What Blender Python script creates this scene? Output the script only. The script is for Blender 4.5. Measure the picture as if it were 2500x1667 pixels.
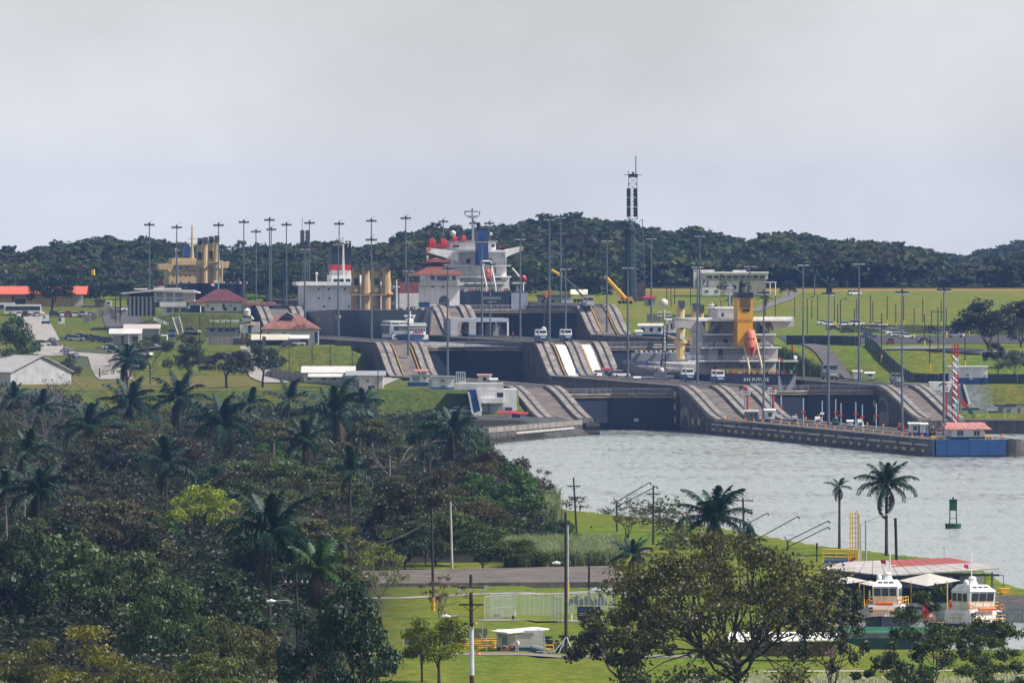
import bpy, math, random
import numpy as np
from mathutils import Vector, Matrix
R = random.Random(7)
SC = bpy.context.scene
COL = SC.collection
for o in list(bpy.data.objects): bpy.data.objects.remove(o)

# ------------------------------------------------------------------ camera, sky, sun, exposure
F, H, U0, V0 = 28500.0, 52.0, 1250.0, 556.0          # focal length (photo pixels), eye height (m), horizon pixel
cd = bpy.data.cameras.new('camera'); cam = bpy.data.objects.new('camera', cd); COL.objects.link(cam)
cam.location = (0, 0, H); cam.rotation_euler = (math.radians(90), 0, 0)
cd.sensor_width = 36; cd.lens = F / 2500 * 36; cd.clip_start = 10; cd.clip_end = 20000
cd.shift_y = -(833.5 - V0) / 2500
SC.camera = cam
SUN_EL, SUN_AZ = math.radians(50), math.radians(101)   # azimuth: from straight ahead towards the right
w = bpy.data.worlds.new('World'); SC.world = w; w.use_nodes = True
nt = w.node_tree; nt.nodes.clear()
sky = nt.nodes.new('ShaderNodeTexSky'); sky.sky_type = 'NISHITA'; sky.sun_disc = False
sky.sun_elevation = SUN_EL; sky.sun_rotation = SUN_AZ
sky.air_density = 1.0; sky.dust_density = 3.0; sky.ozone_density = 1.0
bg = nt.nodes.new('ShaderNodeBackground'); bg.inputs[1].default_value = 0.07
ov = nt.nodes.new('ShaderNodeMix'); ov.data_type = 'RGBA'; ov.inputs[0].default_value = 0.62
tc = nt.nodes.new('ShaderNodeTexCoord'); mp = nt.nodes.new('ShaderNodeMapping'); mp.inputs['Scale'].default_value = (14, 14, 22)
nz = nt.nodes.new('ShaderNodeTexNoise'); nz.inputs['Scale'].default_value = 1.6; nz.inputs['Detail'].default_value = 5; nz.inputs['Roughness'].default_value = .55
cr = nt.nodes.new('ShaderNodeValToRGB')
cr.color_ramp.elements[0].position = .3; cr.color_ramp.elements[0].color = (8.6, 8.65, 8.8, 1)
cr.color_ramp.elements[1].position = .7; cr.color_ramp.elements[1].color = (11.3, 11.5, 11.9, 1)
out = nt.nodes.new('ShaderNodeOutputWorld')
sx = nt.nodes.new('ShaderNodeSeparateXYZ'); hf = nt.nodes.new('ShaderNodeMapRange'); hf.inputs['From Max'].default_value = .45; hf.inputs['To Min'].default_value = .88; hf.inputs['To Max'].default_value = .12
nt.links.new(tc.outputs['Generated'], sx.inputs[0]); nt.links.new(sx.outputs[2], hf.inputs[0]); nt.links.new(hf.outputs[0], ov.inputs[0])
L = nt.links.new
L(tc.outputs['Generated'], mp.inputs[0]); L(mp.outputs[0], nz.inputs['Vector']); L(nz.outputs['Fac'], cr.inputs[0])
L(sky.outputs[0], ov.inputs[6]); L(cr.outputs[0], ov.inputs[7]); L(ov.outputs[2], bg.inputs[0]); L(bg.outputs[0], out.inputs[0])
sd = bpy.data.lights.new('sun', 'SUN'); sd.energy = 5.0; sd.angle = math.radians(0.6); sd.color = (1, .95, .86)
sun = bpy.data.objects.new('sun', sd); COL.objects.link(sun)
sdir = Vector((math.sin(SUN_AZ) * math.cos(SUN_EL), math.cos(SUN_AZ) * math.cos(SUN_EL), math.sin(SUN_EL)))
sun.rotation_euler = (-sdir).to_track_quat('-Z', 'Y').to_euler(); sun.location = (0, 0, 500)
SC.view_settings.view_transform = 'Standard'; SC.view_settings.look = 'None'
SC.view_settings.exposure = 0.28; SC.view_settings.gamma = 1; SC.view_settings.use_curve_mapping = False
SC.render.engine = 'CYCLES'
cy = SC.cycles; cy.max_bounces = 6; cy.diffuse_bounces = 2; cy.glossy_bounces = 2; cy.transmission_bounces = 3
cy.volume_bounces = 0; cy.transparent_max_bounces = 6; cy.caustics_reflective = False; cy.caustics_refractive = False
cy.use_denoising = True
HAZE = 3.1e-5

# ------------------------------------------------------------------ materials
MATS = {}
def mat(name, col, rough=.75, var=.18, scale=.6, metal=0., streak=0., spec=.35, objcol=False, dirt=None, bump=0.):
    if name in MATS: return MATS[name]
    m = bpy.data.materials.new(name); m.use_nodes = True; n = m.node_tree.nodes; l = m.node_tree.links.new
    p = n['Principled BSDF']; p.inputs['Roughness'].default_value = rough; p.inputs['Metallic'].default_value = metal
    p.inputs['Specular IOR Level'].default_value = spec
    g = n.new('ShaderNodeNewGeometry'); nz = n.new('ShaderNodeTexNoise'); nz.inputs['Scale'].default_value = scale; nz.inputs['Detail'].default_value = 6
    l(g.outputs['Position'], nz.inputs['Vector'])
    mr = n.new('ShaderNodeMapRange'); mr.inputs['From Min'].default_value = .3; mr.inputs['From Max'].default_value = .7
    mr.inputs['To Min'].default_value = 1 - var; mr.inputs['To Max'].default_value = 1 + var * .7
    l(nz.outputs['Fac'], mr.inputs[0])
    mx = n.new('ShaderNodeMix'); mx.data_type = 'RGBA'; mx.blend_type = 'MULTIPLY'; mx.inputs[0].default_value = 1
    if objcol:
        oi = n.new('ShaderNodeObjectInfo'); l(oi.outputs['Color'], mx.inputs[6])
    else: mx.inputs[6].default_value = (*col, 1)
    l(mr.outputs[0], mx.inputs[7]); last = mx.outputs[2]
    if streak or dirt:
        mp = n.new('ShaderNodeMapping'); mp.inputs['Scale'].default_value = (1.1, 1.1, .09)
        l(g.outputs['Position'], mp.inputs[0]); n2 = n.new('ShaderNodeTexNoise'); n2.inputs['Scale'].default_value = 1.; n2.inputs['Detail'].default_value = 7
        l(mp.outputs[0], n2.inputs['Vector'])
        r2 = n.new('ShaderNodeMapRange'); r2.inputs['From Min'].default_value = .46; r2.inputs['From Max'].default_value = .72
        r2.inputs['To Max'].default_value = streak or .5; l(n2.outputs['Fac'], r2.inputs[0])
        m2 = n.new('ShaderNodeMix'); m2.data_type = 'RGBA'; l(r2.outputs[0], m2.inputs[0]); l(last, m2.inputs[6])
        m2.inputs[7].default_value = (*(dirt or (.05, .045, .045)), 1); last = m2.outputs[2]
    l(last, p.inputs['Base Color'])
    if bump:
        b = n.new('ShaderNodeBump'); b.inputs['Strength'].default_value = bump; b.inputs['Distance'].default_value = .1
        l(nz.outputs['Fac'], b.inputs['Height']); l(b.outputs[0], p.inputs['Normal'])
    MATS[name] = m; return m
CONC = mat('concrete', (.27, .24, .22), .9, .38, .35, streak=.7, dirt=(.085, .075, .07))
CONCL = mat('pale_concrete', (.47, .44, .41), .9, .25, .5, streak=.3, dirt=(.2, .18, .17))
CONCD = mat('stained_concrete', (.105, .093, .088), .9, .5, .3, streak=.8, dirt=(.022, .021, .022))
RAMPM = mat('ramp_concrete', (.15, .125, .11), .9, .4, .3, streak=.5, dirt=(.1, .085, .08))
RAIL = mat('track_steel', (.035, .033, .035), .6, .3)
ASPH = mat('asphalt', (.085, .08, .085), .9, .25, .2)
ROADP = mat('pale_road', (.33, .3, .28), .9, .2, .15)
NAVY = mat('navy_hull', (.011, .019, .045), .5, .4, .25, streak=.4, dirt=(.035, .032, .04))
GREYH = mat('grey_hull', (.07, .085, .115), .5, .25, .2, streak=.3, dirt=(.1, .1, .12))
GATE = mat('gate_steel', (.008, .015, .035), .6, .5, .18, streak=.5, dirt=(.024, .022, .034))
WHITE = mat('white_paint', (.78, .78, .78), .55, .12, .5, streak=.32, dirt=(.4, .36, .33))
OFFW = mat('off_white_paint', (.6, .58, .56), .6, .14, .5, streak=.3, dirt=(.3, .26, .24))
SHIPG = mat('ship_grey_paint', (.47, .43, .42), .55, .15, .4, streak=.35, dirt=(.26, .2, .18))
GREY = mat('grey_paint', (.3, .31, .33), .6, .15)
DGREY = mat('dark_grey_paint', (.06, .065, .075), .6, .3)
SILV = mat('pale_roof_sheet', (.62, .6, .58), .55, .12, .3, streak=.25, dirt=(.4, .38, .37))
WROOF = mat('white_roof_sheet', (.8, .8, .78), .5, .08, .3)
BLUE = mat('blue_paint', (.012, .06, .19), .5, .2, .4, streak=.2, dirt=(.03, .05, .09))
FBLUE = mat('funnel_blue', (.015, .055, .2), .5, .15)
TILE = mat('red_tile', (.2, .065, .05), .8, .4, 1.2, streak=.4, dirt=(.09, .04, .035))
ORROOF = mat('orange_roof_sheet', (.62, .13, .08), .6, .1)
PINKR = mat('faded_red_sheet', (.45, .2, .18), .7, .3, .9)
REDR = mat('red_sheet', (.36, .09, .08), .6, .15)
YEL = mat('yellow_paint', (.68, .4, .03), .5, .15)
FYEL = mat('funnel_yellow', (.7, .34, .015), .5, .1)
BEIGE = mat('beige_paint', (.5, .34, .17), .6, .18, .3, streak=.3, dirt=(.3, .19, .1))
CREAM = mat('cream_paint', (.66, .52, .28), .6, .14, .3)
ORNG = mat('orange_paint', (.7, .14, .02), .5, .15)
BOATO = mat('lifeboat_orange', (.6, .17, .1), .5, .15)
RED = mat('red_paint', (.4, .025, .03), .5, .2)
BLACK = mat('black_paint', (.012, .012, .014), .5, .2)
RUBB = mat('rubber', (.012, .012, .013), .8, .2)
GLASS = mat('dark_glass', (.02, .026, .035), .12, .2, spec=.6)
BGLASS = mat('blue_glass', (.06, .1, .14), .12, .2, spec=.6)
MAST = mat('mast_steel', (.1, .13, .16), .55, .25, .4)
MASTD = mat('mast_head_steel', (.02, .025, .03), .6, .2)
LAMPW = mat('lamp_lens', (.85, .86, .88), .2, .05)
WOOD = mat('pole_wood', (.045, .035, .03), .9, .35, 1.5)
BARK = mat('bark', (.06, .048, .04), .95, .4, 2.)
BARKP = mat('pale_bark', (.17, .15, .13), .95, .4, 2.)
GREEN = mat('green_paint', (.006, .075, .035), .5, .2)
TEAL = mat('green_roof_sheet', (.01, .12, .06), .5, .15)
TOWG = mat('tower_green_black', (.012, .03, .04), .6, .5, .4)
PAINT = mat('car_paint', (.5, .5, .5), .3, .05, objcol=True, spec=.5)
SKIN = mat('skin', (.2, .11, .07), .6, .1)
FABR = mat('canopy_fabric', (.5, .48, .45), .8, .08)
GALV = mat('galvanised_steel', (.36, .42, .48), .45, .15)
BRICKM = mat('brick_wall', (.22, .16, .12), .9, .3, 2.)
LEAFY = mat('objcol_plain', (.1, .1, .1), .8, .2, objcol=True)

def leaf_mat(name, transl=.38, gloss=.08):
    m = bpy.data.materials.new(name); m.use_nodes = True; n = m.node_tree.nodes; l = m.node_tree.links.new
    for x in list(n): n.remove(x)
    oi = n.new('ShaderNodeObjectInfo'); at = n.new('ShaderNodeAttribute'); at.attribute_name = 'tint'
    mx = n.new('ShaderNodeMix'); mx.data_type = 'RGBA'; mx.blend_type = 'MULTIPLY'; mx.inputs[0].default_value = 1
    l(oi.outputs['Color'], mx.inputs[6]); l(at.outputs['Color'], mx.inputs[7])
    d = n.new('ShaderNodeBsdfDiffuse'); t = n.new('ShaderNodeBsdfTranslucent'); g = n.new('ShaderNodeBsdfGlossy'); g.inputs['Roughness'].default_value = .5
    hs = n.new('ShaderNodeHueSaturation'); hs.inputs['Hue'].default_value = .485; hs.inputs['Saturation'].default_value = 1.1; hs.inputs['Value'].default_value = 1.5
    l(mx.outputs[2], hs.inputs['Color'])
    l(mx.outputs[2], d.inputs[0]); l(hs.outputs[0], t.inputs[0]); g.inputs[0].default_value = (.6, .64, .7, 1)
    a = n.new('ShaderNodeMixShader'); a.inputs[0].default_value = transl; l(d.outputs[0], a.inputs[1]); l(t.outputs[0], a.inputs[2])
    b = n.new('ShaderNodeMixShader'); b.inputs[0].default_value = gloss; l(a.outputs[0], b.inputs[1]); l(g.outputs[0], b.inputs[2])
    o = n.new('ShaderNodeOutputMaterial'); l(b.outputs[0], o.inputs[0]); return m
LEAF = leaf_mat('leaves', .34, .035); PALMLEAF = leaf_mat('palm_leaflets', .2, .03); FARLEAF = leaf_mat('far_leaves', .25, .006)

# ------------------------------------------------------------------ helpers
def XU(u, Y): return (u - U0) / F * Y
def ZV(v, Y): return H - (v - V0) / F * Y
def YG(v, z): return F * (H - z) / (v - V0)
def gp(u, v, z):
    Y = YG(v, z); return XU(u, Y), Y
A_, B_ = (-.15317, .98820), (.98820, .15317)          # lock axis (away from the eye), across (to the right)
LROT = math.atan2(.15317, .98820)
def Wst(s, t): return 41.6 + s * A_[0] + t * B_[0], 3000 + s * A_[1] + t * B_[1]
def ST(X, Y):
    dx, dy = X - 41.6, Y - 3000
    return dx * A_[0] + dy * A_[1], dx * B_[0] + dy * B_[1]
def YUT(u, t):                                        # depth of the lock-parallel line t where it crosses photo column u
    k = (u - U0) / F
    # X = k Y ; X-41.6 = s a0 + t b0 ; Y-3000 = s a1 + t b1
    s = (k * (3000 + t * B_[1]) - 41.6 - t * B_[0]) / (A_[0] - k * A_[1])
    return s
class MB:
    def __init__(s): s.v = []; s.f = []
    def quad(s, *p):
        i = len(s.v); s.v += [tuple(q) for q in p]; s.f.append(tuple(range(i, i + len(p)))); return s
    def box(s, x0, y0, z0, x1, y1, z1):
        i = len(s.v)
        s.v += [(x0, y0, z0), (x1, y0, z0), (x1, y1, z0), (x0, y1, z0), (x0, y0, z1), (x1, y0, z1), (x1, y1, z1), (x0, y1, z1)]
        s.f += [tuple(i + k for k in q) for q in ((0, 3, 2, 1), (4, 5, 6, 7), (0, 1, 5, 4), (1, 2, 6, 5), (2, 3, 7, 6), (3, 0, 4, 7))]; return s
    def hexa(s, p):
        i = len(s.v); s.v += [tuple(q) for q in p]
        s.f += [tuple(i + k for k in q) for q in ((0, 3, 2, 1), (4, 5, 6, 7), (0, 1, 5, 4), (1, 2, 6, 5), (2, 3, 7, 6), (3, 0, 4, 7))]; return s
    def prism(s, poly, z0, z1):
        n = len(poly); i = len(s.v); s.v += [(x, y, z0) for x, y in poly] + [(x, y, z1) for x, y in poly]
        s.f += [tuple(range(i + n - 1, i - 1, -1)), tuple(range(i + n, i + 2 * n))]
        s.f += [(i + k, i + (k + 1) % n, i + n + (k + 1) % n, i + n + k) for k in range(n)]; return s
    def prismy(s, poly, y0, y1):                       # outline in x,z extruded along y
        n = len(poly); i = len(s.v); s.v += [(x, y0, z) for x, z in poly] + [(x, y1, z) for x, z in poly]
        s.f += [tuple(range(i, i + n)), tuple(range(i + 2 * n - 1, i + n - 1, -1))]
        s.f += [(i + (k + 1) % n, i + k, i + n + k, i + n + (k + 1) % n) for k in range(n)]; return s
    def tube(s, pts, r, n=6, cap=True):
        pts = [Vector(p) for p in pts]; rs = r if isinstance(r, (list, tuple)) else [r] * len(pts); i = len(s.v)
        for k, p in enumerate(pts):
            d = (pts[min(k + 1, len(pts) - 1)] - pts[max(k - 1, 0)])
            d = d.normalized() if d.length > 1e-9 else Vector((0, 0, 1))
            a = d.cross(Vector((0, 1, 0)) if abs(d.y) < .9 else Vector((1, 0, 0))).normalized(); b = d.cross(a)
            for j in range(n):
                th = 2 * math.pi * j / n; s.v.append(tuple(p + (a * math.cos(th) + b * math.sin(th)) * rs[k]))
        for k in range(len(pts) - 1):
            for j in range(n):
                q = i + k * n; s.f.append((q + j, q + (j + 1) % n, q + n + (j + 1) % n, q + n + j))
        if cap:
            s.f.append(tuple(range(i + n - 1, i - 1, -1))); q = i + (len(pts) - 1) * n; s.f.append(tuple(range(q, q + n)))
        return s
    def bar(s, p, q, r=.05): return s.tube([p, q], r, 4)
    def ball(s, c, r, n=8, m=5, sz=1.):
        i = len(s.v)
        for a in range(m + 1):
            ph = math.pi * a / m
            for b in range(n):
                th = 2 * math.pi * b / n; s.v.append((c[0] + r * math.sin(ph) * math.cos(th), c[1] + r * math.sin(ph) * math.sin(th), c[2] + r * sz * math.cos(ph)))
        for a in range(m):
            for b in range(n): s.f.append((i + a * n + b, i + (a + 1) * n + b, i + (a + 1) * n + (b + 1) % n, i + a * n + (b + 1) % n))
        return s
    def torus(s, c, Rr, r, n=14, m=5, ax='y'):
        i = len(s.v)
        for a in range(n):
            t = 2 * math.pi * a / n
            for b in range(m):
                p = 2 * math.pi * b / m; q = Rr + r * math.cos(p); e = (q * math.cos(t), q * math.sin(t), r * math.sin(p))
                e = {'y': (e[0], e[2], e[1]), 'z': e, 'x': (e[2], e[0], e[1])}[ax]; s.v.append((c[0] + e[0], c[1] + e[1], c[2] + e[2]))
        for a in range(n):
            for b in range(m): s.f.append((i + a * m + b, i + ((a + 1) % n) * m + b, i + ((a + 1) % n) * m + (b + 1) % m, i + a * m + (b + 1) % m))
        return s
    def mesh(s, name, m, smooth=False):
        me = bpy.data.meshes.new(name); me.from_pydata(s.v, [], s.f); me.materials.append(m)
        if smooth: me.polygons.foreach_set('use_smooth', [True] * len(me.polygons))
        me.update(); return me
    def build(s, name, m, parent=None, smooth=False):
        return link(name, s.mesh(name, m, smooth), parent)
def link(name, data, parent=None, loc=None, rz=None):
    o = bpy.data.objects.new(name, data); COL.objects.link(o)
    if parent is not None: o.parent = parent
    if loc is not None: o.location = loc
    if rz is not None: o.rotation_euler = (0, 0, rz)
    return o
def tag(o, label=None, cat=None, group=None, kind=None):
    for k, v in (('label', label), ('category', cat), ('group', group), ('kind', kind)):
        if v: o[k] = v
    return o
ORD = 'first second third fourth fifth sixth seventh eighth ninth tenth eleventh twelfth thirteenth fourteenth fifteenth sixteenth seventeenth eighteenth nineteenth twentieth'.split() + ['twenty-' + w for w in 'first second third fourth fifth sixth seventh eighth ninth'.split()] + ['thirtieth'] + ['thirty-' + w for w in 'first second third fourth fifth sixth seventh eighth ninth'.split()]
KIDS = {}
def thing(name, label, cat, loc=(0, 0, 0), rz=0, group=None):
    o = bpy.data.objects.new(name, None); COL.objects.link(o); o.location = loc; o.rotation_euler = (0, 0, rz); o.empty_display_size = .5
    return tag(o, label, cat, group)
def kids(o): return [c for c in bpy.data.objects if c.parent == o]
def copy_tree(o, loc, rz=0, label=None, group=None, scale=None, tree=None):
    def rec(src, par):
        c = src.copy(); COL.objects.link(c)
        if par is not None: c.parent = par
        for k in KIDS.setdefault(src.name, None) or [x for x in src.children]: rec(k, c)
        return c
    r = rec(o, None); r.location = loc; r.rotation_euler = (0, 0, rz)
    if scale: r.scale = (scale,) * 3 if not isinstance(scale, tuple) else scale
    if label: r['label'] = label
    if group: r['group'] = group
    return r
class PX:
    """A thing measured in photo pixels at one distance: boxes given as (u0,u1,v0,v1,y0,y1), u,v in pixels, y in metres behind its front."""
    def __init__(s, name, label, cat, u, v, Y, rz=0, group=None, z=None):
        s.Y = Y; s.k = Y / F; s.u = u; s.v = v
        s.z0 = ZV(v, Y) if z is None else z
        if z is not None: s.v = V0 + (H - z) / s.k
        s.o = thing(name, label, cat, (XU(u, Y), Y, s.z0), rz, group)
    def x(s, u): return (u - s.u) * s.k
    def z(s, v): return (s.v - v) * s.k
    def mb(s, *bs):
        m = MB()
        for (a, b, c, d, e, f) in bs: m.box(s.x(a), e, s.z(max(c, d)), s.x(b), f, s.z(min(c, d)))
        return m
    def part(s, name, m, *bs, parent=None): return s.mb(*bs).build(name, m, parent or s.o)
    def each(s, name, m, bs, parent=None):
        for b in bs: s.part(name, m, b, parent=parent)
    def poly(s, name, m, pts, y0, y1, parent=None): return MB().prismy([(s.x(a), s.z(b)) for a, b in pts], y0, y1).build(name, m, parent or s.o)
    def bars(s, name, m, segs, r=.06, y=0, n=4, parent=None):
        q = MB()
        for sg in segs: q.tube([(s.x(p[0]), p[2] if len(p) > 2 else y, s.z(p[1])) for p in sg], r, n)
        return q.build(name, m, parent or s.o)
    def bar_each(s, name, m, segs, r=.06, y=0, n=4, parent=None):
        for sg in segs: s.bars(name, m, [sg], r, y, n, parent)
def text_mesh(txt, size, m, name='lettering', parent=None, loc=(0, 0, 0), rot=(math.pi / 2, 0, 0), thick=.03, sx=1., align='CENTER'):
    c = bpy.data.curves.new(name, 'FONT'); c.body = txt; c.size = size; c.extrude = thick; c.align_x = align; c.align_y = 'CENTER'; c.resolution_u = 2
    c.materials.append(m); tmp = bpy.data.objects.new(name, c); COL.objects.link(tmp)
    bpy.context.view_layer.update(); dg = bpy.context.evaluated_depsgraph_get()
    me = bpy.data.meshes.new_from_object(tmp.evaluated_get(dg)); bpy.data.objects.remove(tmp); me.name = name
    if not me.materials: me.materials.append(m)
    o = bpy.data.objects.new(name, me); COL.objects.link(o)
    o.location = loc; o.rotation_euler = rot; o.scale = (sx, 1, 1)
    if parent is not None: o.parent = parent
    return o
def smooth(a, b, x):
    t = np.clip((np.asarray(x, float) - a) / (b - a), 0, 1); return t * t * (3 - 2 * t)
# ------------------------------------------------------------------ terrain
SKY_U = [-900, 0, 60, 125, 215, 270, 320, 350, 425, 500, 600, 660, 745, 790, 850, 935, 1000, 1060, 1130, 1225, 1280, 1330, 1435, 1510, 1560, 1640, 1700, 1785, 1850, 1915, 1980, 2050, 2125, 2190, 2240, 2290, 2340, 2420, 3400]
SKY_V = [590, 612, 617, 594, 580, 575, 588, 580, 596, 600, 612, 596, 607, 584, 611, 605, 576, 550, 560, 548, 543, 528, 531, 547, 553, 570, 554, 586, 580, 570, 577, 590, 592, 597, 612, 650, 692, 705, 712]
FAR_U = [-900, 0, 1000, 2150, 2270, 2330, 2380, 2440, 2500, 3400]
FAR_V = [600, 640, 640, 650, 628, 616, 622, 603, 586, 560]
def shore_x(Y): return np.interp(Y, [1000, 1880, 1935, 2000, 2100, 2500, 2800, 2816, 2936, 3200], [30, 26, 9, 4, 1, -4, -8, -5.7, 19, 19])
def near_shore(X): return np.interp(X, [-400, 5, 9, 30, 46, 60, 69, 80, 400], [4000, 4000, 1945, 1850, 1745, 1690, 1640, 1612, 1600])
def ground(X, Y):
    X = np.asarray(X, float); Y = np.asarray(Y, float)
    s, t = ST(X, Y); u = U0 + X / np.maximum(Y, 500) * F
    # left bank: three terraces beside the locks, an even rise farther left
    terr = 4.5 + 6.5 * smooth(2942, 2962, Y) + 8 * smooth(3214, 3236, Y) + 7.6 * smooth(3440, 3466, Y)
    even = 4.5 + 6.5 * smooth(2760, 2960, Y) + np.clip((Y - 3250) * .04, 0, 16)
    kx = smooth(-118, -100, X); zl = terr * kx + even * (1 - kx)
    zl = zl + 3 * smooth(3850, 4100, Y)
    # right bank
    ys = np.interp(X, [80, 112], [3112, 3064]); ye = np.interp(X, [80, 112], [3228, 3172])
    q = np.clip((Y - ys) / (ye - ys), 0, 1); q = q * q * (3 - 2 * q)
    zr = 4.5 + 6.7 * smooth(2998, 3034, Y) + 8.3 * q + 1.2 * smooth(3200, 3480, Y) + 9.5 * smooth(3480, 4080, Y)
    z = np.where(t < 10, zl, zr)
    # hills behind
    ztop = H - (np.interp(u, SKY_U, SKY_V) - V0) * 4650 / F - 12.5
    hill = smooth(4270, 4640, Y); back = smooth(5000, 5500, Y)
    z = z + np.maximum(ztop - 30, 0) * hill * (1 - back) - 8 * back
    zf = H - (np.interp(u, FAR_U, FAR_V) - V0) * 6200 / F - 12
    z = z + np.maximum(zf - 22, 0) * smooth(5650, 6200, Y)
    # water: main channel
    edge = (shore_x(Y) - X) / 7.
    wl = np.where((Y > 1500) & (Y < 2990), np.clip(edge, -1, 1), 1.)
    z = np.where((Y < 2945) & (X > -30), np.where(wl < 1, np.minimum(z, -2 + 6.5 * smooth(-1, 1, wl)), z), z)
    ns = np.clip((near_shore(X) - Y) / 10., -1, 1)
    near = -2 + 6.2 * smooth(-1, 1, ns) + 1.2 * smooth(1550, 1900, Y) * (X > -30)
    z = np.where((Y < 1990) & (X >= 3), near, z)
    z = np.where((Y > 1945) & (Y < 2990) & (X > 24) & (t > 10) & (Y < 2975 + .0 * X), -3., z)
    z = np.where((Y >= 1990) & (Y < 2975) & (X > 20), -3., z)
    # boat basin at the right of the near shore
    b = smooth(34, 42, X) * smooth(1412, 1424, Y) * (1 - smooth(1536, 1541, Y))
    z = z - smooth(34, 44, X) * smooth(1285, 1405, Y) * (1 - smooth(1424, 1440, Y)) * 3.1
    z = z * (1 - b) - 3. * b
    z = z - 2.5 * smooth(36, 44, X) * smooth(1534, 1541, Y) * (1 - smooth(1622, 1650, Y))
    z = np.where((t > -45.5) & (t < 64) & (s > -62) & (s < 800), -6., z)
    z = np.where((t > -32) & (t < 62) & (s <= -40) & (Y > 1990), -4., z)
    return z
def G(X, Y): return float(ground(X, Y))
xs = np.unique(np.concatenate([np.linspace(-2500, -420, 14), np.arange(-420, 0, 5.), np.arange(0, 84, 1.5), np.arange(85, 421, 5.), np.linspace(420, 2500, 14)]))
ys = np.unique(np.concatenate([np.linspace(-300, 1150, 10), np.arange(1150, 2000, 5.), np.arange(2000, 2900, 10.), np.arange(2900, 3560, 4.), np.arange(3560, 5700, 20.), np.linspace(5700, 9000, 30)]))
GX, GY = np.meshgrid(xs, ys); GZ = ground(GX, GY)
nx, ny = len(xs), len(ys)
V = np.stack([GX.ravel(), GY.ravel(), GZ.ravel()], 1)
ii = (np.arange(ny - 1)[:, None] * nx + np.arange(nx - 1)[None, :]).ravel()
FQ = np.stack([ii, ii + 1, ii + nx + 1, ii + nx], 1)
def np_mesh(name, V, FQ, m, k=4, smooth_=False):
    me = bpy.data.meshes.new(name); me.vertices.add(len(V)); me.vertices.foreach_set('co', np.ascontiguousarray(V, np.float32).ravel())
    me.loops.add(FQ.size); me.loops.foreach_set('vertex_index', np.ascontiguousarray(FQ, np.int32).ravel())
    me.polygons.add(len(FQ)); me.polygons.foreach_set('loop_start', np.arange(0, FQ.size, k, dtype=np.int32))
    try: me.polygons.foreach_set('loop_total', np.full(len(FQ), k, np.int32))
    except Exception: pass
    if smooth_: me.polygons.foreach_set('use_smooth', np.ones(len(FQ), bool))
    me.materials.append(m); me.update(calc_edges=True); me.validate(); return me
def set_col(me, name, C):                               # one colour per vertex
    a = me.color_attributes.new(name, 'FLOAT_COLOR', 'POINT'); C4 = np.ones((len(C), 4), np.float32); C4[:, :C.shape[1]] = C
    a.data.foreach_set('color', C4.ravel())
# what covers the ground where: lawn, dry grass, wood floor, yard
S_, T_ = ST(GX, GY)
U_ = U0 + GX / np.maximum(GY, 500) * F
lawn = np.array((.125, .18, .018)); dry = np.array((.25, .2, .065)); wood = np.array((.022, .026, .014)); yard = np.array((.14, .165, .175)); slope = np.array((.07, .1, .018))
C = np.empty(GX.shape + (3,)); C[:] = lawn
def lay(mask, col):
    m = np.clip(mask, 0, 1)[..., None]; C[:] = C * (1 - m) + np.asarray(col) * m
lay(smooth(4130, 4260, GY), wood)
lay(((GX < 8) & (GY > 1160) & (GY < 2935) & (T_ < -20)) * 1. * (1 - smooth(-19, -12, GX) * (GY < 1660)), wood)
lay(smooth(3490, 3700, GY) * (1 - smooth(4050, 4120, GY)) * (T_ > 60) * .15, dry)
lay(smooth(4000, 4080, GY) * (1 - smooth(4120, 4200, GY)) * (T_ > 60) * .8, (.3, .2, .08))
lay(((GY > 2936) & (GY < 3216) & (GX < -62)) * 1. * .6, dry)
lay(((GY > 3290) & (GY < 3400) & (GX > -128) & (GX < -92)) * .8, yard * .7)
lay(((GY > 3000) & (GY < 3070) & (T_ > 64) & (T_ < 84)) * 1., yard)
lay(((GY > 2880) & (GY < 2945) & (T_ < -30)) * 1., yard * .55)
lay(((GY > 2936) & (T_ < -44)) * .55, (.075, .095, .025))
lay(((GY > 2942) & (GY < 2962) & (T_ < -40)) * .85, slope)  # shade on the lowest bank face mixed into its grass colour
lay(((GY > 3214) & (GY < 3236) & (T_ < -44)) * .25, slope)
lay(((GY > 3440) & (GY < 3468) & (T_ < -44)) * .9, (.05, .075, .016))
lay(((GY > 2990) & (GY < 3036) & (T_ > 84)) * .6, (.09, .1, .02))
lay(((GY > 1530) & (GY < 1600) & (GX > 42)) * 1., yard * .6)
lay((GZ < .35) * 1., (.06, .055, .05))
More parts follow.
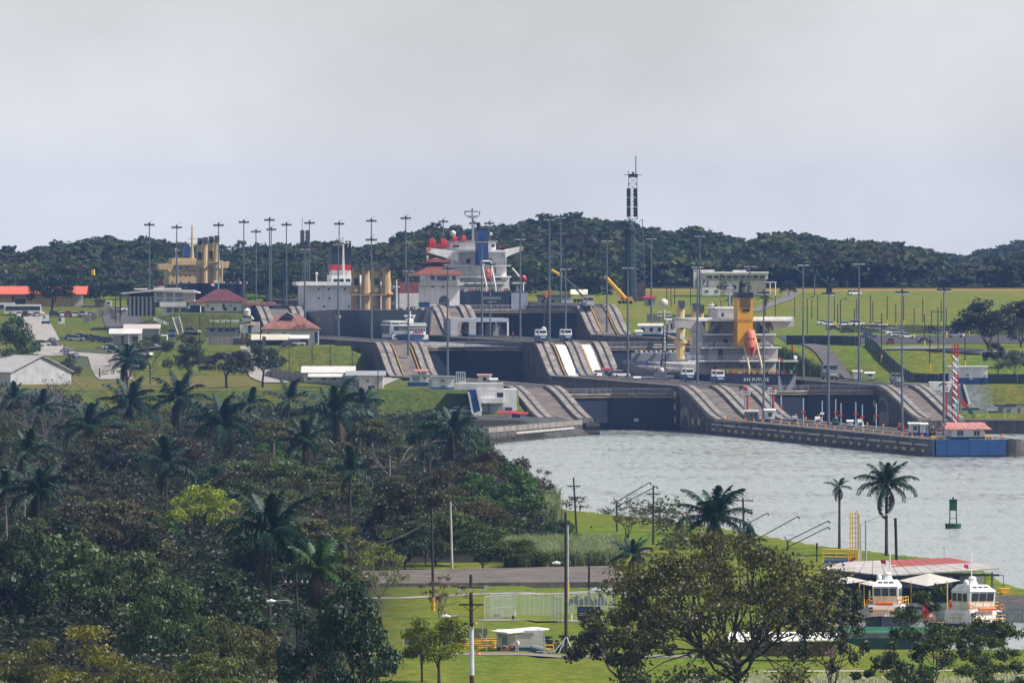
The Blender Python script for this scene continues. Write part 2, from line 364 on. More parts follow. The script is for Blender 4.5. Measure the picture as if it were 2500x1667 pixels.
def ground_mat():
    m = bpy.data.materials.new('ground_cover'); m.use_nodes = True; n = m.node_tree.nodes; l = m.node_tree.links.new; p = n['Principled BSDF']
    p.inputs['Roughness'].default_value = .95; p.inputs['Specular IOR Level'].default_value = .1
    at = n.new('ShaderNodeAttribute'); at.attribute_name = 'cover'; g = n.new('ShaderNodeNewGeometry')
    def noise(sc, lo, hi, det=5, scale=(1, 1, 1)):
        mp = n.new('ShaderNodeMapping'); mp.inputs['Scale'].default_value = scale; l(g.outputs['Position'], mp.inputs[0])
        t = n.new('ShaderNodeTexNoise'); t.inputs['Scale'].default_value = sc; t.inputs['Detail'].default_value = det; l(mp.outputs[0], t.inputs['Vector'])
        r = n.new('ShaderNodeMapRange'); r.inputs['From Min'].default_value = .32; r.inputs['From Max'].default_value = .68; r.inputs['To Min'].default_value = lo; r.inputs['To Max'].default_value = hi
        l(t.outputs['Fac'], r.inputs[0]); return r.outputs[0]
    mx = n.new('ShaderNodeMix'); mx.data_type = 'RGBA'; mx.blend_type = 'MULTIPLY'; mx.inputs[0].default_value = 1
    l(at.outputs['Color'], mx.inputs[6]); l(noise(.9, .58, 1.32, 8), mx.inputs[7])
    dr = n.new('ShaderNodeMix'); dr.data_type = 'RGBA'; dr.blend_type = 'MULTIPLY'; l(noise(.09, 0, 1, 9, (1, .22, 1)), dr.inputs[0]); l(mx.outputs[2], dr.inputs[6]); dr.inputs[7].default_value = (1.5, 1.04, 1.05, 1)
    d2 = n.new('ShaderNodeMix'); d2.data_type = 'RGBA'; d2.blend_type = 'MULTIPLY'; l(noise(.5, 0, .9, 8, (1, .3, 1)), d2.inputs[0]); l(dr.outputs[2], d2.inputs[6]); d2.inputs[7].default_value = (.6, .72, .65, 1)
    l(d2.outputs[2], p.inputs['Base Color'])
    b = n.new('ShaderNodeBump'); b.inputs['Strength'].default_value = .5; b.inputs['Distance'].default_value = .3; l(noise(2.5, 0, 1), b.inputs['Height']); l(b.outputs[0], p.inputs['Normal'])
    return m
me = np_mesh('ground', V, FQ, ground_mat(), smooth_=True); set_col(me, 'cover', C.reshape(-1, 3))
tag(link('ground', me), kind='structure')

# ------------------------------------------------------------------ water
def water_mat(name, col, rough, st):
    m = bpy.data.materials.new(name); m.use_nodes = True; n = m.node_tree.nodes; l = m.node_tree.links.new; p = n['Principled BSDF']
    p.inputs['Base Color'].default_value = (*col, 1); p.inputs['Roughness'].default_value = rough; p.inputs['IOR'].default_value = 1.333; p.inputs['Specular IOR Level'].default_value = .5
    g = n.new('ShaderNodeNewGeometry'); h = None
    for sc, amp, sv in ((.55, 1., (1, .45, 1)), (.12, 2.2, (1, .35, 1)), (2.2, .35, (1, .5, 1))):
        mp = n.new('ShaderNodeMapping'); mp.inputs['Scale'].default_value = sv; mp.inputs['Rotation'].default_value = (0, 0, .35); l(g.outputs['Position'], mp.inputs[0])
        t = n.new('ShaderNodeTexNoise'); t.inputs['Scale'].default_value = sc; t.inputs['Detail'].default_value = 4; l(mp.outputs[0], t.inputs['Vector'])
        k = n.new('ShaderNodeMath'); k.operation = 'MULTIPLY_ADD'; k.inputs[1].default_value = amp; l(t.outputs['Fac'], k.inputs[0])
        if h is None: k.inputs[2].default_value = 0
        else: l(h, k.inputs[2])
        h = k.outputs[0]
    b = n.new('ShaderNodeBump'); b.inputs['Distance'].default_value = .35
    ml = n.new('ShaderNodeMapping'); ml.inputs['Scale'].default_value = (.5, 1.6, 1); l(g.outputs['Position'], ml.inputs[0]); tl = n.new('ShaderNodeTexNoise'); tl.inputs['Scale'].default_value = .02; tl.inputs['Detail'].default_value = 6; l(ml.outputs[0], tl.inputs['Vector']); rl = n.new('ShaderNodeMapRange'); rl.inputs['From Min'].default_value = .38; rl.inputs['From Max'].default_value = .62; rl.inputs['To Min'].default_value = st * .25; rl.inputs['To Max'].default_value = st * 1.3; l(tl.outputs['Fac'], rl.inputs[0]); l(rl.outputs[0], b.inputs['Strength']); l(h, b.inputs['Height']); l(b.outputs[0], p.inputs['Normal'])
    mp = n.new('ShaderNodeMapping'); mp.inputs['Scale'].default_value = (.35, 1, 1); l(g.outputs['Position'], mp.inputs[0])
    t = n.new('ShaderNodeTexNoise'); t.inputs['Scale'].default_value = .012; t.inputs['Detail'].default_value = 5; l(mp.outputs[0], t.inputs['Vector'])
    r = n.new('ShaderNodeMapRange'); r.inputs['From Min'].default_value = .35; r.inputs['From Max'].default_value = .65; r.inputs['To Min'].default_value = rough * .5; r.inputs['To Max'].default_value = rough * 1.3; l(t.outputs['Fac'], r.inputs[0])
    me_ = n.new('ShaderNodeMapping'); me_.inputs['Scale'].default_value = (.45, .035, 1); l(g.outputs['Position'], me_.inputs[0]); te = n.new('ShaderNodeTexNoise'); te.inputs['Scale'].default_value = 1; te.inputs['Detail'].default_value = 5; te.inputs['Roughness'].default_value = .65; l(me_.outputs[0], te.inputs['Vector']); re_ = n.new('ShaderNodeMapRange'); re_.inputs['From Min'].default_value = .35; re_.inputs['From Max'].default_value = .68; re_.inputs['To Min'].default_value = .45; re_.inputs["To Max"].default_value = 1.8; l(te.outputs['Fac'], re_.inputs[0]); mm = n.new('ShaderNodeMath'); mm.operation = 'MULTIPLY'; l(r.outputs[0], mm.inputs[0]); l(re_.outputs[0], mm.inputs[1]); l(mm.outputs[0], p.inputs['Roughness'])
    mw = n.new('ShaderNodeMath'); mw.operation = 'MULTIPLY_ADD'; mw.inputs[1].default_value = 3.; l(te.outputs['Fac'], mw.inputs[0]); l(h, mw.inputs[2]); l(mw.outputs[0], b.inputs['Height'])
    return m
WAT = water_mat('channel_water', (.3, .33, .31), .2, 1.0)
me = MB().quad((-60, 1200, 0), (2400, 1200, 0), (2400, 3020, 0), (-60, 3020, 0)).mesh('water', WAT); tag(link('water', me), kind='structure')
def lane_water(name, s0, s1, t0, t1, z):
    me = MB().quad(*[(*Wst(s, t), z) for s, t in ((s0, t0), (s0, t1), (s1, t1), (s1, t0))]).mesh(name, WAT); tag(link(name, me), kind='structure')
lane_water('lock_water', 3, 250, -31, 0, 2.); lane_water('lock_water', 3, 250, 20, 52, 3.); lane_water('lock_water', 255, 483, -31, 0, 18.8)
lane_water('lock_water', 255, 483, 20, 52, 11.); lane_water('lock_water', 486.5, 799, 20, 52, 26.); lane_water('lock_water', 484, 799, -31, 0, 18.7)

# ------------------------------------------------------------------ roads, draped on the ground
def strip(name, pts, wid, m, lift=.12, step=6., kind='structure', zf=None):
    P = [Vector((*p, 0)) for p in pts]; q = []
    for a, b in zip(P[:-1], P[1:]):
        n = max(1, int((b - a).length / step)); q += [a.lerp(b, k / n) for k in range(n)]
    q.append(P[-1]); mb = MB()
    for k, p in enumerate(q):
        d = (q[min(k + 1, len(q) - 1)] - q[max(k - 1, 0)]).normalized(); nn = Vector((-d.y, d.x, 0)) * wid / 2
        for e in (p - nn, p, p + nn): mb.v.append((e.x, e.y, (zf(e.x, e.y) if zf else G(e.x, e.y)) + lift))
    for k in range(len(q) - 1):
        for j in (0, 1): mb.f.append((3 * k + j, 3 * k + j + 1, 3 * k + 4 + j, 3 * k + 3 + j))
    o = mb.build(name, m); return tag(o, kind=kind)
strip('road', [gp(285, 925, 11.2), gp(255, 900, 11.6), gp(190, 865, 15.5), gp(125, 838, 18.8), gp(95, 815, 20.2), gp(70, 800, 21)], 9.5, ROADP, .2)
strip('road', [(-62, 3080), (-66, 3150), (-69, 3216), (-72, 3236)], 7, ROADP, .25)
strip('road', [gp(300, 822, 17.5), (-112, 3420), (-118, 3520), (-124, 3640)], 9, ASPH, .2)
strip('road', [gp(1000, 905, 11), (-36, 3010)], 5, ROADP, .2)
# right bank: ramp road down the slope, car park, access road
strip('road', [(81, 3240), (82.5, 3222), (85, 3190), (87, 3150), (89, 3110)], 4.4, mat('ramp_road', (.11, .1, .1), .9, .3, .3), .3, 3)
strip('road', [(190, 3100), (150, 3128), (122, 3150), (104, 3176)], 11, mat('grey_road', (.19, .18, .19), .9, .15), .35, 3)
strip('car_park', [(77, 3330), (150, 3330)], 150, mat('lot_asphalt', (.05, .046, .052), .9, .2), .12, 5)
strip('road', [(63, 3700), (77, 3760), (92, 3900), (96, 3990)], 4.5, mat('grey_road2', (.15, .14, .14), .9, .15), .2)
# near shore
strip('road', [(-60, 1296), (-20, 1300), (14, 1302), (24, 1303)], 8, mat('worn_road', (.22, .19, .17), .9, .3, .5, streak=.3, dirt=(.13, .11, .1)), .06, 4)
strip('road', [(-50, 1494), (-14, 1498), (-6, 1512), (16, 1536), (26, 1545)], 3.6, mat('worn_path', (.3, .26, .24), .9, .25, .5), .06, 4)
strip('road', [(-4, 1412), (6, 1418), (16, 1428), (28, 1432)], 5, mat('worn_path2', (.24, .22, .22), .9, .25, .5), .06, 4)
strip('path', [(27, 1258), (60, 1262)], 3.5, mat('worn_path3', (.4, .33, .3), .9, .25, .5), .06, 4)
# ------------------------------------------------------------------ lock walls, ramps, gates
def sm(a, b, x):
    t = min(1, max(0, (x - a) / (b - a))); return t * t * (3 - 2 * t) * .55 + t * .45
def ztop(s): return 4.0 + 7.6 * sm(-64, -8, s) + 8.9 * sm(203, 231, s) + 8.5 * sm(453, 483, s)
SS = sorted(set([-354, -300, -240, -180, -120, -64] + list(range(-64, -4, 4)) + [-4, 0, 60, 130, 200] + [203 + 2.5 * k for k in range(13)] + [240, 300, 380, 450] + [453 + 2.5 * k for k in range(13)] + [490, 560, 640, 720, 800]))
def onramp(s): return (-66 < s < -6) or (202 < s < 232) or (452 < s < 484)
def loft(mb, S, t0, t1, zt, zb):
    i = len(mb.v)
    for s in S:
        b = zb(s) if callable(zb) else zb
        for t, z in ((t0, b), (t0, zt(s)), (t1, zt(s)), (t1, b)): mb.v.append((*Wst(s, t), z))
    n = len(S)
    for k in range(n - 1):
        for j in range(4):
            a = i + 4 * k + j; b = i + 4 * k + (j + 1) % 4; mb.f.append((a, a + 4, b + 4, b))
    mb.f.append((i, i + 1, i + 2, i + 3)); e = i + 4 * (n - 1); mb.f.append((e + 3, e + 2, e + 1, e)); return mb
def fine(a, b, st): return [a + (b - a) * k / max(1, int((b - a) / st)) for k in range(max(1, int((b - a) / st)) + 1)]
def wall(label, t0, t1, s0, s1, tracks, name='lock_wall'):
    o = thing(name, label, 'lock wall')
    S = [s for s in SS if s0 < s < s1]; S = [s0] + S + [s1]
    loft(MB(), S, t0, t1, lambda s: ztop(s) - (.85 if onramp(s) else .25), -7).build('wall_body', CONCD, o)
    for (a, b) in tracks:                                 # raised towing track with two steel rails and a slot
        tr = loft(MB(), S, a, b, ztop, lambda s: ztop(s) - 1.3).build('towing_track', CONC, o)
        for c in ((a + b) / 2 - .3,):
            loft(MB(), S, c, c + .6, lambda s: ztop(s) + .1, lambda s: ztop(s) - .02).build('rail', RAIL, tr)
    for sa, sb in ((-64, -8), (203, 231), (453, 483)):    # worn concrete floor between the tracks
        if sb < s0: continue
        k = sorted(tracks)
        for (a, b), (c, d) in zip(k[:-1], k[1:]):
            loft(MB(), fine(max(sa, s0), sb, 3.), b + .03, c - .03, lambda s: ztop(s) - .78, lambda s: ztop(s) - 1.2).build('ramp_floor', RAMPM, o)
    return o
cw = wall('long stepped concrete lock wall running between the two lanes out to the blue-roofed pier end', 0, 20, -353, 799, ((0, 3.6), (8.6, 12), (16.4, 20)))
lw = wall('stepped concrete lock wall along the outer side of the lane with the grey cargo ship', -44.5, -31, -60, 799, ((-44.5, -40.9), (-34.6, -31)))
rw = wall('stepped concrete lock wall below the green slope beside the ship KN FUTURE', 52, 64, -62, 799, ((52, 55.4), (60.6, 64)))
# pale stair slabs in the near ramp of the middle wall and the white painted spill steps of the second ramp
def slab(par, s, t0, t1, m, name='stair_slab', d=1.1, up=.12): loft(MB(), [s, s + d], t0, t1, lambda q: ztop(s) - .78 + up, lambda q: ztop(s) - 1.4).build(name, m, par)
for k in range(13): slab(cw, -60 + k * 4.1, 4.1 if k % 2 else 5.6, 8.2 if k % 3 else 7., CONCL)
for k in (0, 1, 2, 9, 11): slab(cw, -58 + k * 4.4, 12.6, 15.9, CONCL)
for ta, tb in ((5.4, 8.1), (12.7, 15.2)): loft(MB(), fine(204, 229, 1.6), ta, tb, lambda s: ztop(s) - .4, lambda s: ztop(s) - 1.4).build('white_chute', mat('chute_white', (.72, .72, .7), .6, .35, .8, streak=.4, dirt=(.35, .34, .32)), cw)
for k in range(4): slab(rw, -50 + k * 11, 56.3 + k % 2 * 1.5, 57.8 + k % 2 * 1.5, CONCL, 'grating', .8)
for k in range(3): slab(lw, -46 + k * 12, -39.5 + k, -38 + k, CONCL, 'grating', .8)
# yellow hand lines painted as raised kerbs on the upper ramps
for par, lines in ((cw, ((4.6, 203, 231), (12.25, 203, 231), (12.2, 453, 483), (4.2, 453, 483))), (lw, ((-40.3, 203, 231), (-35.4, 203, 231))), (rw, ((55.9, 453, 483), (60.1, 453, 483)))):
    for (t, a, b) in lines: loft(MB(), fine(a, b, 2.5), t, t + .26, lambda s: ztop(s) - .25, lambda s: ztop(s) - .8).build('yellow_kerb', mat('kerb_yellow', (.4, .25, .06), .8, .3), par)
def hexst(mb, s0, s1, t0, t1, z0, z1):
    return mb.hexa([(*Wst(s, t), z) for z in (z0, z1) for s, t in ((s0, t0), (s0, t1), (s1, t1), (s1, t0))])
# near end of the middle wall: timber fender belts, painted fender blocks, blue facing
for k in range(15):
    s = -348 + k * 19.6; hexst(MB(), s, s + 14.5 + R.random() * 3, -.35, 0.01, 2.4 - .1 * (k % 2), 2.75).build('fender_beam', CONCL, cw)
for k in range(26):
    s = -345 + k * 11.2 + R.random() * 3; hexst(MB(), s, s + 2.2 + R.random() * 2.5, -.4, 0.01, .95, 1.6).build('fender_block', mat('faded_yellow', (.45, .36, .2), .8, .3), cw)
hexst(MB(), -354.2, -340, -.25, .01, -2, 3.6).build('end_facing', mat('rusty_blue', (.05, .07, .11), .7, .5, .5, streak=.7, dirt=(.1, .08, .07)), cw)
for a, b in ((.4, 2.9), (3.0, 8.), (8.1, 12.4), (12.5, 16.6)): hexst(MB(), -354.3, -352.9, a, b, .3, 3.9).build('blue_panel', BLUE, cw)
MB().tube([(*Wst(-352, 18.5), -3), (*Wst(-352, 18.5), 3.9)], 2.6, 10).build('round_nose', CONCD, cw)
for z in (2.6, .9): MB().tube([(*Wst(-352.5, 20.2), z), (*Wst(-350.5, 21.2), z)], .75, 8).build('rubber_fender', RUBB, cw)
# arched chamber openings, their inner shade painted as dark panels, and yellow fender plates in the wall faces beside the gates
def arch(par, s0, s1, t, z0, z1, m, off=-.06, n=9):
    pts = [(s0, z0), (s1, z0)]; r = (s1 - s0) / 2; c = (s0 + s1) / 2
    pts += [(c + r * math.cos(math.pi * k / n), z1 - r * .45 + r * .45 * math.sin(math.pi * k / n)) for k in range(n + 1)]
    mb = MB(); i = len(pts)
    mb.v = [(*Wst(s, t + off), z) for s, z in pts] + [(*Wst(s, t + .3), z) for s, z in pts]
    mb.f = [tuple(range(i))] + [(k, (k + 1) % i, i + (k + 1) % i, i + k) for k in range(i)]
    return mb.build('arched_opening', m, par)
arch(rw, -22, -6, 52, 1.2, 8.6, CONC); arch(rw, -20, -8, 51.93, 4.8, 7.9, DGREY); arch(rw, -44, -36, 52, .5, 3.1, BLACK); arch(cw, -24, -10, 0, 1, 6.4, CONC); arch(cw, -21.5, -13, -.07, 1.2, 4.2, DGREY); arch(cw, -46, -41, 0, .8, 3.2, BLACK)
for par, t, sl in ((rw, 52, ((-4.5, 6.), (-4.5, 2.2))), (cw, 0, ((-4, 8.4), (-4, 5.3), (-4, 2), (-31, 2), (-40, 2)))):
    for s, z in sl: hexst(MB(), s, s + 2.6, t - .25, t + .02, z - .1, z + 1.6).build('fender_plate', mat('fender_yellow', (.5, .36, .14), .7, .2), par)
hexst(MB(), -9.5, -1.2, -.12, .02, -1, 9).build('timber_fender', mat('black_timber', (.02, .02, .024), .8, .4), cw); hexst(MB(), -9, -1.2, 51.88, 52.02, -1, 9).build('timber_fender', MATS['black_timber'], rw)

def gate(label, s, t0, t1, z0, zt, v=5.5, dark=GATE, rail_r=.05):
    o = thing('lock_gate', label, 'lock gate', group='closed steel lock gates'); mid = (t0 + t1) / 2
    for a, b, sa, sb in ((t0, mid, s, s + v), (mid, t1, s + v, s)):
        a2, b2 = a + .05, b - .05
        P = [(*Wst(q, t), z) for z in (z0, zt) for q, t in ((sa, a2), (sb, b2), (sb + 2, b2), (sa + 2, a2))]
        leaf = MB().hexa(P).build('gate_leaf', dark, o)
        P = [(*Wst(q, t), z) for z in (zt + .02, zt + .6) for q, t in ((sa - .7, a2), (sb - .7, b2), (sb + 2.2, b2), (sa + 2.2, a2))]
        MB().hexa(P).build('walkway', CONC, leaf)
        P = [(*Wst(q, t), z) for z in (zt - .55, zt - .2) for q, t in ((sa - .45, a2), (sb - .45, b2), (sb + .1, b2), (sa + .1, a2))]
        MB().hexa(P).build('yellow_ledge', mat('ledge_tan', (.42, .32, .18), .8, .3, .4), leaf)
        n = 9; q = MB(); top = []
        for k in range(n + 1):
            f = k / n; x, y = Wst(sa + (sb - sa) * f - .55, a2 + (b2 - a2) * f); q.bar((x, y, zt + .6), (x, y, zt + 1.75), rail_r); top.append((x, y, zt + 1.75))
        q.tube(top, rail_r, 4); q.tube([(x, y, z - .5) for x, y, z in top], rail_r, 4); q.build('handrail', GREY, leaf)
    return o
g1 = gate('wide dark blue gate at water level marked with the white number 06', 0, -31, 0, -6, 8.9)
g2 = gate('dark gate in front of the stern of the ship KN FUTURE', 0, 20, 52, -6, 9.6)
g3 = gate('dark gate of the second step, just before the white ferry boat', 253, -31, 0, -4, 18.4)
g4 = gate('dark gate of the second step, half hidden behind the bow of the ship KN FUTURE', 253, 20, 52, -4, 18.4)
g5 = gate('highest dark gate, below the stern of the ship LEONARDO', 484, 20, 52, 4, 27.2)
text_mesh('06', 1.25, mat('white_lettering', (.7, .7, .7), .6, .1), 'lettering', g1, (*Wst(2.3, -9.4), 2.6), (math.pi / 2, 0, LROT - math.atan2(5.5, 15.5)), .06)
# quays at the outer corners
lq = thing('quay', 'low concrete quay in the water below the white-and-blue house and the near left ramp', 'quay')
pl = [(20.5, 2938), (17.5, 2932), (-5.7, 2815), (-30, 2790), (-44, 2955), (20.5, 2960)]
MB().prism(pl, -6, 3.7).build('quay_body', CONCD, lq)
def along(p, q, a, b, off, z0, z1, d=.4):
    p, q = Vector((*p, 0)), Vector((*q, 0)); n = (q - p).normalized(); o = Vector((n.y, -n.x, 0)); L_ = (q - p).length
    A, B = p + n * a * L_, p + n * b * L_
    return MB().hexa([(*(e + o * w_).xy, z) for z in (z0, z1) for e, w_ in ((A, off - d), (B, off - d), (B, off), (A, off))])
along((-5.7, 2815), (17.5, 2932), .28, .9, .35, 1.7, 2.2).build('fender_beam', CONCL, lq); along((-5.7, 2815), (17.5, 2932), 0, 1, .12, 2.6, 3.75).build('quay_coping', CONC, lq)
for k in range(26): along((-5.7, 2815), (17.5, 2932), k / 26 + .006, k / 26 + .022, .16, -1, 1.6).build('fender_pile', CONCD, lq)
for z in (2.2, .5): MB().tube([(18.2, 2931, z), (21.6, 2934, z)], .8, 8).build('rubber_fender', RUBB, lq)
rq = thing('quay', 'low concrete quay below the green bank at the far side of the water', 'quay')
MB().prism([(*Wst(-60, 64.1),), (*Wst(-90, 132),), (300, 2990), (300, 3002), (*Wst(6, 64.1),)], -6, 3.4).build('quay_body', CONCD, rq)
# bollards along the near edge of the middle wall
def bollard(): 
    o = thing('bollard', 'short orange-capped bollard at the water edge of the long middle wall', 'bollard', group='bollards along the middle wall')
    MB().tube([(0, 0, 0), (0, 0, .4)], .2, 8).build('post', YEL, o); MB().tube([(0, 0, .38), (0, 0, .65)], [.3, .26], 8).build('cap', ORNG, o); return o
b0 = bollard(); KIDS[b0.name] = list(b0.children); bpos = [-346 + k * 12.3 for k in range(23)]
for i, s in enumerate(bpos):
    p = (*Wst(s, 1.05), 4.1)
    lb = ORD[i] + ' bollard from the pier end along the near edge of the long middle wall, orange-capped'
    if i == 0: b0.location = p; b0['label'] = lb
    else: copy_tree(b0, p, label=lb)
for i, s in enumerate([-336 + k * 21 for k in range(13)]): copy_tree(b0, (*Wst(s, 19.2), 4.1), label=ORD[i] + ' bollard from the pier end along the far edge of the long middle wall', group='bollards at the far edge of the middle wall')

# ------------------------------------------------------------------ high-mast lights
def mast_proto(white):
    o = thing('light_mast', '', 'light mast', group='tall floodlight masts along the locks')
    po = MB().tube([(0, 0, 0), (0, 0, 1)], [.34, .15], 8).build('pole', MAST, o)
    hd = MB().tube([(0, 0, -.55), (0, 0, .5)], [.35, .22], 8)
    for k in range(6):
        a = k * math.pi / 3 + .2; hd.bar((0, 0, -.3), (1.4 * math.cos(a), 1.4 * math.sin(a), -.25), .07); hd.box(1.3 * math.cos(a) - .36, 1.3 * math.sin(a) - .36, -.42, 1.3 * math.cos(a) + .36, 1.3 * math.sin(a) + .36, -.06)
    hd.bar((.4, 0, .4), (.9, 0, 1.2), .04); h = hd.build('lamp_head', MASTD, o)
    ln = MB()
    for k in range(6):
        a = k * math.pi / 3 + .2; ln.box(1.3 * math.cos(a) - .3, 1.3 * math.sin(a) - .3, -.72, 1.3 * math.cos(a) + .3, 1.3 * math.sin(a) + .3, -.43)
    lo = ln.build('lamps', LAMPW, h); return o, po, h, lo
m0, mpole, mhead, mlamp = mast_proto(1); mfirst = True
def place_mast(u, vt, label, t=None, Y=None):
    global mfirst
    if t is not None: s = YUT(u, t); X, Y = Wst(s, t); zb = ztop(s)
    else: X = XU(u, Y); zb = G(X, Y); 
    h = ZV(vt, Y) - zb
    if mfirst: r = m0; mfirst = False; r.location = (X, Y, zb); p, hd = mpole, mhead; r['label'] = label
    else:
        r = m0.copy(); COL.objects.link(r); r.location = (X, Y, zb); r['label'] = label
        p = mpole.copy(); COL.objects.link(p); p.parent = r
        hd = mhead.copy(); COL.objects.link(hd); hd.parent = r
        c = mlamp.copy(); COL.objects.link(c); c.parent = hd
    p.scale = (1, 1, h); hd.location = (0, 0, h - .4)
    return X, Y, zb, h
q = 2500 / 2352
for (du, dv, t, Y, lb) in [
    (1903, 668, 10, None, 'tall floodlight mast on the pier between the red-and-white posts and the stern of KN FUTURE'),
    (2072, 665, 10, None, 'tall floodlight mast on the pier in front of the right-hand ramp'),
    (2168, 659, 10, None, 'tall floodlight mast beside the lattice boom next to the pier house'),
    (1845, 601, 57, None, 'tall floodlight mast at the starboard quarter of KN FUTURE'),
    (1973, 598, 57, None, 'tall floodlight mast at the foot of the curved ramp road'),
    (1722, 604, 57, None, 'tall floodlight mast rising behind the yellow funnel'),
    (1602, 605, 10, None, 'tall floodlight mast before the left bridge wing of KN FUTURE'),
    (1754, 667, 10, None, 'tall floodlight mast just right of the yellow funnel, standing at the ramp head'),
    (1607, 535, 57, None, 'tall floodlight mast in front of the white hillside building, higher of a close pair'),
    (1496, 541, 57, None, 'tall floodlight mast just right of the dark lighthouse'),
    (1394, 546, 57, None, 'tall floodlight mast crossing the yellow mobile crane boom'),
    (1442, 607, 10, None, 'tall floodlight mast standing in front of the dark lighthouse'),
    (1299, 610, 10, None, 'tall floodlight mast above the two small white-and-blue kiosks'),
    (1262, 497, 10, None, 'tall floodlight mast by the black lattice crane, left of a taller twin'),
    (1288, 493, 57, None, 'tallest floodlight mast behind the thin green boom with a yellow tip'),
    (1195, 542, 10, None, 'tall floodlight mast at the right of the ship LEONARDO'),
    (1126, 602, 10, 3350, 'tall floodlight mast before the pink lifeboat of LEONARDO'),
    (1107, 548, 10, None, 'tall floodlight mast in front of the blue funnel of LEONARDO'),
    (1028, 612, -37, None, 'tall floodlight mast crossing the red-roofed control house'),
    (938, 614, -37, None, 'tall floodlight mast between the beige ship cranes and the control house'),
    (853, 545, -37, None, 'tall floodlight mast crossing the third beige ship crane'),
    (853, 502, 10, None, 'tall floodlight mast seen above a shorter mast at the beige ship cranes'),
    (932, 496, 10, None, 'tall floodlight mast alone against the sky left of the control house'),
    (1018, 504, 57, None, 'slender far floodlight mast above the control house beside a hilltop tree'),
    (779, 509, 10, None, 'tall floodlight mast rising above the navy and red funnel'),
    (777, 554, -37, None, 'tall floodlight mast in front of the navy and red funnel'),
    (711, 507, None, 3560, 'tall floodlight mast right of the lattice tower with grey panels'),
    (700, 565, -37, None, 'tall floodlight mast in front of the lattice tower with grey panels'),
    (658, 511, None, 3640, 'tall floodlight mast above the dark hanging sign post'),
    (619, 500, None, 3560, 'tall floodlight mast, tallest of the group over the dark bow'),
    (623, 522, None, 3700, 'floodlight mast directly behind a taller mast, its head lower'),
    (588, 527, None, 3760, 'slim far floodlight mast over the dark bow, shortest there'),
    (560, 505, None, 3580, 'tall floodlight mast at the end of the dark bow of the beige ship'),
    (502, 512, None, 3560, 'tall floodlight mast against the beige ship crane posts'),
    (406, 517, None, 3600, 'tall floodlight mast crossing the beige ship bridge windows'),
    (343, 511, None, 3620, 'tall floodlight mast farthest from the locks, left of the beige ship'),
    (1089, 508, 57, None, 'far floodlight mast just left of the radar mast of LEONARDO'),
    (1124, 508, 57, None, 'far floodlight mast just right of the radar mast of LEONARDO'),
]: place_mast(du * q, dv * q, lb, None if Y else t, Y)
# ------------------------------------------------------------------ vegetation
NR = np.random.RandomState(5)
def leaf_quads(P, N, size, rs, jit=.9, asp=.75):
    n = len(P); D = N + rs.normal(0, jit, (n, 3)); D /= np.linalg.norm(D, axis=1)[:, None] + 1e-9
    a = np.cross(D, rs.normal(0, 1, (n, 3))); a /= np.linalg.norm(a, axis=1)[:, None] + 1e-9; b = np.cross(D, a)
    s = (size * rs.uniform(.45, 1.55, n))[:, None] / 2
    q = np.stack([P - a * s * asp - b * s * .35, P - b * s, P + a * s * asp + b * s * .3, P + b * s], 1)
    return q.reshape(-1, 3)
def blobs_for(kind, rs):
    """crown blobs of a unit tree (height 1, crown radius given): (x,y,z,rx,rz)"""
    B = []
    if kind == 'broad':
        for k in range(22): a = rs.uniform(0, 6.28); r = .38 * math.sqrt(rs.uniform(.02, 1)); B.append((r * math.cos(a), r * math.sin(a), rs.uniform(.48, .9) - r * .35, rs.uniform(.09, .16), rs.uniform(.06, .1)))
    elif kind == 'umbrella':
        for k in range(15): a = rs.uniform(0, 6.28); r = .56 * math.sqrt(rs.uniform(.01, 1)); B.append((r * math.cos(a), r * math.sin(a), .86 - r * r * .6 + rs.uniform(-.05, .05), rs.uniform(.12, .2), rs.uniform(.045, .075)))
    elif kind == 'mound':
        for k in range(34): a = rs.uniform(0, 6.28); r = .54 * math.sqrt(rs.uniform(.0, 1)); B.append((r * math.cos(a), r * math.sin(a), max(.1, (.9 - r * r * 1.9) * rs.uniform(.5, 1.08) ** .7), rs.uniform(.09, .17), rs.uniform(.06, .11)))
    elif kind == 'dense':
        for k in range(34): a = rs.uniform(0, 6.28); f = rs.uniform(.12, .94); r = .36 * math.sin(math.pi * min(1, f * .95 + .1)) ** .6 * rs.uniform(.5, 1.15); B.append((r * math.cos(a), r * math.sin(a), f, rs.uniform(.09, .16), rs.uniform(.055, .09)))
    elif kind == 'sparse':
        for k in range(20): a = rs.uniform(0, 6.28); r = .5 * math.sqrt(rs.uniform(.05, 1)); B.append((r * math.cos(a), r * math.sin(a), rs.uniform(.55, .97) - r * .3, rs.uniform(.08, .15), rs.uniform(.05, .1)))
    elif kind == 'feathery':
        for k in range(26): a = rs.uniform(0, 6.28); r = .55 * math.sqrt(rs.uniform(.0, 1)); B.append((r * math.cos(a), r * math.sin(a), max(.1, (.92 - r * .9) * rs.uniform(.35, 1.05)), rs.uniform(.17, .27), rs.uniform(.06, .1)))
    return B
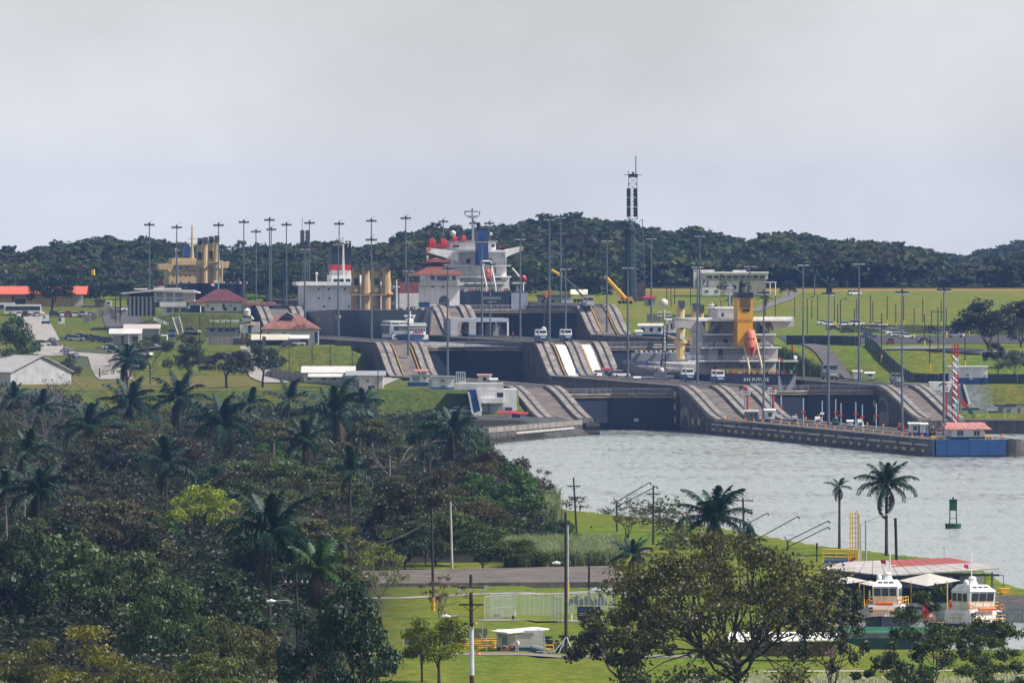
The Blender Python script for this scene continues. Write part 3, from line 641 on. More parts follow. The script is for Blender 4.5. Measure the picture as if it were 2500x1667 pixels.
def crown_arrays(kind, n, leaf, rs, fill=.45, jit=.9):
    """leaf quads of a unit-height tree; leaf = leaf size as a fraction of the height"""
    B = blobs_for(kind, rs); wts = np.array([b[3] ** 2 for b in B]); wts /= wts.sum(); pick = rs.choice(len(B), n, p=wts); BB = np.array(B)[pick]
    d = rs.normal(0, 1, (n, 3)); d[:, 2] = d[:, 2] + .25; d /= np.linalg.norm(d, axis=1)[:, None]; r = rs.uniform(fill, 1.04, n)[:, None]
    sc = np.stack([BB[:, 3], BB[:, 3], BB[:, 4]], 1); lump = 1 + .16 * np.sin(d[:, :1] * 7 + BB[:, :1] * 40) * np.cos(d[:, 1:2] * 6 + BB[:, 1:2] * 31)
    P = BB[:, :3] + d * sc * r * lump; N = d * np.array([1, 1, 1.3]); q = leaf_quads(P, N, leaf, rs, jit)
    tint = np.repeat(rs.uniform(.55, 1.35, (n, 1)) * (1 + rs.normal(0, .07, (n, 3))) * np.repeat(rs.uniform(.8, 1.2, (len(B), 1)), 1, 1)[pick], 4, 0)
    return q, tint, B
def quads_mesh(name, q, tint, m):
    me = np_mesh(name, q, np.arange(len(q)).reshape(-1, 4), m); set_col(me, 'tint', np.clip(tint, 0, 2)); return me
def trunk_mesh(name, B, rs, m, h0=.3, r=.022, twigs=3, n=5, stems=1):
    mb = MB()
    for st in range(stems):
        bx, by = (0, 0) if stems == 1 else (rs.uniform(-.05, .05), rs.uniform(-.05, .05)); top = (bx * 2 + rs.uniform(-.03, .03), by * 2 + rs.uniform(-.03, .03), h0 + rs.uniform(-.03, .05))
        mb.tube([(bx, by, -.03), (bx + (top[0] - bx) * .4, by, h0 * .5), top], [r * 1.25, r, r * .8], 6)
        bs = sorted(B if stems == 1 else B[st::stems], key=lambda b: math.atan2(b[1], b[0]) + rs.uniform(-.5, .5)); ng = max(2, len(bs) // 6)
        for g in range(ng):
            grp = bs[g::1][:0] or bs[g * len(bs) // ng:(g + 1) * len(bs) // ng]
            cx, cy, cz = (sum(b[i] for b in grp) / len(grp) for i in range(3)); hb = top[2] * rs.uniform(.55, 1); t0 = (bx + (top[0] - bx) * hb / top[2], by, hb)
            nd = (t0[0] * .5 + cx * .5 + rs.uniform(-.05, .05), t0[1] * .5 + cy * .5 + rs.uniform(-.05, .05), t0[2] + (cz - t0[2]) * rs.uniform(.35, .6))
            m1 = ((t0[0] + nd[0]) / 2 + rs.uniform(-.03, .03), (t0[1] + nd[1]) / 2 + rs.uniform(-.03, .03), t0[2] + (nd[2] - t0[2]) * .4); mb.tube([t0, m1, nd], [r * .72, r * .55, r * .42], 5, False)
            for b in grp:
                c = (b[0], b[1], b[2]); mid = tuple(nd[i] + (c[i] - nd[i]) * .5 + rs.uniform(-.03, .03) for i in range(3)); mb.tube([nd, mid, c], [r * .36, r * .22, r * .1], 4, False)
                for k in range(twigs):
                    a = rs.normal(0, 1, 3); a[2] = abs(a[2]) * .8; a /= np.linalg.norm(a); e = (c[0] + a[0] * b[3] * .95, c[1] + a[1] * b[3] * .95, c[2] + a[2] * b[4] * .95)
                    f = rs.uniform(.4, 1); s0 = [mid[i] + (c[i] - mid[i]) * f for i in range(3)]; mb.tube([s0, [(s0[i] + e[i]) / 2 + rs.uniform(-.01, .01) for i in range(3)], e], [r * .14, r * .09, r * .05], 3, False)
    return mb.mesh(name, m)
PROTO = {}
def proto(kind, v=0):
    key = (kind, v)
    if key not in PROTO:
        rs = np.random.RandomState(hash(kind) % 1000 if 0 else sum(map(ord, kind)) * 7 + v)
        n, leaf, fill, jit, m, tw, h0, st = {'broad': (5200, .03, .5, .9, BARK, 1, .3, 1), 'umbrella': (4600, .028, .3, .8, BARK, 2, .36, 1), 'mound': (9000, .03, .62, .9, BARK, 1, .12, 1), 'dense': (9000, .028, .6, .9, BARK, 1, .2, 1),
                                     'sparse': (1900, .027, .3, 1.2, BARKP, 5, .34, 1), 'feathery': (9500, .03, .3, .8, BARK, 1, .15, 1), 'bare': (260, .026, .5, 1.2, BARKP, 8, .34, 1)}[kind]
        q, t, B = crown_arrays('sparse' if kind == 'bare' else kind, n, leaf, rs, fill, jit)
        PROTO[key] = (quads_mesh('crown', q, t, LEAF), trunk_mesh('trunk', B, rs, m, h0, .018 if kind != 'mound' else .012, tw, 5, st))
    return PROTO[key]
def tree(name, label, X, Y, h, wid, kind, col, v=0, group=None, z=None, rz=None, cat='tree'):
    c, t = proto(kind, v); zb = G(X, Y) if z is None else z
    o = thing(name, label, cat, (X, Y, zb - .1), R.uniform(0, 6.28) if rz is None else rz, group)
    f = wid / (1.12 if kind in ('umbrella', 'feathery', 'mound', 'sparse', 'bare') else .9); o.scale = (f, f, h)
    k = link('crown', c, o); k.color = (*col, 1); link('trunk', t, o); return o
# ---- palms
def frond_mesh(v):
    rs = np.random.RandomState(60 + v); droop = (.8, 1.25, 1.6, 1.05)[v]; n = 34; V_ = []; T_ = []; F_ = []; pts = [(0, 0, 0)]
    for k in range(n): f = k / n; th = .38 - droop * f ** 1.35; pts.append((pts[-1][0] + math.cos(th) / n, 0, pts[-1][2] + math.sin(th) / n))
    for k in range(3, n + 1):
        f = k / n; L_ = .27 * (math.sin(math.pi * min(1, f * .78 + .17)) ** .7) * rs.uniform(.8, 1.15); x, y, z = pts[k]
        for sd_ in (-1, 1):
            for sub in (0, .5):
                dr = rs.uniform(.1, .7); o_ = sub / n; w_ = .013; out = rs.uniform(.55, .85); i = len(V_)
                m_ = (x + L_ * .3 + o_, sd_ * L_ * out * .6, z - L_ * dr * .12); e = (x + L_ * .5 + o_, sd_ * L_ * out, z - L_ * dr)
                V_ += [(x - w_ + o_, 0, z + .004), (x + w_ + o_, 0, z + .004), (m_[0] + w_, m_[1], m_[2]), (m_[0] - w_, m_[1], m_[2] + .003), (e[0] + w_ * .3, e[1], e[2]), (e[0] - w_ * .3, e[1], e[2])]; F_ += [(i, i + 1, i + 2, i + 3), (i + 3, i + 2, i + 4, i + 5)]; T_ += [(rs.uniform(.65, 1.3),) * 3] * 6
    i0 = len(V_); rr = MB().tube(pts, [.014] * 4 + [.009] * (n - 10) + [.004] * 7, 3, False); V_ += rr.v; F_ += [tuple(i0 + a for a in f) for f in rr.f]; T_ += [(1.5, 1.5, 1.2)] * len(rr.v)
    me = bpy.data.meshes.new('frond'); me.from_pydata(V_, [], F_); me.materials.append(PALMLEAF); me.update(); set_col(me, 'tint', np.array(T_)); return me
FROND = [frond_mesh(v) for v in range(4)]
def palm(label, X, Y, zc, fl, col, nf=19, lean=0, z=None, dead=2, seed=0, group=None, thick=.2, name='palm_tree', spread=1.):
    rs = random.Random(seed + int(X * 7 + Y)); zb = G(X, Y) if z is None else z; h = zc - zb
    o = thing(name, label, 'palm tree', (X, Y, zb), 0, group)
    pts = [(lean * (f ** 2) - lean, 0, h * f - .2) for f in (0, .25, .5, .75, 1)]
    MB().tube(pts, [thick * 1.35, thick, thick * .9, thick * .85, thick * 1.15], 8).build('trunk', BARKP if rs.random() < .4 else BARK, o)
    if name == 'royal' or nf == 17: MB().ball((0, 0, h - .5), .4, 8, 5, 1.3).build('fruit_cluster', mat('dead_frond', (.13, .085, .03), .9, .4), o)
    for k in range(nf + dead):
        up = (k / nf); a = k * 2.39996 + rs.uniform(-.25, .25); v = 0 if up < .3 else (1 if up < .65 else 2)
        if k % 5 == 4: v = 3
        f = link('frond', FROND[v], o, (0, 0, h)); el = (1.15 - up * 1.7) * spread + rs.uniform(-.12, .12)
        if k >= nf: el = -1.25
        f.rotation_euler = (rs.uniform(-.25, .25), -el, a); s = fl * rs.uniform(.85, 1.1) * (.8 if up < .2 else 1); f.scale = (s, s, s)
        f.color = (.07, .05, .02, 1) if k >= nf and nf != 15 else (.16, .1, .02, 1) if k >= nf else (col[0] * rs.uniform(.8, 1.2), col[1] * rs.uniform(.85, 1.15), col[2], 1)
    return o
q_ = 2500 / 2352
PG = (.018, .05, .028)
PALMS = [  # crown centre (display px), crown width, height above ground, label
    (62, 1030, 108, 13, 'tall palm with a long pale trunk rising above the lower palms at the wood edge', 16),
    (300, 925, 128, 12, 'broad dark palm directly behind the flat brown umbrella-shaped tree', 24),
    (410, 912, 118, 12, 'dark palm standing between two broad palms near the yellow-green tree, topmost of the three', 24),
    (512, 968, 140, 12, 'broad palm with drooping fronds just behind the bright yellow-green tree', 26),
    (200, 975, 120, 11, 'shaggy blue-black palm with hanging fronds beside the brown umbrella tree', 22),
    (383, 1062, 125, 11, 'palm with one raised shiny frond beside the bright yellow-green tree', 11),
    (700, 1008, 112, 12, 'dark palm with arched fronds at the middle of the wood below the grass bank', 21),
    (664, 915, 100, 11, 'dark palm among bare branches below the dry lawn', 13),
    (768, 948, 160, 12, 'wide palm with spreading fronds in front of the grey concrete wall', 22),
    (803, 1078, 112, 10, 'small palm with a swollen trunk and silvery fronds at the centre of the wood', 10),
    (622, 1215, 195, 13, 'biggest palm of the wood, dark with silver highlights, by the street lamp', 28),
    (728, 1300, 140, 10, 'bright green palm with hanging yellow dead fronds beside the biggest palm', 15),
    (88, 1122, 140, 10, 'low silvery palm behind the trunk of the tall palm at the wood edge', 15),
    (10, 1115, 110, 10, 'silvery palm cut off by the picture edge beside the low silvery palm', 13),
    (1040, 985, 112, 11, 'palm at the shore beside the small orange stack of the left quay', 15),
    (833, 925, 90, 11, 'dark palm with upright fronds directly below the workman in the yellow vest', 12),
    (30, 915, 90, 11, 'dark palm in front of the grey gabled warehouse', 13),
    (95, 930, 90, 10, 'shadowy palm below the bare dark tree at the warehouse', 12),
    (575, 925, 80, 10, 'small dark palm below the dry grass strip, beside bare twigs', 11),
]
LM = []
for i, (du, dv, wpx, hh, lb, nf) in enumerate(PALMS):
    u, v = du * q_, dv * q_; Y = YG(v, 4.8 + hh); X = XU(u, Y); fl = wpx * q_ / 2 * Y / F * 1.32
    palm(lb, X, Y, G(X, Y) + hh, fl, PG if i not in (11,) else (.05, .1, .02), max(9, int(nf * .62)) if nf != 15 else 14, R.uniform(-.5, .5), seed=i, dead=4 if i == 11 else 1); LM.append((u, v, lb))
def palm_at(du, dv, dbase, wpx, z, label, nf=14, **k):
    Y = YG(dbase * q_, z); X = XU(du * q_, Y); return palm(label, X, Y, ZV(dv * q_, Y), wpx * q_ / 2 * Y / F * 1.12, k.pop('col', PG), nf, 0, z=z, **k)
palm_at(2036, 1112, 1292, 138, 3.6, 'full royal palm standing alone by the water, taller of the two', 17, thick=.24)
palm_at(1928, 1118, 1278, 62, 3.6, 'ragged thin-crowned palm by the water beside the yellow ladder tower', 8, thick=.2, spread=.8)
palm_at(1640, 1190, 1365, 185, 4.2, 'wide dark palm rising behind the big brown-leaved tree', 17)
palm_at(1455, 1275, 1350, 110, 4.5, 'low dark palm at the end of the pale cane grass', 12)
palm_at(1718, 1245, 1350, 90, 4.2, 'dark palm half hidden by the big brown-leaved tree, near the crossarm pole', 9)
palm_at(290, 826, 905, 92, 11, 'palm in front of the small car yard beside the pale road', 13)
for du, dv, db, wpx, lb in ((1871, 628, 668, 34, 'hillside palm right of the white building, higher of two'), (1905, 652, 668, 46, 'hillside palm right of the white building, lower of two'), (1757, 684, 712, 34, 'palm on the green field behind the yellow funnel'), (1676, 690, 712, 26, 'small windblown palm left of the yellow funnel near the fence')):
    Y = 3950 if dv < 660 else 3720; X = XU(du * q_, Y); palm(lb, X, Y, ZV(dv * q_, Y), wpx * q_ / 2 * Y / F * 1.15, (.03, .06, .03), 11, 0, thick=.2)

# ---- trees placed one by one: display px of the top, width px, height m, kind, colour, label, variant[, Y]
C_BRN = (.056, .055, .026); C_OLV = (.085, .095, .026); C_DRK = (.025, .048, .018); C_GRN = (.055, .095, .02); C_YEL = (.2, .25, .018); C_LIM = (.12, .15, .02); C_GRY = (.06, .065, .045)
TREES = [
    (470, 1094, 195, 10, 'mound', (.23, .29, .02), 'bright yellow-green tree, the most vivid crown of the wood', 0),
    (285, 972, 215, 12, 'umbrella', (.085, .08, .034), 'flat brown umbrella-shaped tree between the dark palms', 0),
    (905, 978, 215, 13, 'bare', (.06, .07, .03), 'nearly bare spreading tree with a pale straight trunk at the wood centre', 0),
    (150, 1192, 330, 14, 'mound', (.075, .115, .035), 'big dark glossy-leaved tree with grey bare limbs showing', 0),
    (300, 1222, 280, 14, 'mound', (.08, .115, .04), 'wide dark glossy-leaved tree behind the feathery olive trees', 1),
    (395, 1300, 230, 13, 'mound', (.06, .1, .03), 'dark tree sloping down towards the biggest palm', 2),
    (40, 1195, 220, 14, 'dense', (.05, .075, .03), 'dark leafy tree by the base of the tall pale palm trunk', 0),
    (60, 1410, 230, 10, 'feathery', (.11, .11, .022), 'feathery olive tree in the near corner, paler of two', 0),
    (205, 1432, 280, 10, 'feathery', (.15, .145, .02), 'feathery yellow-olive tree beside the near corner tree', 1),
    (330, 1470, 200, 9, 'feathery', (.11, .115, .024), 'feathery olive tree below the vine-covered mound', 2),
    (515, 1382, 200, 11, 'mound', (.1, .115, .035), 'vine-covered round tree left of the street lamp', 0),
    (600, 1402, 150, 10, 'mound', (.115, .115, .04), 'brownish vine-covered mound close to the street lamp', 1),
    (480, 1482, 220, 7, 'mound', (.1, .125, .03), 'low leafy bush with pale stems below the vine-covered trees', 2),
    (805, 1322, 245, 16, 'dense', (.026, .055, .02), 'big dark evergreen tree behind the street lamp pole', 0),
    (700, 1400, 190, 12, 'dense', (.016, .034, .014), 'very dark shaded tree behind the street lamp, left of the big evergreen', 1),
    (820, 1192, 190, 10, 'sparse', (.16, .19, .025), 'loose yellow-green tree right of the biggest palm', 0),
    (870, 1245, 150, 9, 'sparse', (.15, .18, .03), 'open yellow-green tree with arched branches over the concrete slab', 1),
    (1130, 1022, 170, 11, 'broad', (.075, .06, .03), 'brown dry-season tree at the water edge, tallest there', 0),
    (1190, 1062, 150, 9, 'broad', (.085, .062, .03), 'brown-green round tree at the water edge', 1),
    (1242, 1092, 64, 6, 'broad', (.06, .04, .028), 'small dark brown tree leaning over the water', 0),
    (1225, 1062, 90, 8, 'sparse', (.085, .06, .035), 'reddish twiggy tree at the water edge', 2),
    (1060, 1040, 170, 10, 'broad', (.08, .07, .03), 'olive-brown tree with a bare post standing in it', 2),
    (1000, 1150, 220, 9, 'mound', (.07, .1, .022), 'leafy green mound tree above the dark slab', 1),
    (930, 1180, 190, 7.5, 'mound', (.035, .055, .02), 'dark mound tree crossed by the overhead wires', 0),
    (1110, 1190, 190, 7, 'mound', (.055, .09, .02), 'green bushy tree over the tall concrete post', 2),
    (1180, 1225, 170, 5, 'mound', (.07, .095, .018), 'low olive-green bush left of the cane grass', 0),
    (1285, 1178, 110, 6, 'mound', (.05, .1, .03), 'broad-leaved green plant clump at the foot of the crossarm pole', 1),
    (1010, 945, 100, 9, 'sparse', (.13, .16, .02), 'lime-leaved tree in front of the shaded grass slope', 2),
    (950, 960, 130, 10, 'umbrella', (.05, .06, .03), 'flat-topped dark tree in front of the shaded grass slope', 1),
    (1090, 985, 90, 8, 'mound', (.045, .09, .02), 'fresh green tree beside the shore palm', 2),
    (140, 850, 130, 14, 'bare', (.03, .025, .02), 'leafless dark tree in front of the grey gabled warehouse', 0),
    (60, 905, 110, 11, 'umbrella', (.1, .085, .04), 'brown tree at the foot of the warehouse', 2),
    (590, 1030, 200, 9, 'sparse', (.08, .074, .03), 'brown dry thicket tree right of the bright yellow-green tree', 0),
    (730, 1080, 210, 9, 'umbrella', (.08, .08, .03), 'wide brown dry tree at the middle of the wood', 1),
    (640, 950, 120, 10, 'bare', (.05, .045, .03), 'bare twiggy tree below the dry grass strip', 1),
    (850, 910, 70, 9, 'bare', (.05, .05, .03), 'bare twigs tree by the end of the concrete wall', 2),
    (520, 930, 120, 8, 'sparse', (.14, .15, .03), 'yellowish twiggy tree at the edge of the dry lawn', 1),
]
def add_tree(du, dvt, wpx, h, kind, col, lb, v=0, Y=None, name=None):
    u, vt = du * q_, dvt * q_
    if Y is None: Y = YG(vt, 4.7 + h)
    X = XU(u, Y); hh = ZV(vt, Y) - G(X, Y)
    cat = 'bush' if hh < 7.5 and kind == 'mound' else 'tree'
    tree(name or {'mound': 'leafy_tree', 'umbrella': 'umbrella_tree', 'bare': 'bare_tree', 'feathery': 'feathery_tree', 'dense': 'evergreen_tree', 'broad': 'broad_tree', 'sparse': 'open_tree'}[kind], lb, X, Y, hh, wpx * q_ * Y / F, kind, col, v % 3, cat=cat)
    LM.append((u, vt, lb))
for t in TREES: add_tree(*t)
for t in [
    (345, 757, 84, 0, 'umbrella', (.1, .115, .04), 'pale green open tree in front of the small white gatehouse', 1, 3060),
    (432, 758, 124, 0, 'broad', (.055, .07, .025), 'round tree below the lettered grass slope', 0, 3010),
    (520, 790, 140, 0, 'broad', (.05, .052, .032), 'dull brown-green tree between two taller trees on the dry lawn', 1, 2990),
    (603, 770, 122, 0, 'broad', (.035, .052, .02), 'dark tree beside the sloping path under the red-roofed house', 2, 3000),
    (38, 722, 125, 0, 'dense', (.055, .1, .02), 'bright leafy tree at the roadside, left of the pale road', 0, 3090),
    (20, 790, 90, 0, 'mound', (.08, .1, .045), 'grey-green bush below the bright roadside tree', 0, 3070),
    (118, 608, 124, 0, 'broad', (.02, .032, .02), 'large dark rain tree in front of the orange-roofed building', 2, 3600),
    (2268, 672, 165, 0, 'mound', (.034, .036, .022), 'large dark spreading tree at the edge of the car park', 0, 3150),
    (2345, 672, 170, 0, 'mound', (.04, .036, .024), 'dark brown tree behind the spreading one at the car park edge', 1, 3190),
    (2330, 792, 80, 0, 'mound', (.11, .125, .075), 'pale grey-green shrub below the dark car park trees', 1, 3090),
    (2285, 780, 60, 0, 'mound', (.03, .04, .025), 'dark shrub under the large spreading tree', 2, 3110),
    (160, 815, 62, 0, 'mound', (.085, .08, .045), 'dry brownish bush between the pale road and the warehouse', 2, 3095),
    (255, 838, 46, 0, 'mound', (.05, .075, .025), 'green hedge bush along the small car yard fence', 0, 3240),
    (470, 905, 120, 0, 'sparse', (.14, .15, .035), 'yellowish thin bush on the dry lawn behind the two middle palms', 1, 2900),
    (560, 895, 90, 0, 'bare', (.06, .06, .035), 'bare grey tree on the dry lawn under the dark sloping-path tree', 0, 2920),
    (690, 885, 90, 0, 'bare', (.06, .055, .04), 'bare tree in front of the long concrete wall', 1, 2900),
    (310, 800, 60, 0, 'mound', (.04, .06, .022), 'dark bush behind the small car yard palm', 1, 3190),
    (1812, 638, 42, 0, 'mound', (.03, .045, .022), 'round bush right of the white hillside building', 0, 3930),
    (1662, 622, 40, 0, 'sparse', (.05, .06, .03), 'small open tree in front of the white hillside building', 0, 3850),
    (1712, 640, 26, 0, 'sparse', (.05, .06, .03), 'thin tree at the middle of the white hillside building', 1, 3850),
]: add_tree(*t)
# ---- the fill of the wood, each tree named from its look and the nearest tree already placed
LOOK = [('brown', C_BRN), ('olive', C_OLV), ('dark', C_DRK), ('green', C_GRN), ('dark', C_DRK), ('green', C_GRN), ('deep green', (.025, .055, .016)), ('grey-green', C_GRY), ('dull brown', (.056, .05, .026)), ('lime-tinted', (.09, .11, .022))]
KN = {'broad': 'round', 'umbrella': 'flat-topped', 'mound': 'bushy', 'sparse': 'loose twiggy', 'bare': 'bare-branched', 'dense': 'thick'}
KEEP = [(470, 1094, 190, 190), (285, 972, 150, 110), (62, 1030, 60, 190), (803, 1078, 80, 90), (905, 978, 130, 110), (622, 1215, 170, 170), (728, 1300, 100, 110), (512, 968, 90, 90), (383, 1062, 80, 80), (150, 1192, 330, 260), (300, 1222, 280, 260), (130, 1410, 400, 200), (540, 1390, 240, 160), (805, 1322, 200, 120), (820, 1192, 190, 120)]
used = set(); rf = random.Random(21); nfill = 0
def short(lb):
    w_ = lb.split(); return ' '.join(w_[:6]).rstrip(',')
for k in range(2500):
    if nfill >= 165: break
    v = rf.uniform(985, 1640); u = rf.uniform(-20, 1240) if v < 1330 else rf.uniform(-20, 800); h = rf.uniform(6.5, 12.5)
    Y = YG(v, 4.6 + h); X = XU(u, Y)
    if Y < 1250 or X > shore_x(Y) - 6 or (v > 1300 and u > 700) or (v > 1380 and X > -26) or Y > 2880 or (u > 880 and Y < 1645): continue
    near_ = min(LM, key=lambda l: (l[0] - u) ** 2 + (l[1] - v) ** 2)
    dx, dy = u - near_[0], v - near_[1]
    if abs(dx) < 20 and abs(dy) < 10: continue
    if any(abs(u - a * q_) < (w_ / 2 + 55) and b * q_ - 10 < v < b * q_ + d_ for a, b, w_, d_ in KEEP): continue
    kd = rf.choice(['broad', 'broad', 'umbrella', 'mound', 'mound', 'mound', 'sparse', 'bare', 'dense', 'dense'] if v < 1250 else ['mound', 'dense', 'broad', 'sparse'])
    nm, col = rf.choice(LOOK) if v < 1250 else rf.choice([LOOK[1], LOOK[2], LOOK[3], LOOK[2]])
    rel = ('just left of' if dx < 0 else 'just right of') if abs(dx) > abs(dy) else ('behind' if dy < 0 else 'below')
    ref = near_[2].split(',')[0]; ref = ' '.join(ref.split()[:8]); 
    while ref.split()[-1] in ('a', 'the', 'with', 'of', 'in', 'at', 'and', 'beside', 'between', 'below', 'behind', 'by', 'front', 'its', 'whose', 'long', 'two', 'to', 'one', 'over', 'standing', 'nearly'): ref = ' '.join(ref.split()[:-1])
    lb = None
    for sz in ('', 'small ', 'tall ', 'wide '):
        c_ = f"{sz}{nm} {KN[kd]} tree {rel} the {ref}"
        if c_ not in used: lb = c_; break
    if lb is None: continue
    used.add(lb); h = h * {'': 1, 'small ': .8, 'tall ': 1.15, 'wide ': 1}[sz]
    tree('wood_tree', lb, X, Y, h, h * rf.uniform(1., 1.35), kd, tuple(c * rf.uniform(.8, 1.2) for c in col), rf.randrange(3), 'trees filling the wood'); nfill += 1
# ---- undergrowth: countless low shrubs, one object
def mass(name, P, S, cols, kinds, nl, leaf, seed, m=LEAF, hfac=1., tv=0):
    rs = np.random.RandomState(seed); protos = []
    for k in kinds:
        for v in range(3):
            q, t, B = crown_arrays(k, nl, leaf, rs, .55); protos.append((q, 1 + (t - t.mean()) * tv / .3 if tv else t))
    Q = []; T = []
    for i, (p, s) in enumerate(zip(P, S)):
        q, t = protos[rs.randint(len(protos))]; a = rs.uniform(0, 6.28); c_, s_ = math.cos(a), math.sin(a); e = q * np.array([s[0], s[0], s[1]])
        e = np.stack([e[:, 0] * c_ - e[:, 1] * s_, e[:, 0] * s_ + e[:, 1] * c_, e[:, 2]], 1) + np.array(p); Q.append(e); T.append(t * np.array(cols[i % len(cols)] if callable(cols) is False else cols(p, rs)))
    return quads_mesh(name, np.concatenate(Q), np.concatenate(T), m)
P = []; S = []; ru = random.Random(3)
for k in range(60000):
    if len(P) >= 2300: break
    Y = ru.uniform(1235, 2925); u = ru.uniform(-60, 1300); X = XU(u, Y)
    if X > shore_x(Y) - 2 or (Y < 1690 and X > -25 - max(0, (1420 - Y)) * .02): continue
    if Y > 2790 and u > 900: continue
    h = ru.uniform(2.5, 5.5); P.append((X, Y, G(X, Y) - .3)); S.append((h * ru.uniform(1.1, 1.7), h))
UC = [(.026, .042, .014), (.036, .042, .018), (.02, .034, .012), (.05, .048, .024), (.034, .055, .015), (.028, .034, .016)]
o = link('undergrowth', mass('undergrowth', P, S, UC, ['mound', 'sparse'], 150, .085, 9)); o.color = (1, 1, 1, 1); tag(o, kind='stuff')
# shoreline bushes of the wood
P = []; S = []
for k in range(70):
    Y = ru.uniform(1690, 2800); X = float(shore_x(Y)) - ru.uniform(-1, 5); h = ru.uniform(2, 4.5); P.append((X, Y, max(0, G(X, Y)) - .3)); S.append((h * 1.5, h))
o = link('shore_bushes', mass('shore_bushes', P, S, [(.09, .11, .05), (.06, .08, .03), (.1, .07, .04), (.05, .07, .025)], ['mound'], 260, .08, 10)); o.color = (1, 1, 1, 1); tag(o, kind='stuff')
# ---- the forest on the hills: one far mass, with a few crowns that stand out as trees of their own
P = []; S = []; cl = []
for k in range(100000):
    if len(P) >= 2500: break
    Y = ru.uniform(4255, 4800) if ru.random() < .86 else ru.uniform(5700, 6300); u = ru.uniform(-160, 2660) if Y < 5000 else ru.uniform(2100, 2660); X = XU(u, Y)
    if Y < 5000 and u > 2270 and Y > 4330: continue
    if 4255 <= Y < 4300 and 1650 < u < 1900 and ru.random() < .5: continue
    h = ru.uniform(10, 17) * (1.2 if ru.random() < .12 else 1)
    sv = np.interp(u, [2200, 2260, 2350, 2420, 2500], [702, 692, 650, 624, 606]) if (u > 2200 and Y < 4400) else np.interp(u, SKY_U, SKY_V) if Y < 5000 else np.interp(u, FAR_U, FAR_V)
    h = min(h, max(4, ZV(float(sv), Y) + ru.uniform(-2, 2.5) - G(X, Y) + 2)); P.append((X, Y, G(X, Y) - 2.5)); S.append((h * ru.uniform(1.1, 1.75), h))
for k in range(100000):                                  # nearer woods behind the left and middle of the locks
    if len(P) >= 3300: break
    Y = ru.uniform(3830, 4260); u = ru.uniform(-120, 1490); X = XU(u, Y)
    if Y < 3930 and 300 < u < 640: continue
    if u > 1230 and Y < 3950: continue
    h = ru.uniform(7, 13); P.append((X, Y, G(X, Y) - 1.5)); S.append((h * ru.uniform(1.1, 1.7), h))
def hillcol(p, rs):
    c = [(.042, .066, .028), (.055, .062, .034), (.038, .058, .028), (.062, .062, .042), (.05, .076, .03), (.042, .054, .034), (.075, .092, .036)][rs.randint(7)]; return np.array(c) * rs.uniform(.75, 1.25)
o = link('hill_forest', mass('hill_forest', P, S, hillcol, ['broad', 'umbrella', 'dense'], 200, .125, 11, FARLEAF, tv=.16)); o.color = (1, 1, 1, 1); tag(o, kind='stuff')
for du, dvt, wpx, kind, col, lb, Y in [
    (998, 505, 50, 'umbrella', (.03, .035, .022), 'flat-topped tree alone on the ridge above the control house', 4640),
    (1245, 494, 58, 'umbrella', (.035, .045, .022), 'tall ridge tree left of the pair of floodlight masts', 4650),
    (1305, 497, 56, 'broad', (.035, .045, .022), 'tall ridge tree between the masts and the lighthouse, nearest the masts', 4650),
    (1362, 494, 56, 'broad', (.033, .045, .022), 'tall ridge tree with sky showing under it, left of the lighthouse', 4660),
    (1420, 500, 52, 'umbrella', (.035, .042, .024), 'ridge tree directly left of the dark lighthouse', 4650),
    (1500, 515, 60, 'umbrella', (.06, .06, .03), 'olive flat-crowned ridge tree right of the dark lighthouse', 4650),
    (1600, 517, 54, 'broad', (.05, .08, .022), 'fresh green ridge tree above the white hillside building', 4640),
    (1175, 508, 76, 'mound', (.055, .08, .024), 'rounded green ridge tree right of the radar mast of LEONARDO', 4640),
    (1880, 541, 90, 'broad', (.035, .05, .022), 'dark rounded crown, highest on the right-hand part of the ridge', 4650),
    (1770, 536, 100, 'broad', (.05, .055, .026), 'broad crown on the ridge above the hillside palms', 4650),
    (2130, 565, 70, 'umbrella', (.08, .075, .035), 'pale open tree at the end of the ridge above the dark car park trees', 4640),
    (260, 538, 54, 'broad', (.03, .036, .022), 'high ridge crown left of the farthest floodlight mast', 4650),
    (326, 541, 50, 'umbrella', (.03, .035, .022), 'flat ridge crown beside the farthest floodlight mast', 4650),
    (552, 545, 46, 'umbrella', (.04, .045, .025), 'ridge crown seen right behind the beige ship crane posts', 4660),
    (775, 545, 50, 'broad', (.045, .055, .025), 'ridge crown behind the navy and red funnel', 4650),
    (2185, 578, 34, 'umbrella', (.03, .035, .025), 'lone tree in the gap between the two hills', 6200),
    (2345, 575, 120, 'broad', (.035, .05, .02), 'dark wooded crown at the far right above the field', 4290),
    (2290, 620, 90, 'broad', (.05, .06, .022), 'lower rounded crown at the edge of the far right wood', 4270),
    (-6, 570, 50, 'broad', (.03, .036, .022), 'dark ridge crown cut by the edge above the orange roof', 4640),
]: add_tree(du, dvt, wpx, 0, kind, col, lb, 0, Y, 'ridge_tree')
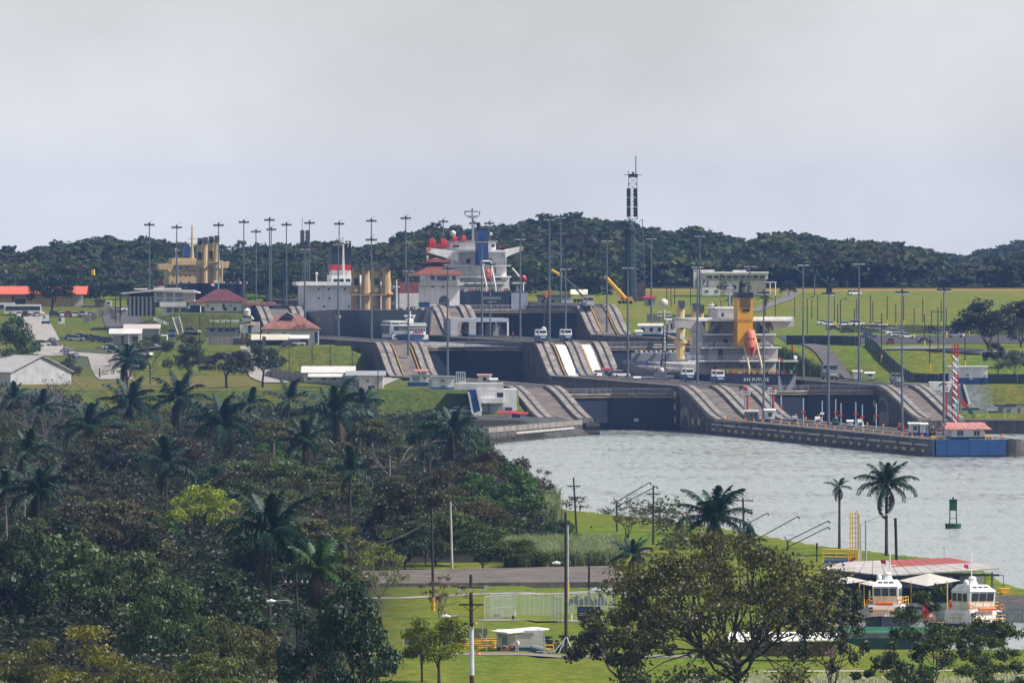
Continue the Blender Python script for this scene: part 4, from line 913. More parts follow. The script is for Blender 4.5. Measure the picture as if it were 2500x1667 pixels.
# ---- pale cane grass: blades without number
def grass_mass(name, pts, hgt, n_per, col, seed, wid=.09):
    rs = np.random.RandomState(seed); Q = []; T = []
    for (x, y, z) in pts:
        n = n_per; a = rs.uniform(0, 6.28, n); l_ = rs.uniform(.15, .6, n); h = hgt * rs.uniform(.55, 1.1, n); b0 = np.stack([x + rs.normal(0, .5, n), y + rs.normal(0, .5, n), np.full(n, z)], 1)
        d = np.stack([np.cos(a), np.sin(a), np.zeros(n)], 1); sd_ = np.stack([-np.sin(a), np.cos(a), np.zeros(n)], 1) * wid
        m_ = b0 + d * (l_ * h * .35)[:, None] + np.array([0, 0, 1]) * (h * .75)[:, None]; e = b0 + d * (l_ * h * 1.1)[:, None] + np.array([0, 0, 1]) * (h * .9)[:, None]
        Q.append(np.stack([b0 - sd_, b0 + sd_, m_ + sd_ * .8, m_ - sd_ * .8], 1).reshape(-1, 3)); Q.append(np.stack([m_ - sd_ * .8, m_ + sd_ * .8, e + sd_ * .2, e - sd_ * .2], 1).reshape(-1, 3))
        t = np.repeat(rs.uniform(.5, 1.3, (n, 1)) * np.array(col), 4, 0); T += [t, t * 1.1]
    o = link(name, quads_mesh(name, np.concatenate(Q), np.concatenate(T), LEAF)); o.color = (1, 1, 1, 1); return tag(o, kind='stuff')
pts = []
for k in range(420):
    u = ru.uniform(1245, 1510); v = ru.uniform(1362, 1398); Y = YG(v, 4.6); X = XU(u, Y); pts.append((X, Y + 10, G(X, Y + 10)))
for k in range(110):
    u = ru.uniform(1300, 1352); v = ru.uniform(1250, 1300); Y = YG(v, 4); X = XU(u, Y); pts.append((X, Y, max(.3, G(X, Y))))
grass_mass('cane_grass', pts, 3.6, 34, (.17, .21, .1), 31)
pts = []
for k in range(240):
    a, b = ru.choice([(560, 690), (1680, 2500), (1950, 2500), (0, 420)]); u = ru.uniform(a, b); v = ru.uniform(1672, 1715) if a else ru.uniform(1700, 1730); Y = YG(v, 4.2); X = XU(u, Y); pts.append((X, Y, G(X, Y)))
grass_mass('tall_grass', pts, 1.7, 60, (.42, .42, .28), 33, .035)
# ---- the big brown-leaved tree and slender trees nearest the eye
def big_tree(name, label, u, Y, vt, wid, seed, n, leaf, col, flat=.62, stems=1, bark=BARK, nb=34, lowcut=.25, r=.02):
    rs = np.random.RandomState(seed); X = XU(u, Y); zb = G(X, Y); h = ZV(vt, Y) - zb; B = []
    for k in range(nb):
        a = rs.uniform(0, 6.28); rr = .5 * math.sqrt(rs.uniform(.02, 1)); B.append((rr * math.cos(a), rr * math.sin(a), (1 - (rr * 1.35) ** 2 * flat) * rs.uniform(.62, .99) - .04 if k % 3 else rs.uniform(lowcut, .6), rs.uniform(.07, .12), rs.uniform(.04, .075)))
    pick = rs.randint(0, nb, n); BB = np.array(B)[pick]; d = rs.normal(0, 1, (n, 3)); d /= np.linalg.norm(d, axis=1)[:, None]
    P = BB[:, :3] + d * np.stack([BB[:, 3], BB[:, 3], BB[:, 4]], 1) * rs.uniform(.2, 1.15, n)[:, None]
    sc = np.array([wid, wid, h]); q = leaf_quads(P * sc, d, leaf, rs, 1.2)
    t = np.repeat(rs.uniform(.45, 1.5, (n, 1)) * (1 + rs.normal(0, .16, (n, 3)) * np.array([.8, .5, .5])), 4, 0)
    o = thing(name, label, 'tree', (X, Y, zb - .1)); c = link('crown', quads_mesh('crown', q, t, LEAF), o); c.color = (*col, 1)
    tm = trunk_mesh('trunk', B, rs, bark, .2, r, 5, 6, stems); t_ = link('trunk', tm, o); t_.scale = (wid, wid, h); LM.append((u, vt, label)); return o
big_tree('broad_tree', 'big brown-leaved tree with open dark limbs, nearest the eye', 1790, 1165, 1268, 24.5, 4, 23000, .33, (.082, .08, .018), nb=90, lowcut=.14, r=.012)
big_tree('broad_tree', 'leafy lower tree joined to the left side of the big brown-leaved tree', 1520, 1190, 1440, 10.5, 5, 9000, .33, (.066, .07, .018), nb=34, r=.02)
big_tree('broad_tree', 'young tree with thin stems in front of the pilot boats', 2290, 1150, 1415, 10, 6, 5600, .3, (.055, .08, .02), stems=2, nb=28, r=.012)
big_tree('broad_tree', 'young tree with green leaves in front of the dark boat bow', 2395, 1160, 1475, 9.5, 7, 5600, .3, (.06, .09, .02), stems=2, nb=26, r=.012)
big_tree('broad_tree', 'slender many-stemmed tree left of the first pilot boat', 2030, 1150, 1372, 7.5, 8, 4200, .3, (.05, .058, .018), stems=3, nb=30, r=.012)
big_tree('broad_tree', 'thin bush at the corner below the moored boats', 2475, 1140, 1540, 7.5, 12, 2600, .3, (.07, .1, .02), stems=3, nb=12, r=.01)
big_tree('broad_tree', 'scrubby dark bush under the big brown-leaved tree', 1640, 1140, 1590, 12, 9, 1900, .3, (.05, .055, .02), nb=18, lowcut=.1, r=.012)
tree('broad_tree', 'round yellow-green tree with dark stems beside the white-banded pole', XU(1072, 1216), 1216, 8.6, 7.6, 'broad', (.17, .21, .016), 1)
tree('broad_tree', 'lower yellow-green tree joined to the round one, left of the white-banded pole', XU(1030, 1222), 1222, 6.6, 5.6, 'broad', (.13, .16, .016), 2)
big_tree('open_tree', 'pinkish nearly bare tree above the yellow-green tree', 1080, 1420, 1392, 6.6, 11, 620, .26, (.14, .085, .045), nb=18, stems=3, bark=BARKP, lowcut=.4, r=.014)
big_tree('open_tree', 'bare twiggy tree in front of the wide dark palm', 1530, 1750, 1212, 10, 13, 900, .26, (.1, .1, .03), nb=18, stems=2, bark=BARK, lowcut=.4, r=.014)

big_tree('broad_tree', 'low leafy tree between the slender tree and the young thin-stemmed one', 2175, 1145, 1560, 8, 14, 3800, .3, (.055, .075, .02), stems=2, nb=24, lowcut=.15, r=.012)
# ------------------------------------------------------------------ ships
def hull(o, m, L_, hb, zd, st=None, bow=28., zf=None, zb=-1., sheer=1.4, quarter=None):
    """hull from stern (y=0) to bow (y=L_); half beam hb, deck height zd above the water"""
    st = st or [(0, .6, .5), (7, 1, .9)]
    P = [(y, f * hb, g * hb) for y, f, g in st] + [(L_ * .5, hb, hb), (L_ - bow, hb, hb), (L_ - bow * .6, hb * .88, hb * .78), (L_ - bow * .3, hb * .6, hb * .4), (L_ - bow * .1, hb * .28, hb * .1), (L_, .25, .1)]
    mb = MB(); zz = lambda y: zd + (sheer if y > L_ - bow * 1.05 else 0)
    for y, a, b in P: mb.v += [(-b, y, zb), (-a, y, zz(y)), (a, y, zz(y)), (b, y, zb)]
    n = len(P)
    for k in range(n - 1):
        for j in range(3): q = 4 * k + j; mb.f.append((q, q + 4, q + 5, q + 1))
    mb.f.append((0, 1, 2, 3)); return mb.build('hull', m, o)
def rail_part(o, pts, h=1.1, m=None, r=.045, step=2.2, name='handrail'):
    q = MB()
    for a, b in zip(pts[:-1], pts[1:]):
        a, b = Vector(a), Vector(b); n = max(1, int((b - a).length / step))
        for k in range(n + 1): p = a.lerp(b, k / n); q.bar(p, p + Vector((0, 0, h)), r)
        for z in (h, h * .55): q.bar(a + Vector((0, 0, z)), b + Vector((0, 0, z)), r)
    return q.build(name, m or WHITE, o)
def windows(S, us, v0, v1, y, wpx, m=None, par=None, name='window', d=.12):
    for u in us: S.part(name, m or GLASS, (u - wpx / 2, u + wpx / 2, v0, v1, y - d, y + .25), parent=par)
def lifeboat(S, u0, u1, v0, v1, y, m=BOATO):
    """free-fall lifeboat hanging nose down"""
    x0, x1, zt, zb = S.x(u0), S.x(u1), S.z(v0), S.z(v1); r = (x1 - x0) / 2; cx = (x0 + x1) / 2; Lz = zt - zb; o = thing('x', '', '') if 0 else None
    prof = [(0, .35), (.06, .8), (.2, 1), (.45, 1.02), (.68, .95), (.82, .7), (.93, .35), (1, .05)]
    b = MB().tube([(cx, y - Lz * .32 * f, zt - Lz * f) for f, _ in prof], [r * g for _, g in prof], 12)
    L_ = b.build('lifeboat', m, S.o, True)
    MB().ball((cx, y - .6, zt - Lz * .12), r * .62, 8, 5).build('conning_dome', m, L_, True)
    MB().tube([(cx, y - Lz * .3 - .8, zt - Lz * .62), (cx, y - Lz * .32, zt - Lz * .97)], [r * .6, .1], 8).build('red_keel', RED, L_)
    for k in (-.45, 0, .45): MB().box(cx + k * r - .16, y - Lz * .12 - r - .06, zt - Lz * .34, cx + k * r + .16, y - Lz * .12 - r + .5, zt - Lz * .3).build('porthole', GLASS, L_)
def boxes(S, rows):
    for nm, m, bs in rows:
        for b in bs: S.part(nm, m, b)

# ---- KN FUTURE, stern towards the eye, right lane, first chamber
X, Y = Wst(100, 36); K = PX('cargo_ship', 'grey cargo ship with a yellow funnel and KN FUTURE on its stern', 'cargo ship', U0 + X / Y * F, 0, Y, LROT, z=2.0)
kz = lambda v: K.z(v)
hull(K.o, NAVY, 138, 15, kz(913), sheer=2.2)
h_ = MB().hexa([(9.05, -.05, 1), (15.05, 6.9, 1), (15, 6.95, 1), (9, 0, 1), (9.05, -.05, kz(917)), (15.05, 6.9, kz(917)), (15, 6.95, kz(917)), (9, 0, kz(917))]).build('sunlit_quarter', mat('sunlit_hull_grey', (.13, .15, .2), .5, .2), K.o)  # sun on the stern quarter, painted as a lighter grey plate
MB().box(-14.9, .5, kz(914), 14.9, 100, kz(914) + .08).build('deck', mat('deck_red_brown', (.13, .06, .05), .8, .3), K.o)
text_mesh('KN FUTURE', 1.3, mat('white_lettering', (.7, .7, .7), .6, .1), 'lettering', K.o, (K.x(1847), -.08, kz(927)), thick=.05, sx=1.0)
text_mesh('SINGAPORE', .85, MATS['white_lettering'], 'lettering', K.o, (K.x(1849), -.08, kz(938)), thick=.05, sx=.85)
boxes(K, [
    ('poop_house', OFFW, [(1745, 1922, 884, 913, 16, 30)]), ('deck_slab', WHITE, [(1692, 1924, 880, 884, 9, 34)]),
    ('deckhouse', SHIPG, [(1788, 1925, 851, 880, 15, 33), (1733, 1748, 851, 880, 15, 33)]), ('deck_slab', WHITE, [(1726, 1925, 848, 851, 9, 34)]),
    ('deckhouse', SHIPG, [(1740, 1918, 819, 848, 17, 33)]), ('deck_slab', WHITE, [(1738, 1916, 816, 819, 12, 34)]),
    ('deckhouse', mat('superstructure_tan', (.4, .33, .29), .6, .15, .4, streak=.3, dirt=(.25, .2, .18)), [(1784, 1872, 785, 816, 17, 33), (1738, 1752, 785, 816, 20, 33), (1898, 1914, 785, 816, 20, 33)]),
    ('bridge_deck', WHITE, [(1722, 1956, 780, 785, 12, 34)]), ('wheelhouse', OFFW, [(1780, 1861, 757, 780, 18, 30)]), ('wheelhouse_roof', WHITE, [(1772, 1864, 751, 755, 17, 31)]),
    ('wing_bulwark', WHITE, [(1665, 1780, 776, 784, 13, 14), (1861, 1960, 774, 783, 13, 14)]),
    ('white_container', WHITE, [(1751, 1777, 855, 881, 16, 22)]), ('blue_bin', BLUE, [(1706, 1717, 871, 881, 10, 12)]),
])
K.poly('bridge_wing', SHIPG, [(1664, 776), (1730, 784), (1748, 818), (1720, 812), (1690, 800), (1666, 803)], 13, 17)
K.poly('bridge_wing', SHIPG, [(1906, 784), (1962, 778), (1962, 798), (1938, 800), (1912, 808)], 13, 17)
K.bar_each('deck_stair', GREY, [((1748, 816), (1774, 787)), ((1748, 847), (1772, 822)), ((1880, 787), (1904, 817)), ((1884, 820), (1909, 848))], .35, 14)
windows(K, (1792, 1850), 766, 774, 18, 6); windows(K, (1858, 1788, 1765, 1886), 799, 805, 17, 5); windows(K, (1798, 1880), 829, 840, 17, 10, DGREY, name='doorway'); windows(K, (1770, 1905), 836, 848, 17, 6, DGREY, name='doorway')
windows(K, (1800, 1836, 1868), 893, 900, 16, 6); K.part('door', BLUE, (1767, 1774, 896, 913, 15.9, 16.2)); windows(K, (1886,), 851, 856, 15, 6)
fn = K.part('funnel', FYEL, (1810, 1848, 726, 846, 6, 12)); K.part('funnel_band', NAVY, (1809, 1849, 714, 727, 5.8, 12.2), parent=fn)
K.part('louvre_panel', mat('louvre_brown', (.3, .17, .06), .7, .3), (1817, 1843, 728, 752, 5.9, 6.1), parent=fn); K.part('dark_vent', BLACK, (1822, 1840, 755, 761, 5.85, 6.1), parent=fn)
K.part('funnel_ledge', mat('ledge_orange', (.55, .22, .02), .5, .15), (1813, 1846, 779, 785, 5.9, 6.1), parent=fn)
for k in range(6): K.part('louvre_slat', mat('slat_brown', (.16, .09, .03), .7), (1818, 1842, 730 + k * 3.7, 731.6 + k * 3.7, 5.75, 5.95), parent=fn)
MB().tube([(K.x(1826), 9, K.z(714)), (K.x(1826), 9, K.z(700))], .9, 10).build('exhaust_pipe', DGREY, fn); MB().ball((K.x(1827), 9, K.z(695)), .95, 10, 6, 1.2).build('exhaust_head', BLACK, fn, True)
K.bars('mast', GREY, [((1816, 757, 22), (1816, 690, 22)), ((1806, 720, 22), (1828, 720, 22)), ((1808, 704, 22), (1826, 704, 22))], .18)
K.bars('radar_mast', WHITE, [((1775, 755, 24), (1775, 740, 24)), ((1768, 746, 24), (1782, 746, 24))], .15)
lifeboat(K, 1829, 1854, 806, 872, 6)
K.bar_each('davit_frame', CREAM, [((1822, 808, 8), (1832, 900, 1.5)), ((1853, 808, 8), (1864, 900, 1.5)), ((1822, 808, 8), (1853, 808, 8)), ((1831, 818, 8), (1847, 818, 8)), ((1832, 900, 1.5), (1831, 912, 1.5)), ((1864, 900, 1.5), (1862, 912, 1.5))], .28, 6)
# provision crane, liferafts and gear on the poop
K.bars('provision_crane', GREEN, [((1948, 905, 6), (1948, 862, 6)), ((1942, 880, 6), (1955, 870, 6)), ((1944, 893, 6), (1954, 886, 6))], .55); K.bars('crane_jib', RED, [((1948, 866, 6), (1946, 844, 6))], .3)
K.part('crane_platform', OFFW, (1920, 1958, 880, 884, 4, 8)); MB().ball((K.x(1952), 6, K.z(874)), .7).build('white_tank', WHITE, K.o, True)
for i, u in enumerate(range(1792, 1906, 8)): K.part('deck_gear', (ORNG, BLACK, YEL, GREY, RED)[i % 5], (u, u + 5, 906 + (i % 3), 914, 2 + i % 4, 3.5 + i % 4))
for i, u in enumerate((1912, 1920, 1928, 1937, 1943, 1950)): K.part('winch', (BLACK, OFFW, ORNG, DGREY, GREY, BLACK)[i], (u, u + 5, 903 + (i % 2) * 3, 913, 7, 9))
rail_part(K.o, [(-9, .3, kz(913)), (9, .3, kz(913))], 1.2, YEL); rail_part(K.o, [(-11, 9.3, kz(848)), (8, 9.3, kz(848))], 1.1); rail_part(K.o, [(-14, 9.3, kz(880)), (8, 9.3, kz(880))], 1.1)
K.bars('ensign_staff', OFFW, [((1905, 913, 1), (1905, 872, 1))], .07); K.poly('ensign', RED, [(1906, 872), (1915, 875), (1915, 881), (1907, 880)], .95, 1.0)
# hatches, two crane pairs, grabs, foremast
for i in range(4): MB().box(-9, 44 + i * 20, kz(914), 9, 60 + i * 20, kz(914) + 2.2).build('hatch_cover', OFFW, K.o)
for i in range(3): MB().box(-14.2 + .3 * (i % 2), 38 + i * 24, kz(914), -10.8, 58 + i * 24, kz(914) + 1.3).build('side_coaming', SHIPG, K.o)
def ship_crane(S, par, x, y, z0, z1, m, r=1.55, arm=None, cab=True):
    c = MB().tube([(x, y, z0), (x, y, z0 + (z1 - z0) * .42), (x, y, z0 + (z1 - z0) * .44), (x, y, z1 - 1.2), (x, y, z1)], [r, r, r * 1.12, r * .86, r * .7], 10).build('deck_crane', m, par)
    MB().tube([(x, y, z0 + (z1 - z0) * .41), (x, y, z0 + (z1 - z0) * .45)], r * 1.5, 10).build('slewing_platform', m, c)
    MB().box(x - .5, y - r - .2, z1 - 1.2, x + .9, y + r, z1 + .9).build('sheave_head', DGREY, c)
    if cab: MB().box(x - .65, y - r - .35, z0 + (z1 - z0) * .62, x + .65, y - r * .4, z0 + (z1 - z0) * .76).build('operator_cab', GLASS, c); MB().box(x - .5, y - r - .9, z0 + (z1 - z0) * .47, x + .5, y - r * .5, z0 + (z1 - z0) * .53).build('floodlight_box', OFFW, c)
    if arm:
        for s in (-.5, .5): MB().bar((x + s, y + r, z0 + (z1 - z0) * .46), (x + s * .4, y + arm, z0 + (z1 - z0) * .52), .28).build('jib_boom', m, c)
    return c
KC = mat('crane_cream', (.6, .46, .22), .6, .15, .3, streak=.25, dirt=(.35, .25, .14))
for (u, yy, v1) in ((1662, 92, 742), (1696, 92, 748), (1709, 50, 752), (1740, 50, 750)):
    yk = Y + yy * .988; x_ = (u - U0) / F * yk - X; xx = x_ / .988 + yy * .155; ship_crane(K, K.o, xx, yy, kz(914), ZV(v1, yk) - 2.0, KC, 1.3, 24, cab=True)
MB().ball((K.x(1659) + 11, 92, kz(745)), 1.2, 10, 6).build('radome', SILV, K.o, True)
FR = MB().tube([(0, 128, kz(900)), (0, 128, kz(842))], [.5, .25], 6); FR.bar((-3, 128, kz(853)), (3, 128, kz(853)), .12); FR.bar((-3.4, 128, kz(860)), (3.4, 128, kz(860)), .12); FR.build('foremast', OFFW, K.o)
MB().hexa([(*p, z) for z in (kz(908), kz(872)) for p in ((-12, 112), (12, 112), (.5, 137.5), (-.5, 137.5))]).build('forecastle', mat('fore_grey', (.22, .24, .27), .6, .2), K.o)
for i in range(9): MB().tube([(-11 + i * 1.6, 110 + i * 1.5, kz(872)), (-11 + i * 1.6, 110 + i * 1.5, kz(866))], .45, 6).build('windlass', (GREY, OFFW, BEIGE)[i % 3], K.o)
def grab(label, X, Y, z, m, sc):
    o = thing('cargo_grab', label, 'cargo grab', (X, Y, z), LROT); o.scale = (sc,) * 3
    MB().prismy([(-2.4, 0), (2.4, 0), (2.2, .8), (.7, 1.5), (.5, 3.4), (-.5, 3.4), (-.7, 1.5), (-2.2, .8)], -1.2, 1.2).build('grab_shell', m, o)
    MB().tube([(0, 0, 3.3), (0, 0, 4.5)], [.55, .35], 6).build('sheave_block', m, o); MB().box(-1.1, -1.25, .9, -.6, -1.18, 1.6).build('cut_out', OFFW, o); MB().box(.6, -1.25, .9, 1.1, -1.18, 1.6).build('cut_out', OFFW, o)
def shipxy(S, x, y): c, s = math.cos(LROT), math.sin(LROT); return S.o.location.x + x * c - y * s, S.o.location.y + x * s + y * c
for u, v, lb in ((1580, 904, 'blue cargo grab standing on deck left of the black lattice boom'), (1615, 903, 'blue cargo grab standing on deck directly behind the black lattice boom')):
    Yg = 3185; grab(lb, XU(u, Yg), Yg, ZV(v, Yg), BLUE, .62)

# ---- LEONARDO, stern towards the eye, right lane, top chamber
X, Y = Wst(566, 36); S = PX('cargo_ship', 'white-housed cargo ship with a blue funnel and LEONARDO on its dark stern', 'cargo ship', U0 + X / Y * F, 0, Y, LROT, z=26.0)
sz = lambda v: S.z(v)
hull(S.o, NAVY, 140, 15.6, sz(712), sheer=1.6)
MB().hexa([(9.4, -.05, .2), (15.65, 6.9, .2), (15.6, 6.95, .2), (9.36, 0, .2), (9.4, -.05, sz(715)), (15.65, 6.9, sz(715)), (15.6, 6.95, sz(715)), (9.36, 0, sz(715))]).build('sunlit_quarter', MATS['sunlit_hull_grey'], S.o)  # lighter plate again paints the sunlight on the stern quarter
text_mesh('LEONARDO', 1.05, mat('grey_lettering', (.45, .47, .48), .6, .1), 'lettering', S.o, (S.x(1200), -.08, sz(728)), thick=.05, sx=1.05)
text_mesh('VALLETTA', .6, MATS['grey_lettering'], 'lettering', S.o, (S.x(1201), -.08, sz(737)), thick=.05)
boxes(S, [
    ('poop_house', WHITE, [(1115, 1262, 678, 712, 14, 32)]), ('deck_slab', WHITE, [(1110, 1296, 690, 693, 8, 12)]),
    ('deckhouse', WHITE, [(1118, 1256, 646, 676, 15, 32)]), ('deck_slab', WHITE, [(1115, 1262, 675, 678, 10, 33)]), ('deck_slab', WHITE, [(1115, 1262, 648, 650, 11, 33)]),
    ('deckhouse', WHITE, [(1128, 1258, 616, 646, 16, 32)]), ('wheelhouse', WHITE, [(1118, 1232, 591, 612, 17, 30)]), ('wheelhouse_roof', GREY, [(1112, 1236, 588, 591, 16, 31)]),
    ('bridge_deck', WHITE, [(1130, 1252, 611, 616, 12, 33)]),
])
S.poly('bridge_wing', WHITE, [(1057, 605), (1135, 613), (1135, 640), (1105, 630), (1060, 617)], 13, 16); S.poly('bridge_wing', WHITE, [(1250, 610), (1293, 602), (1294, 612), (1262, 624), (1250, 630)], 13, 16)
S.poly('wing_underside', TILE, [(1066, 620), (1104, 631), (1104, 637), (1068, 632)], 16.05, 20)
windows(S, (1129, 1137), 599, 604, 17, 7); windows(S, (1225,), 597, 603, 17, 8); windows(S, (1162, 1215), 632, 644, 16, 9, DGREY, name='doorway'); windows(S, (1228,), 654, 667, 15, 2.5); windows(S, (1235,), 677, 684, 14, 14, BGLASS)
windows(S, (1166,), 658, 660, 15, 3)
fn = S.part('funnel', FBLUE, (1176, 1201, 562, 648, 7, 13)); MB().tube([(S.x(1181), 10, S.z(562)), (S.x(1180), 10, S.z(543))], [.8, .55], 8).build('exhaust_pipe', BLACK, fn)
for k in range(4): MB().tube([(S.x(1186 + k * 4), 10, S.z(562)), (S.x(1186 + k * 4), 10, S.z(558))], .22, 6).build('exhaust_pipe', BLACK, fn)
S.bars('radar_mast', GREY, [((1180, 591, 22), (1180, 508, 22))], .3, 22); S.bars('radar_scanner', MASTD, [((1160, 516, 22), (1194, 516, 22)), ((1162, 516, 22), (1161, 524, 22)), ((1198, 516, 22), (1197, 524, 22))], .16, 22)
S.poly('mast_platform', GREY, [(1162, 526), (1197, 526), (1189, 531), (1182, 533), (1176, 532)], 20, 24)
lifeboat(S, 1189, 1208, 657, 688, 5); S.bar_each('davit_frame', OFFW, [((1183, 638, 7), (1189, 700, 1)), ((1206, 638, 7), (1211, 700, 1)), ((1183, 638, 7), (1206, 638, 7)), ((1184, 647, 7), (1206, 647, 7)), ((1189, 700, 1), (1188, 713, 1)), ((1211, 700, 1), (1212, 713, 1))], .3, 5)
MB().ball((S.x(1129), 20, S.z(570)), .95, 10, 6).build('radome', OFFW, S.o, True); MB().ball((S.x(1223), 20, S.z(572)), .55, 8, 5).build('radome', OFFW, S.o, True)
for u in (1066, 1072, 1094, 1100, 1124, 1146): MB().tube([(S.x(u), 15, S.z(605 if u < 1110 else 588)), (S.x(u + 3), 15, S.z(592 if u < 1110 else 580)), (S.x(u + 1), 15, S.z(583 if u < 1110 else 576))], [1.1, .9, .5], 6).build('red_winch', RED, S.o)
S.part('red_bulwark', RED, (1064, 1112, 596, 604, 13.5, 14.2)); S.part('red_stripe_board', RED, (1236, 1250, 601, 604, 13, 14)); MB().torus((S.x(1062), 12.9, S.z(609)), .4, .14).build('lifebuoy', ORNG, S.o); MB().torus((S.x(1292), 12.9, S.z(606)), .4, .14).build('lifebuoy', ORNG, S.o)
S.bars('provision_crane', OFFW, [((1264, 655, 10), (1284, 678, 10)), ((1286, 712, 6), (1286, 680, 6))], .25, 6); MB().ball((S.x(1286), 6, S.z(680)), 1.1, 8, 5).build('crane_winch', RED, S.o); S.part('blue_bin', BLUE, (1254, 1262, 688, 695, 8, 10))
for i, u in enumerate(range(1128, 1258, 7)): S.part('deck_gear', (BLACK, OFFW, GREY, RED, DGREY, BLACK)[i % 6], (u, u + 4.5, 704 + (i * 7 % 4), 713, 1 + i % 3, 2.5 + i % 3))
for i, u in enumerate((1272, 1280, 1290)): S.part('deck_gear', (GREY, ORNG, BLACK)[i], (u, u + 4, 698 + i, 713, 8, 9))
rail_part(S.o, [(-9, .3, sz(712)), (9, .3, sz(712))], 1.1, OFFW)

# ---- two ships bow-on: grey one in the left lane, sand-coloured one beyond
def bow_ship(S, hm, sm_, L_, hb, zd, zf, tex, tx, tsz, name_xyz):
    """bow at y=0 towards the eye"""
    mb = MB(); P = [(0, .3, .1), (2.5, .42, .12), (6, .7, .34), (11, .9, .7), (17, 1, .92), (24, 1, 1), (L_, 1, 1)]
    for y, a, b in P: z = zf if y < 25 else zd; mb.v += [(-b * hb, y + (4 if y < 12 else 0), -2), (-a * hb, y, z), (a * hb, y, z), (b * hb, y + (4 if y < 12 else 0), -2)]
    for k in range(len(P) - 1):
        for j in range(3): q = 4 * k + j; mb.f.append((q, q + 1, q + 5, q + 4))
    mb.f.append((3, 2, 1, 0)); q = 4 * (len(P) - 1); mb.f.append((q, q + 1, q + 2, q + 3)); mb.build('hull', hm, S.o)
    if tex: text_mesh(tex, tsz, MATS['grey_lettering'], 'lettering', S.o, name_xyz[:3], (math.pi / 2, 0, name_xyz[3]), .05)
X, Y = Wst(398, -15.5); B = PX('cargo_ship', 'grey-hulled cargo ship with a navy and red banded funnel and four beige cranes', 'cargo ship', U0 + X / Y * F, 0, Y, LROT, z=18.8)
bow_ship(B, GREYH, WHITE, 112, 14.2, B.z(770), B.z(757), None, 0, 0, None)
text_mesh('BETA LION', 1.35, MATS['grey_lettering'], 'lettering', B.o, (-14.32, 12., B.z(775)), (math.pi / 2, 0, -math.pi / 2 + .1), .05)
MB().box(-14.1, 26, B.z(770), 14.1, 80, B.z(770) + .1).build('deck', MATS['deck_red_brown'], B.o)
def at_depth(S, u, v, dy):                                # local x,z of photo column u,row v at dy metres behind the thing's front
    Yk = S.o.location.y + dy * .988; Xk = XU(u, Yk); return (Xk - S.o.location.x) / .988 + dy * .155, ZV(v, Yk) - S.z0
def dbox(S, name, m, u0, u1, v0, v1, y0, y1, par=None):
    xa, za = at_depth(S, u0, v1, y0); xb, zb_ = at_depth(S, u1, v0, y0); return MB().box(xa, y0, za, xb, y1, zb_).build(name, m, par or S.o)
d = 84
dbox(B, 'superstructure', WHITE, 746, 935, 690, 768, d, d + 16); dbox(B, 'bridge_deck', WHITE, 724, 955, 688, 697, d - 3, d + 6); dbox(B, 'wheelhouse', WHITE, 810, 890, 672, 689, d - 1, d + 9); dbox(B, 'funnel_base', WHITE, 811, 857, 658, 672, d + 10, d + 17)
f_ = dbox(B, 'funnel', NAVY, 810, 857, 603, 646, d + 9, d + 17); dbox(B, 'red_band', RED, 810, 857, 646, 660, d + 8.9, d + 17.1, f_); dbox(B, 'black_top', BLACK, 810, 857, 603, 611, d + 8.8, d + 17.2, f_)
for u in (812, 822, 846, 854): xx, zz = at_depth(B, u, 603, d + 12); MB().tube([(xx, d + 12, zz), (xx, d + 12, zz + 1.8)], .4, 6).build('exhaust_pipe', BLACK, f_)
for u in (820, 834, 850): dbox(B, 'bridge_window', GLASS, u - 5.5, u + 5.5, 681, 688, d - 1.1, d)
for u, v in ((778, 706), (802, 706), (778, 728), (805, 728), (792, 748), (842, 706), (852, 748)): dbox(B, 'porthole', GLASS, u - 2, u + 2, v - 2.5, v + 2.5, d - .1, d + .2)
dbox(B, 'wing_light', BLACK, 724, 736, 681, 686, d - 2, d); xx, zz = at_depth(B, 839, 672, d)
M_ = MB().tube([(xx, d + 1, zz), (xx, d + 1, at_depth(B, 839, 578, d)[1])], [.45, .2], 6); w_ = at_depth(B, 839, 593, d)[1]; M_.bar((xx - 2, d + 1, w_), (xx + 2, d + 1, w_), .12); M_.bar((xx - 1.4, d + 1, w_ + 1.8), (xx + 1.4, d + 1, w_ + 1.8), .1); M_.build('foremast', OFFW, B.o)
xx, zz = at_depth(B, 773, 688, d); MB().tube([(xx, d, zz), (xx, d, zz + 2)], .2, 6).build('radome_post', OFFW, B.o); MB().ball((xx, d, zz + 2.4), .5).build('radome', OFFW, B.o, True)
for i, (u, v1, dy) in enumerate(((868, 645, 62), (893, 643, 60), (918, 644, 40), (943, 643, 38))):
    xx, z1 = at_depth(B, u, v1, dy); ship_crane(B, B.o, xx, dy, B.z(768), z1 - 1, BEIGE, 1.35, None, cab=i % 2 == 0)
for u in (868, 900, 930): dbox(B, 'crane_walkway', BEIGE, u - 22, u + 14, 719, 721, 36 if u > 915 else 58, 37 if u > 915 else 59)
dbox(B, 'fore_house', mat('rust_red', (.22, .07, .06), .7, .3), 975, 1022, 690, 716, 22, 30); dbox(B, 'fore_house', OFFW, 975, 1022, 716, 755, 22, 31)
xx, zz = at_depth(B, 968, 755, 8); FM = MB().tube([(xx, 8, zz), (xx, 8, zz + 8.6)], [.35, .2], 6); FM.bar((xx - 1, 8, zz + 6.5), (xx + 1, 8, zz + 6.5), .12); FM.build('foremast', OFFW, B.o)
for i, u in enumerate(range(958, 1060, 9)): dbox(B, 'deck_gear', (DGREY, GREY, BLACK, OFFW, TILE)[i % 5], u, u + 5, 748 + i * 5 % 6, 757, 6, 8)
rail_part(B.o, [(-13.8, 26, B.z(770)), (-13.8, 70, B.z(770))], 1.1, GREY)
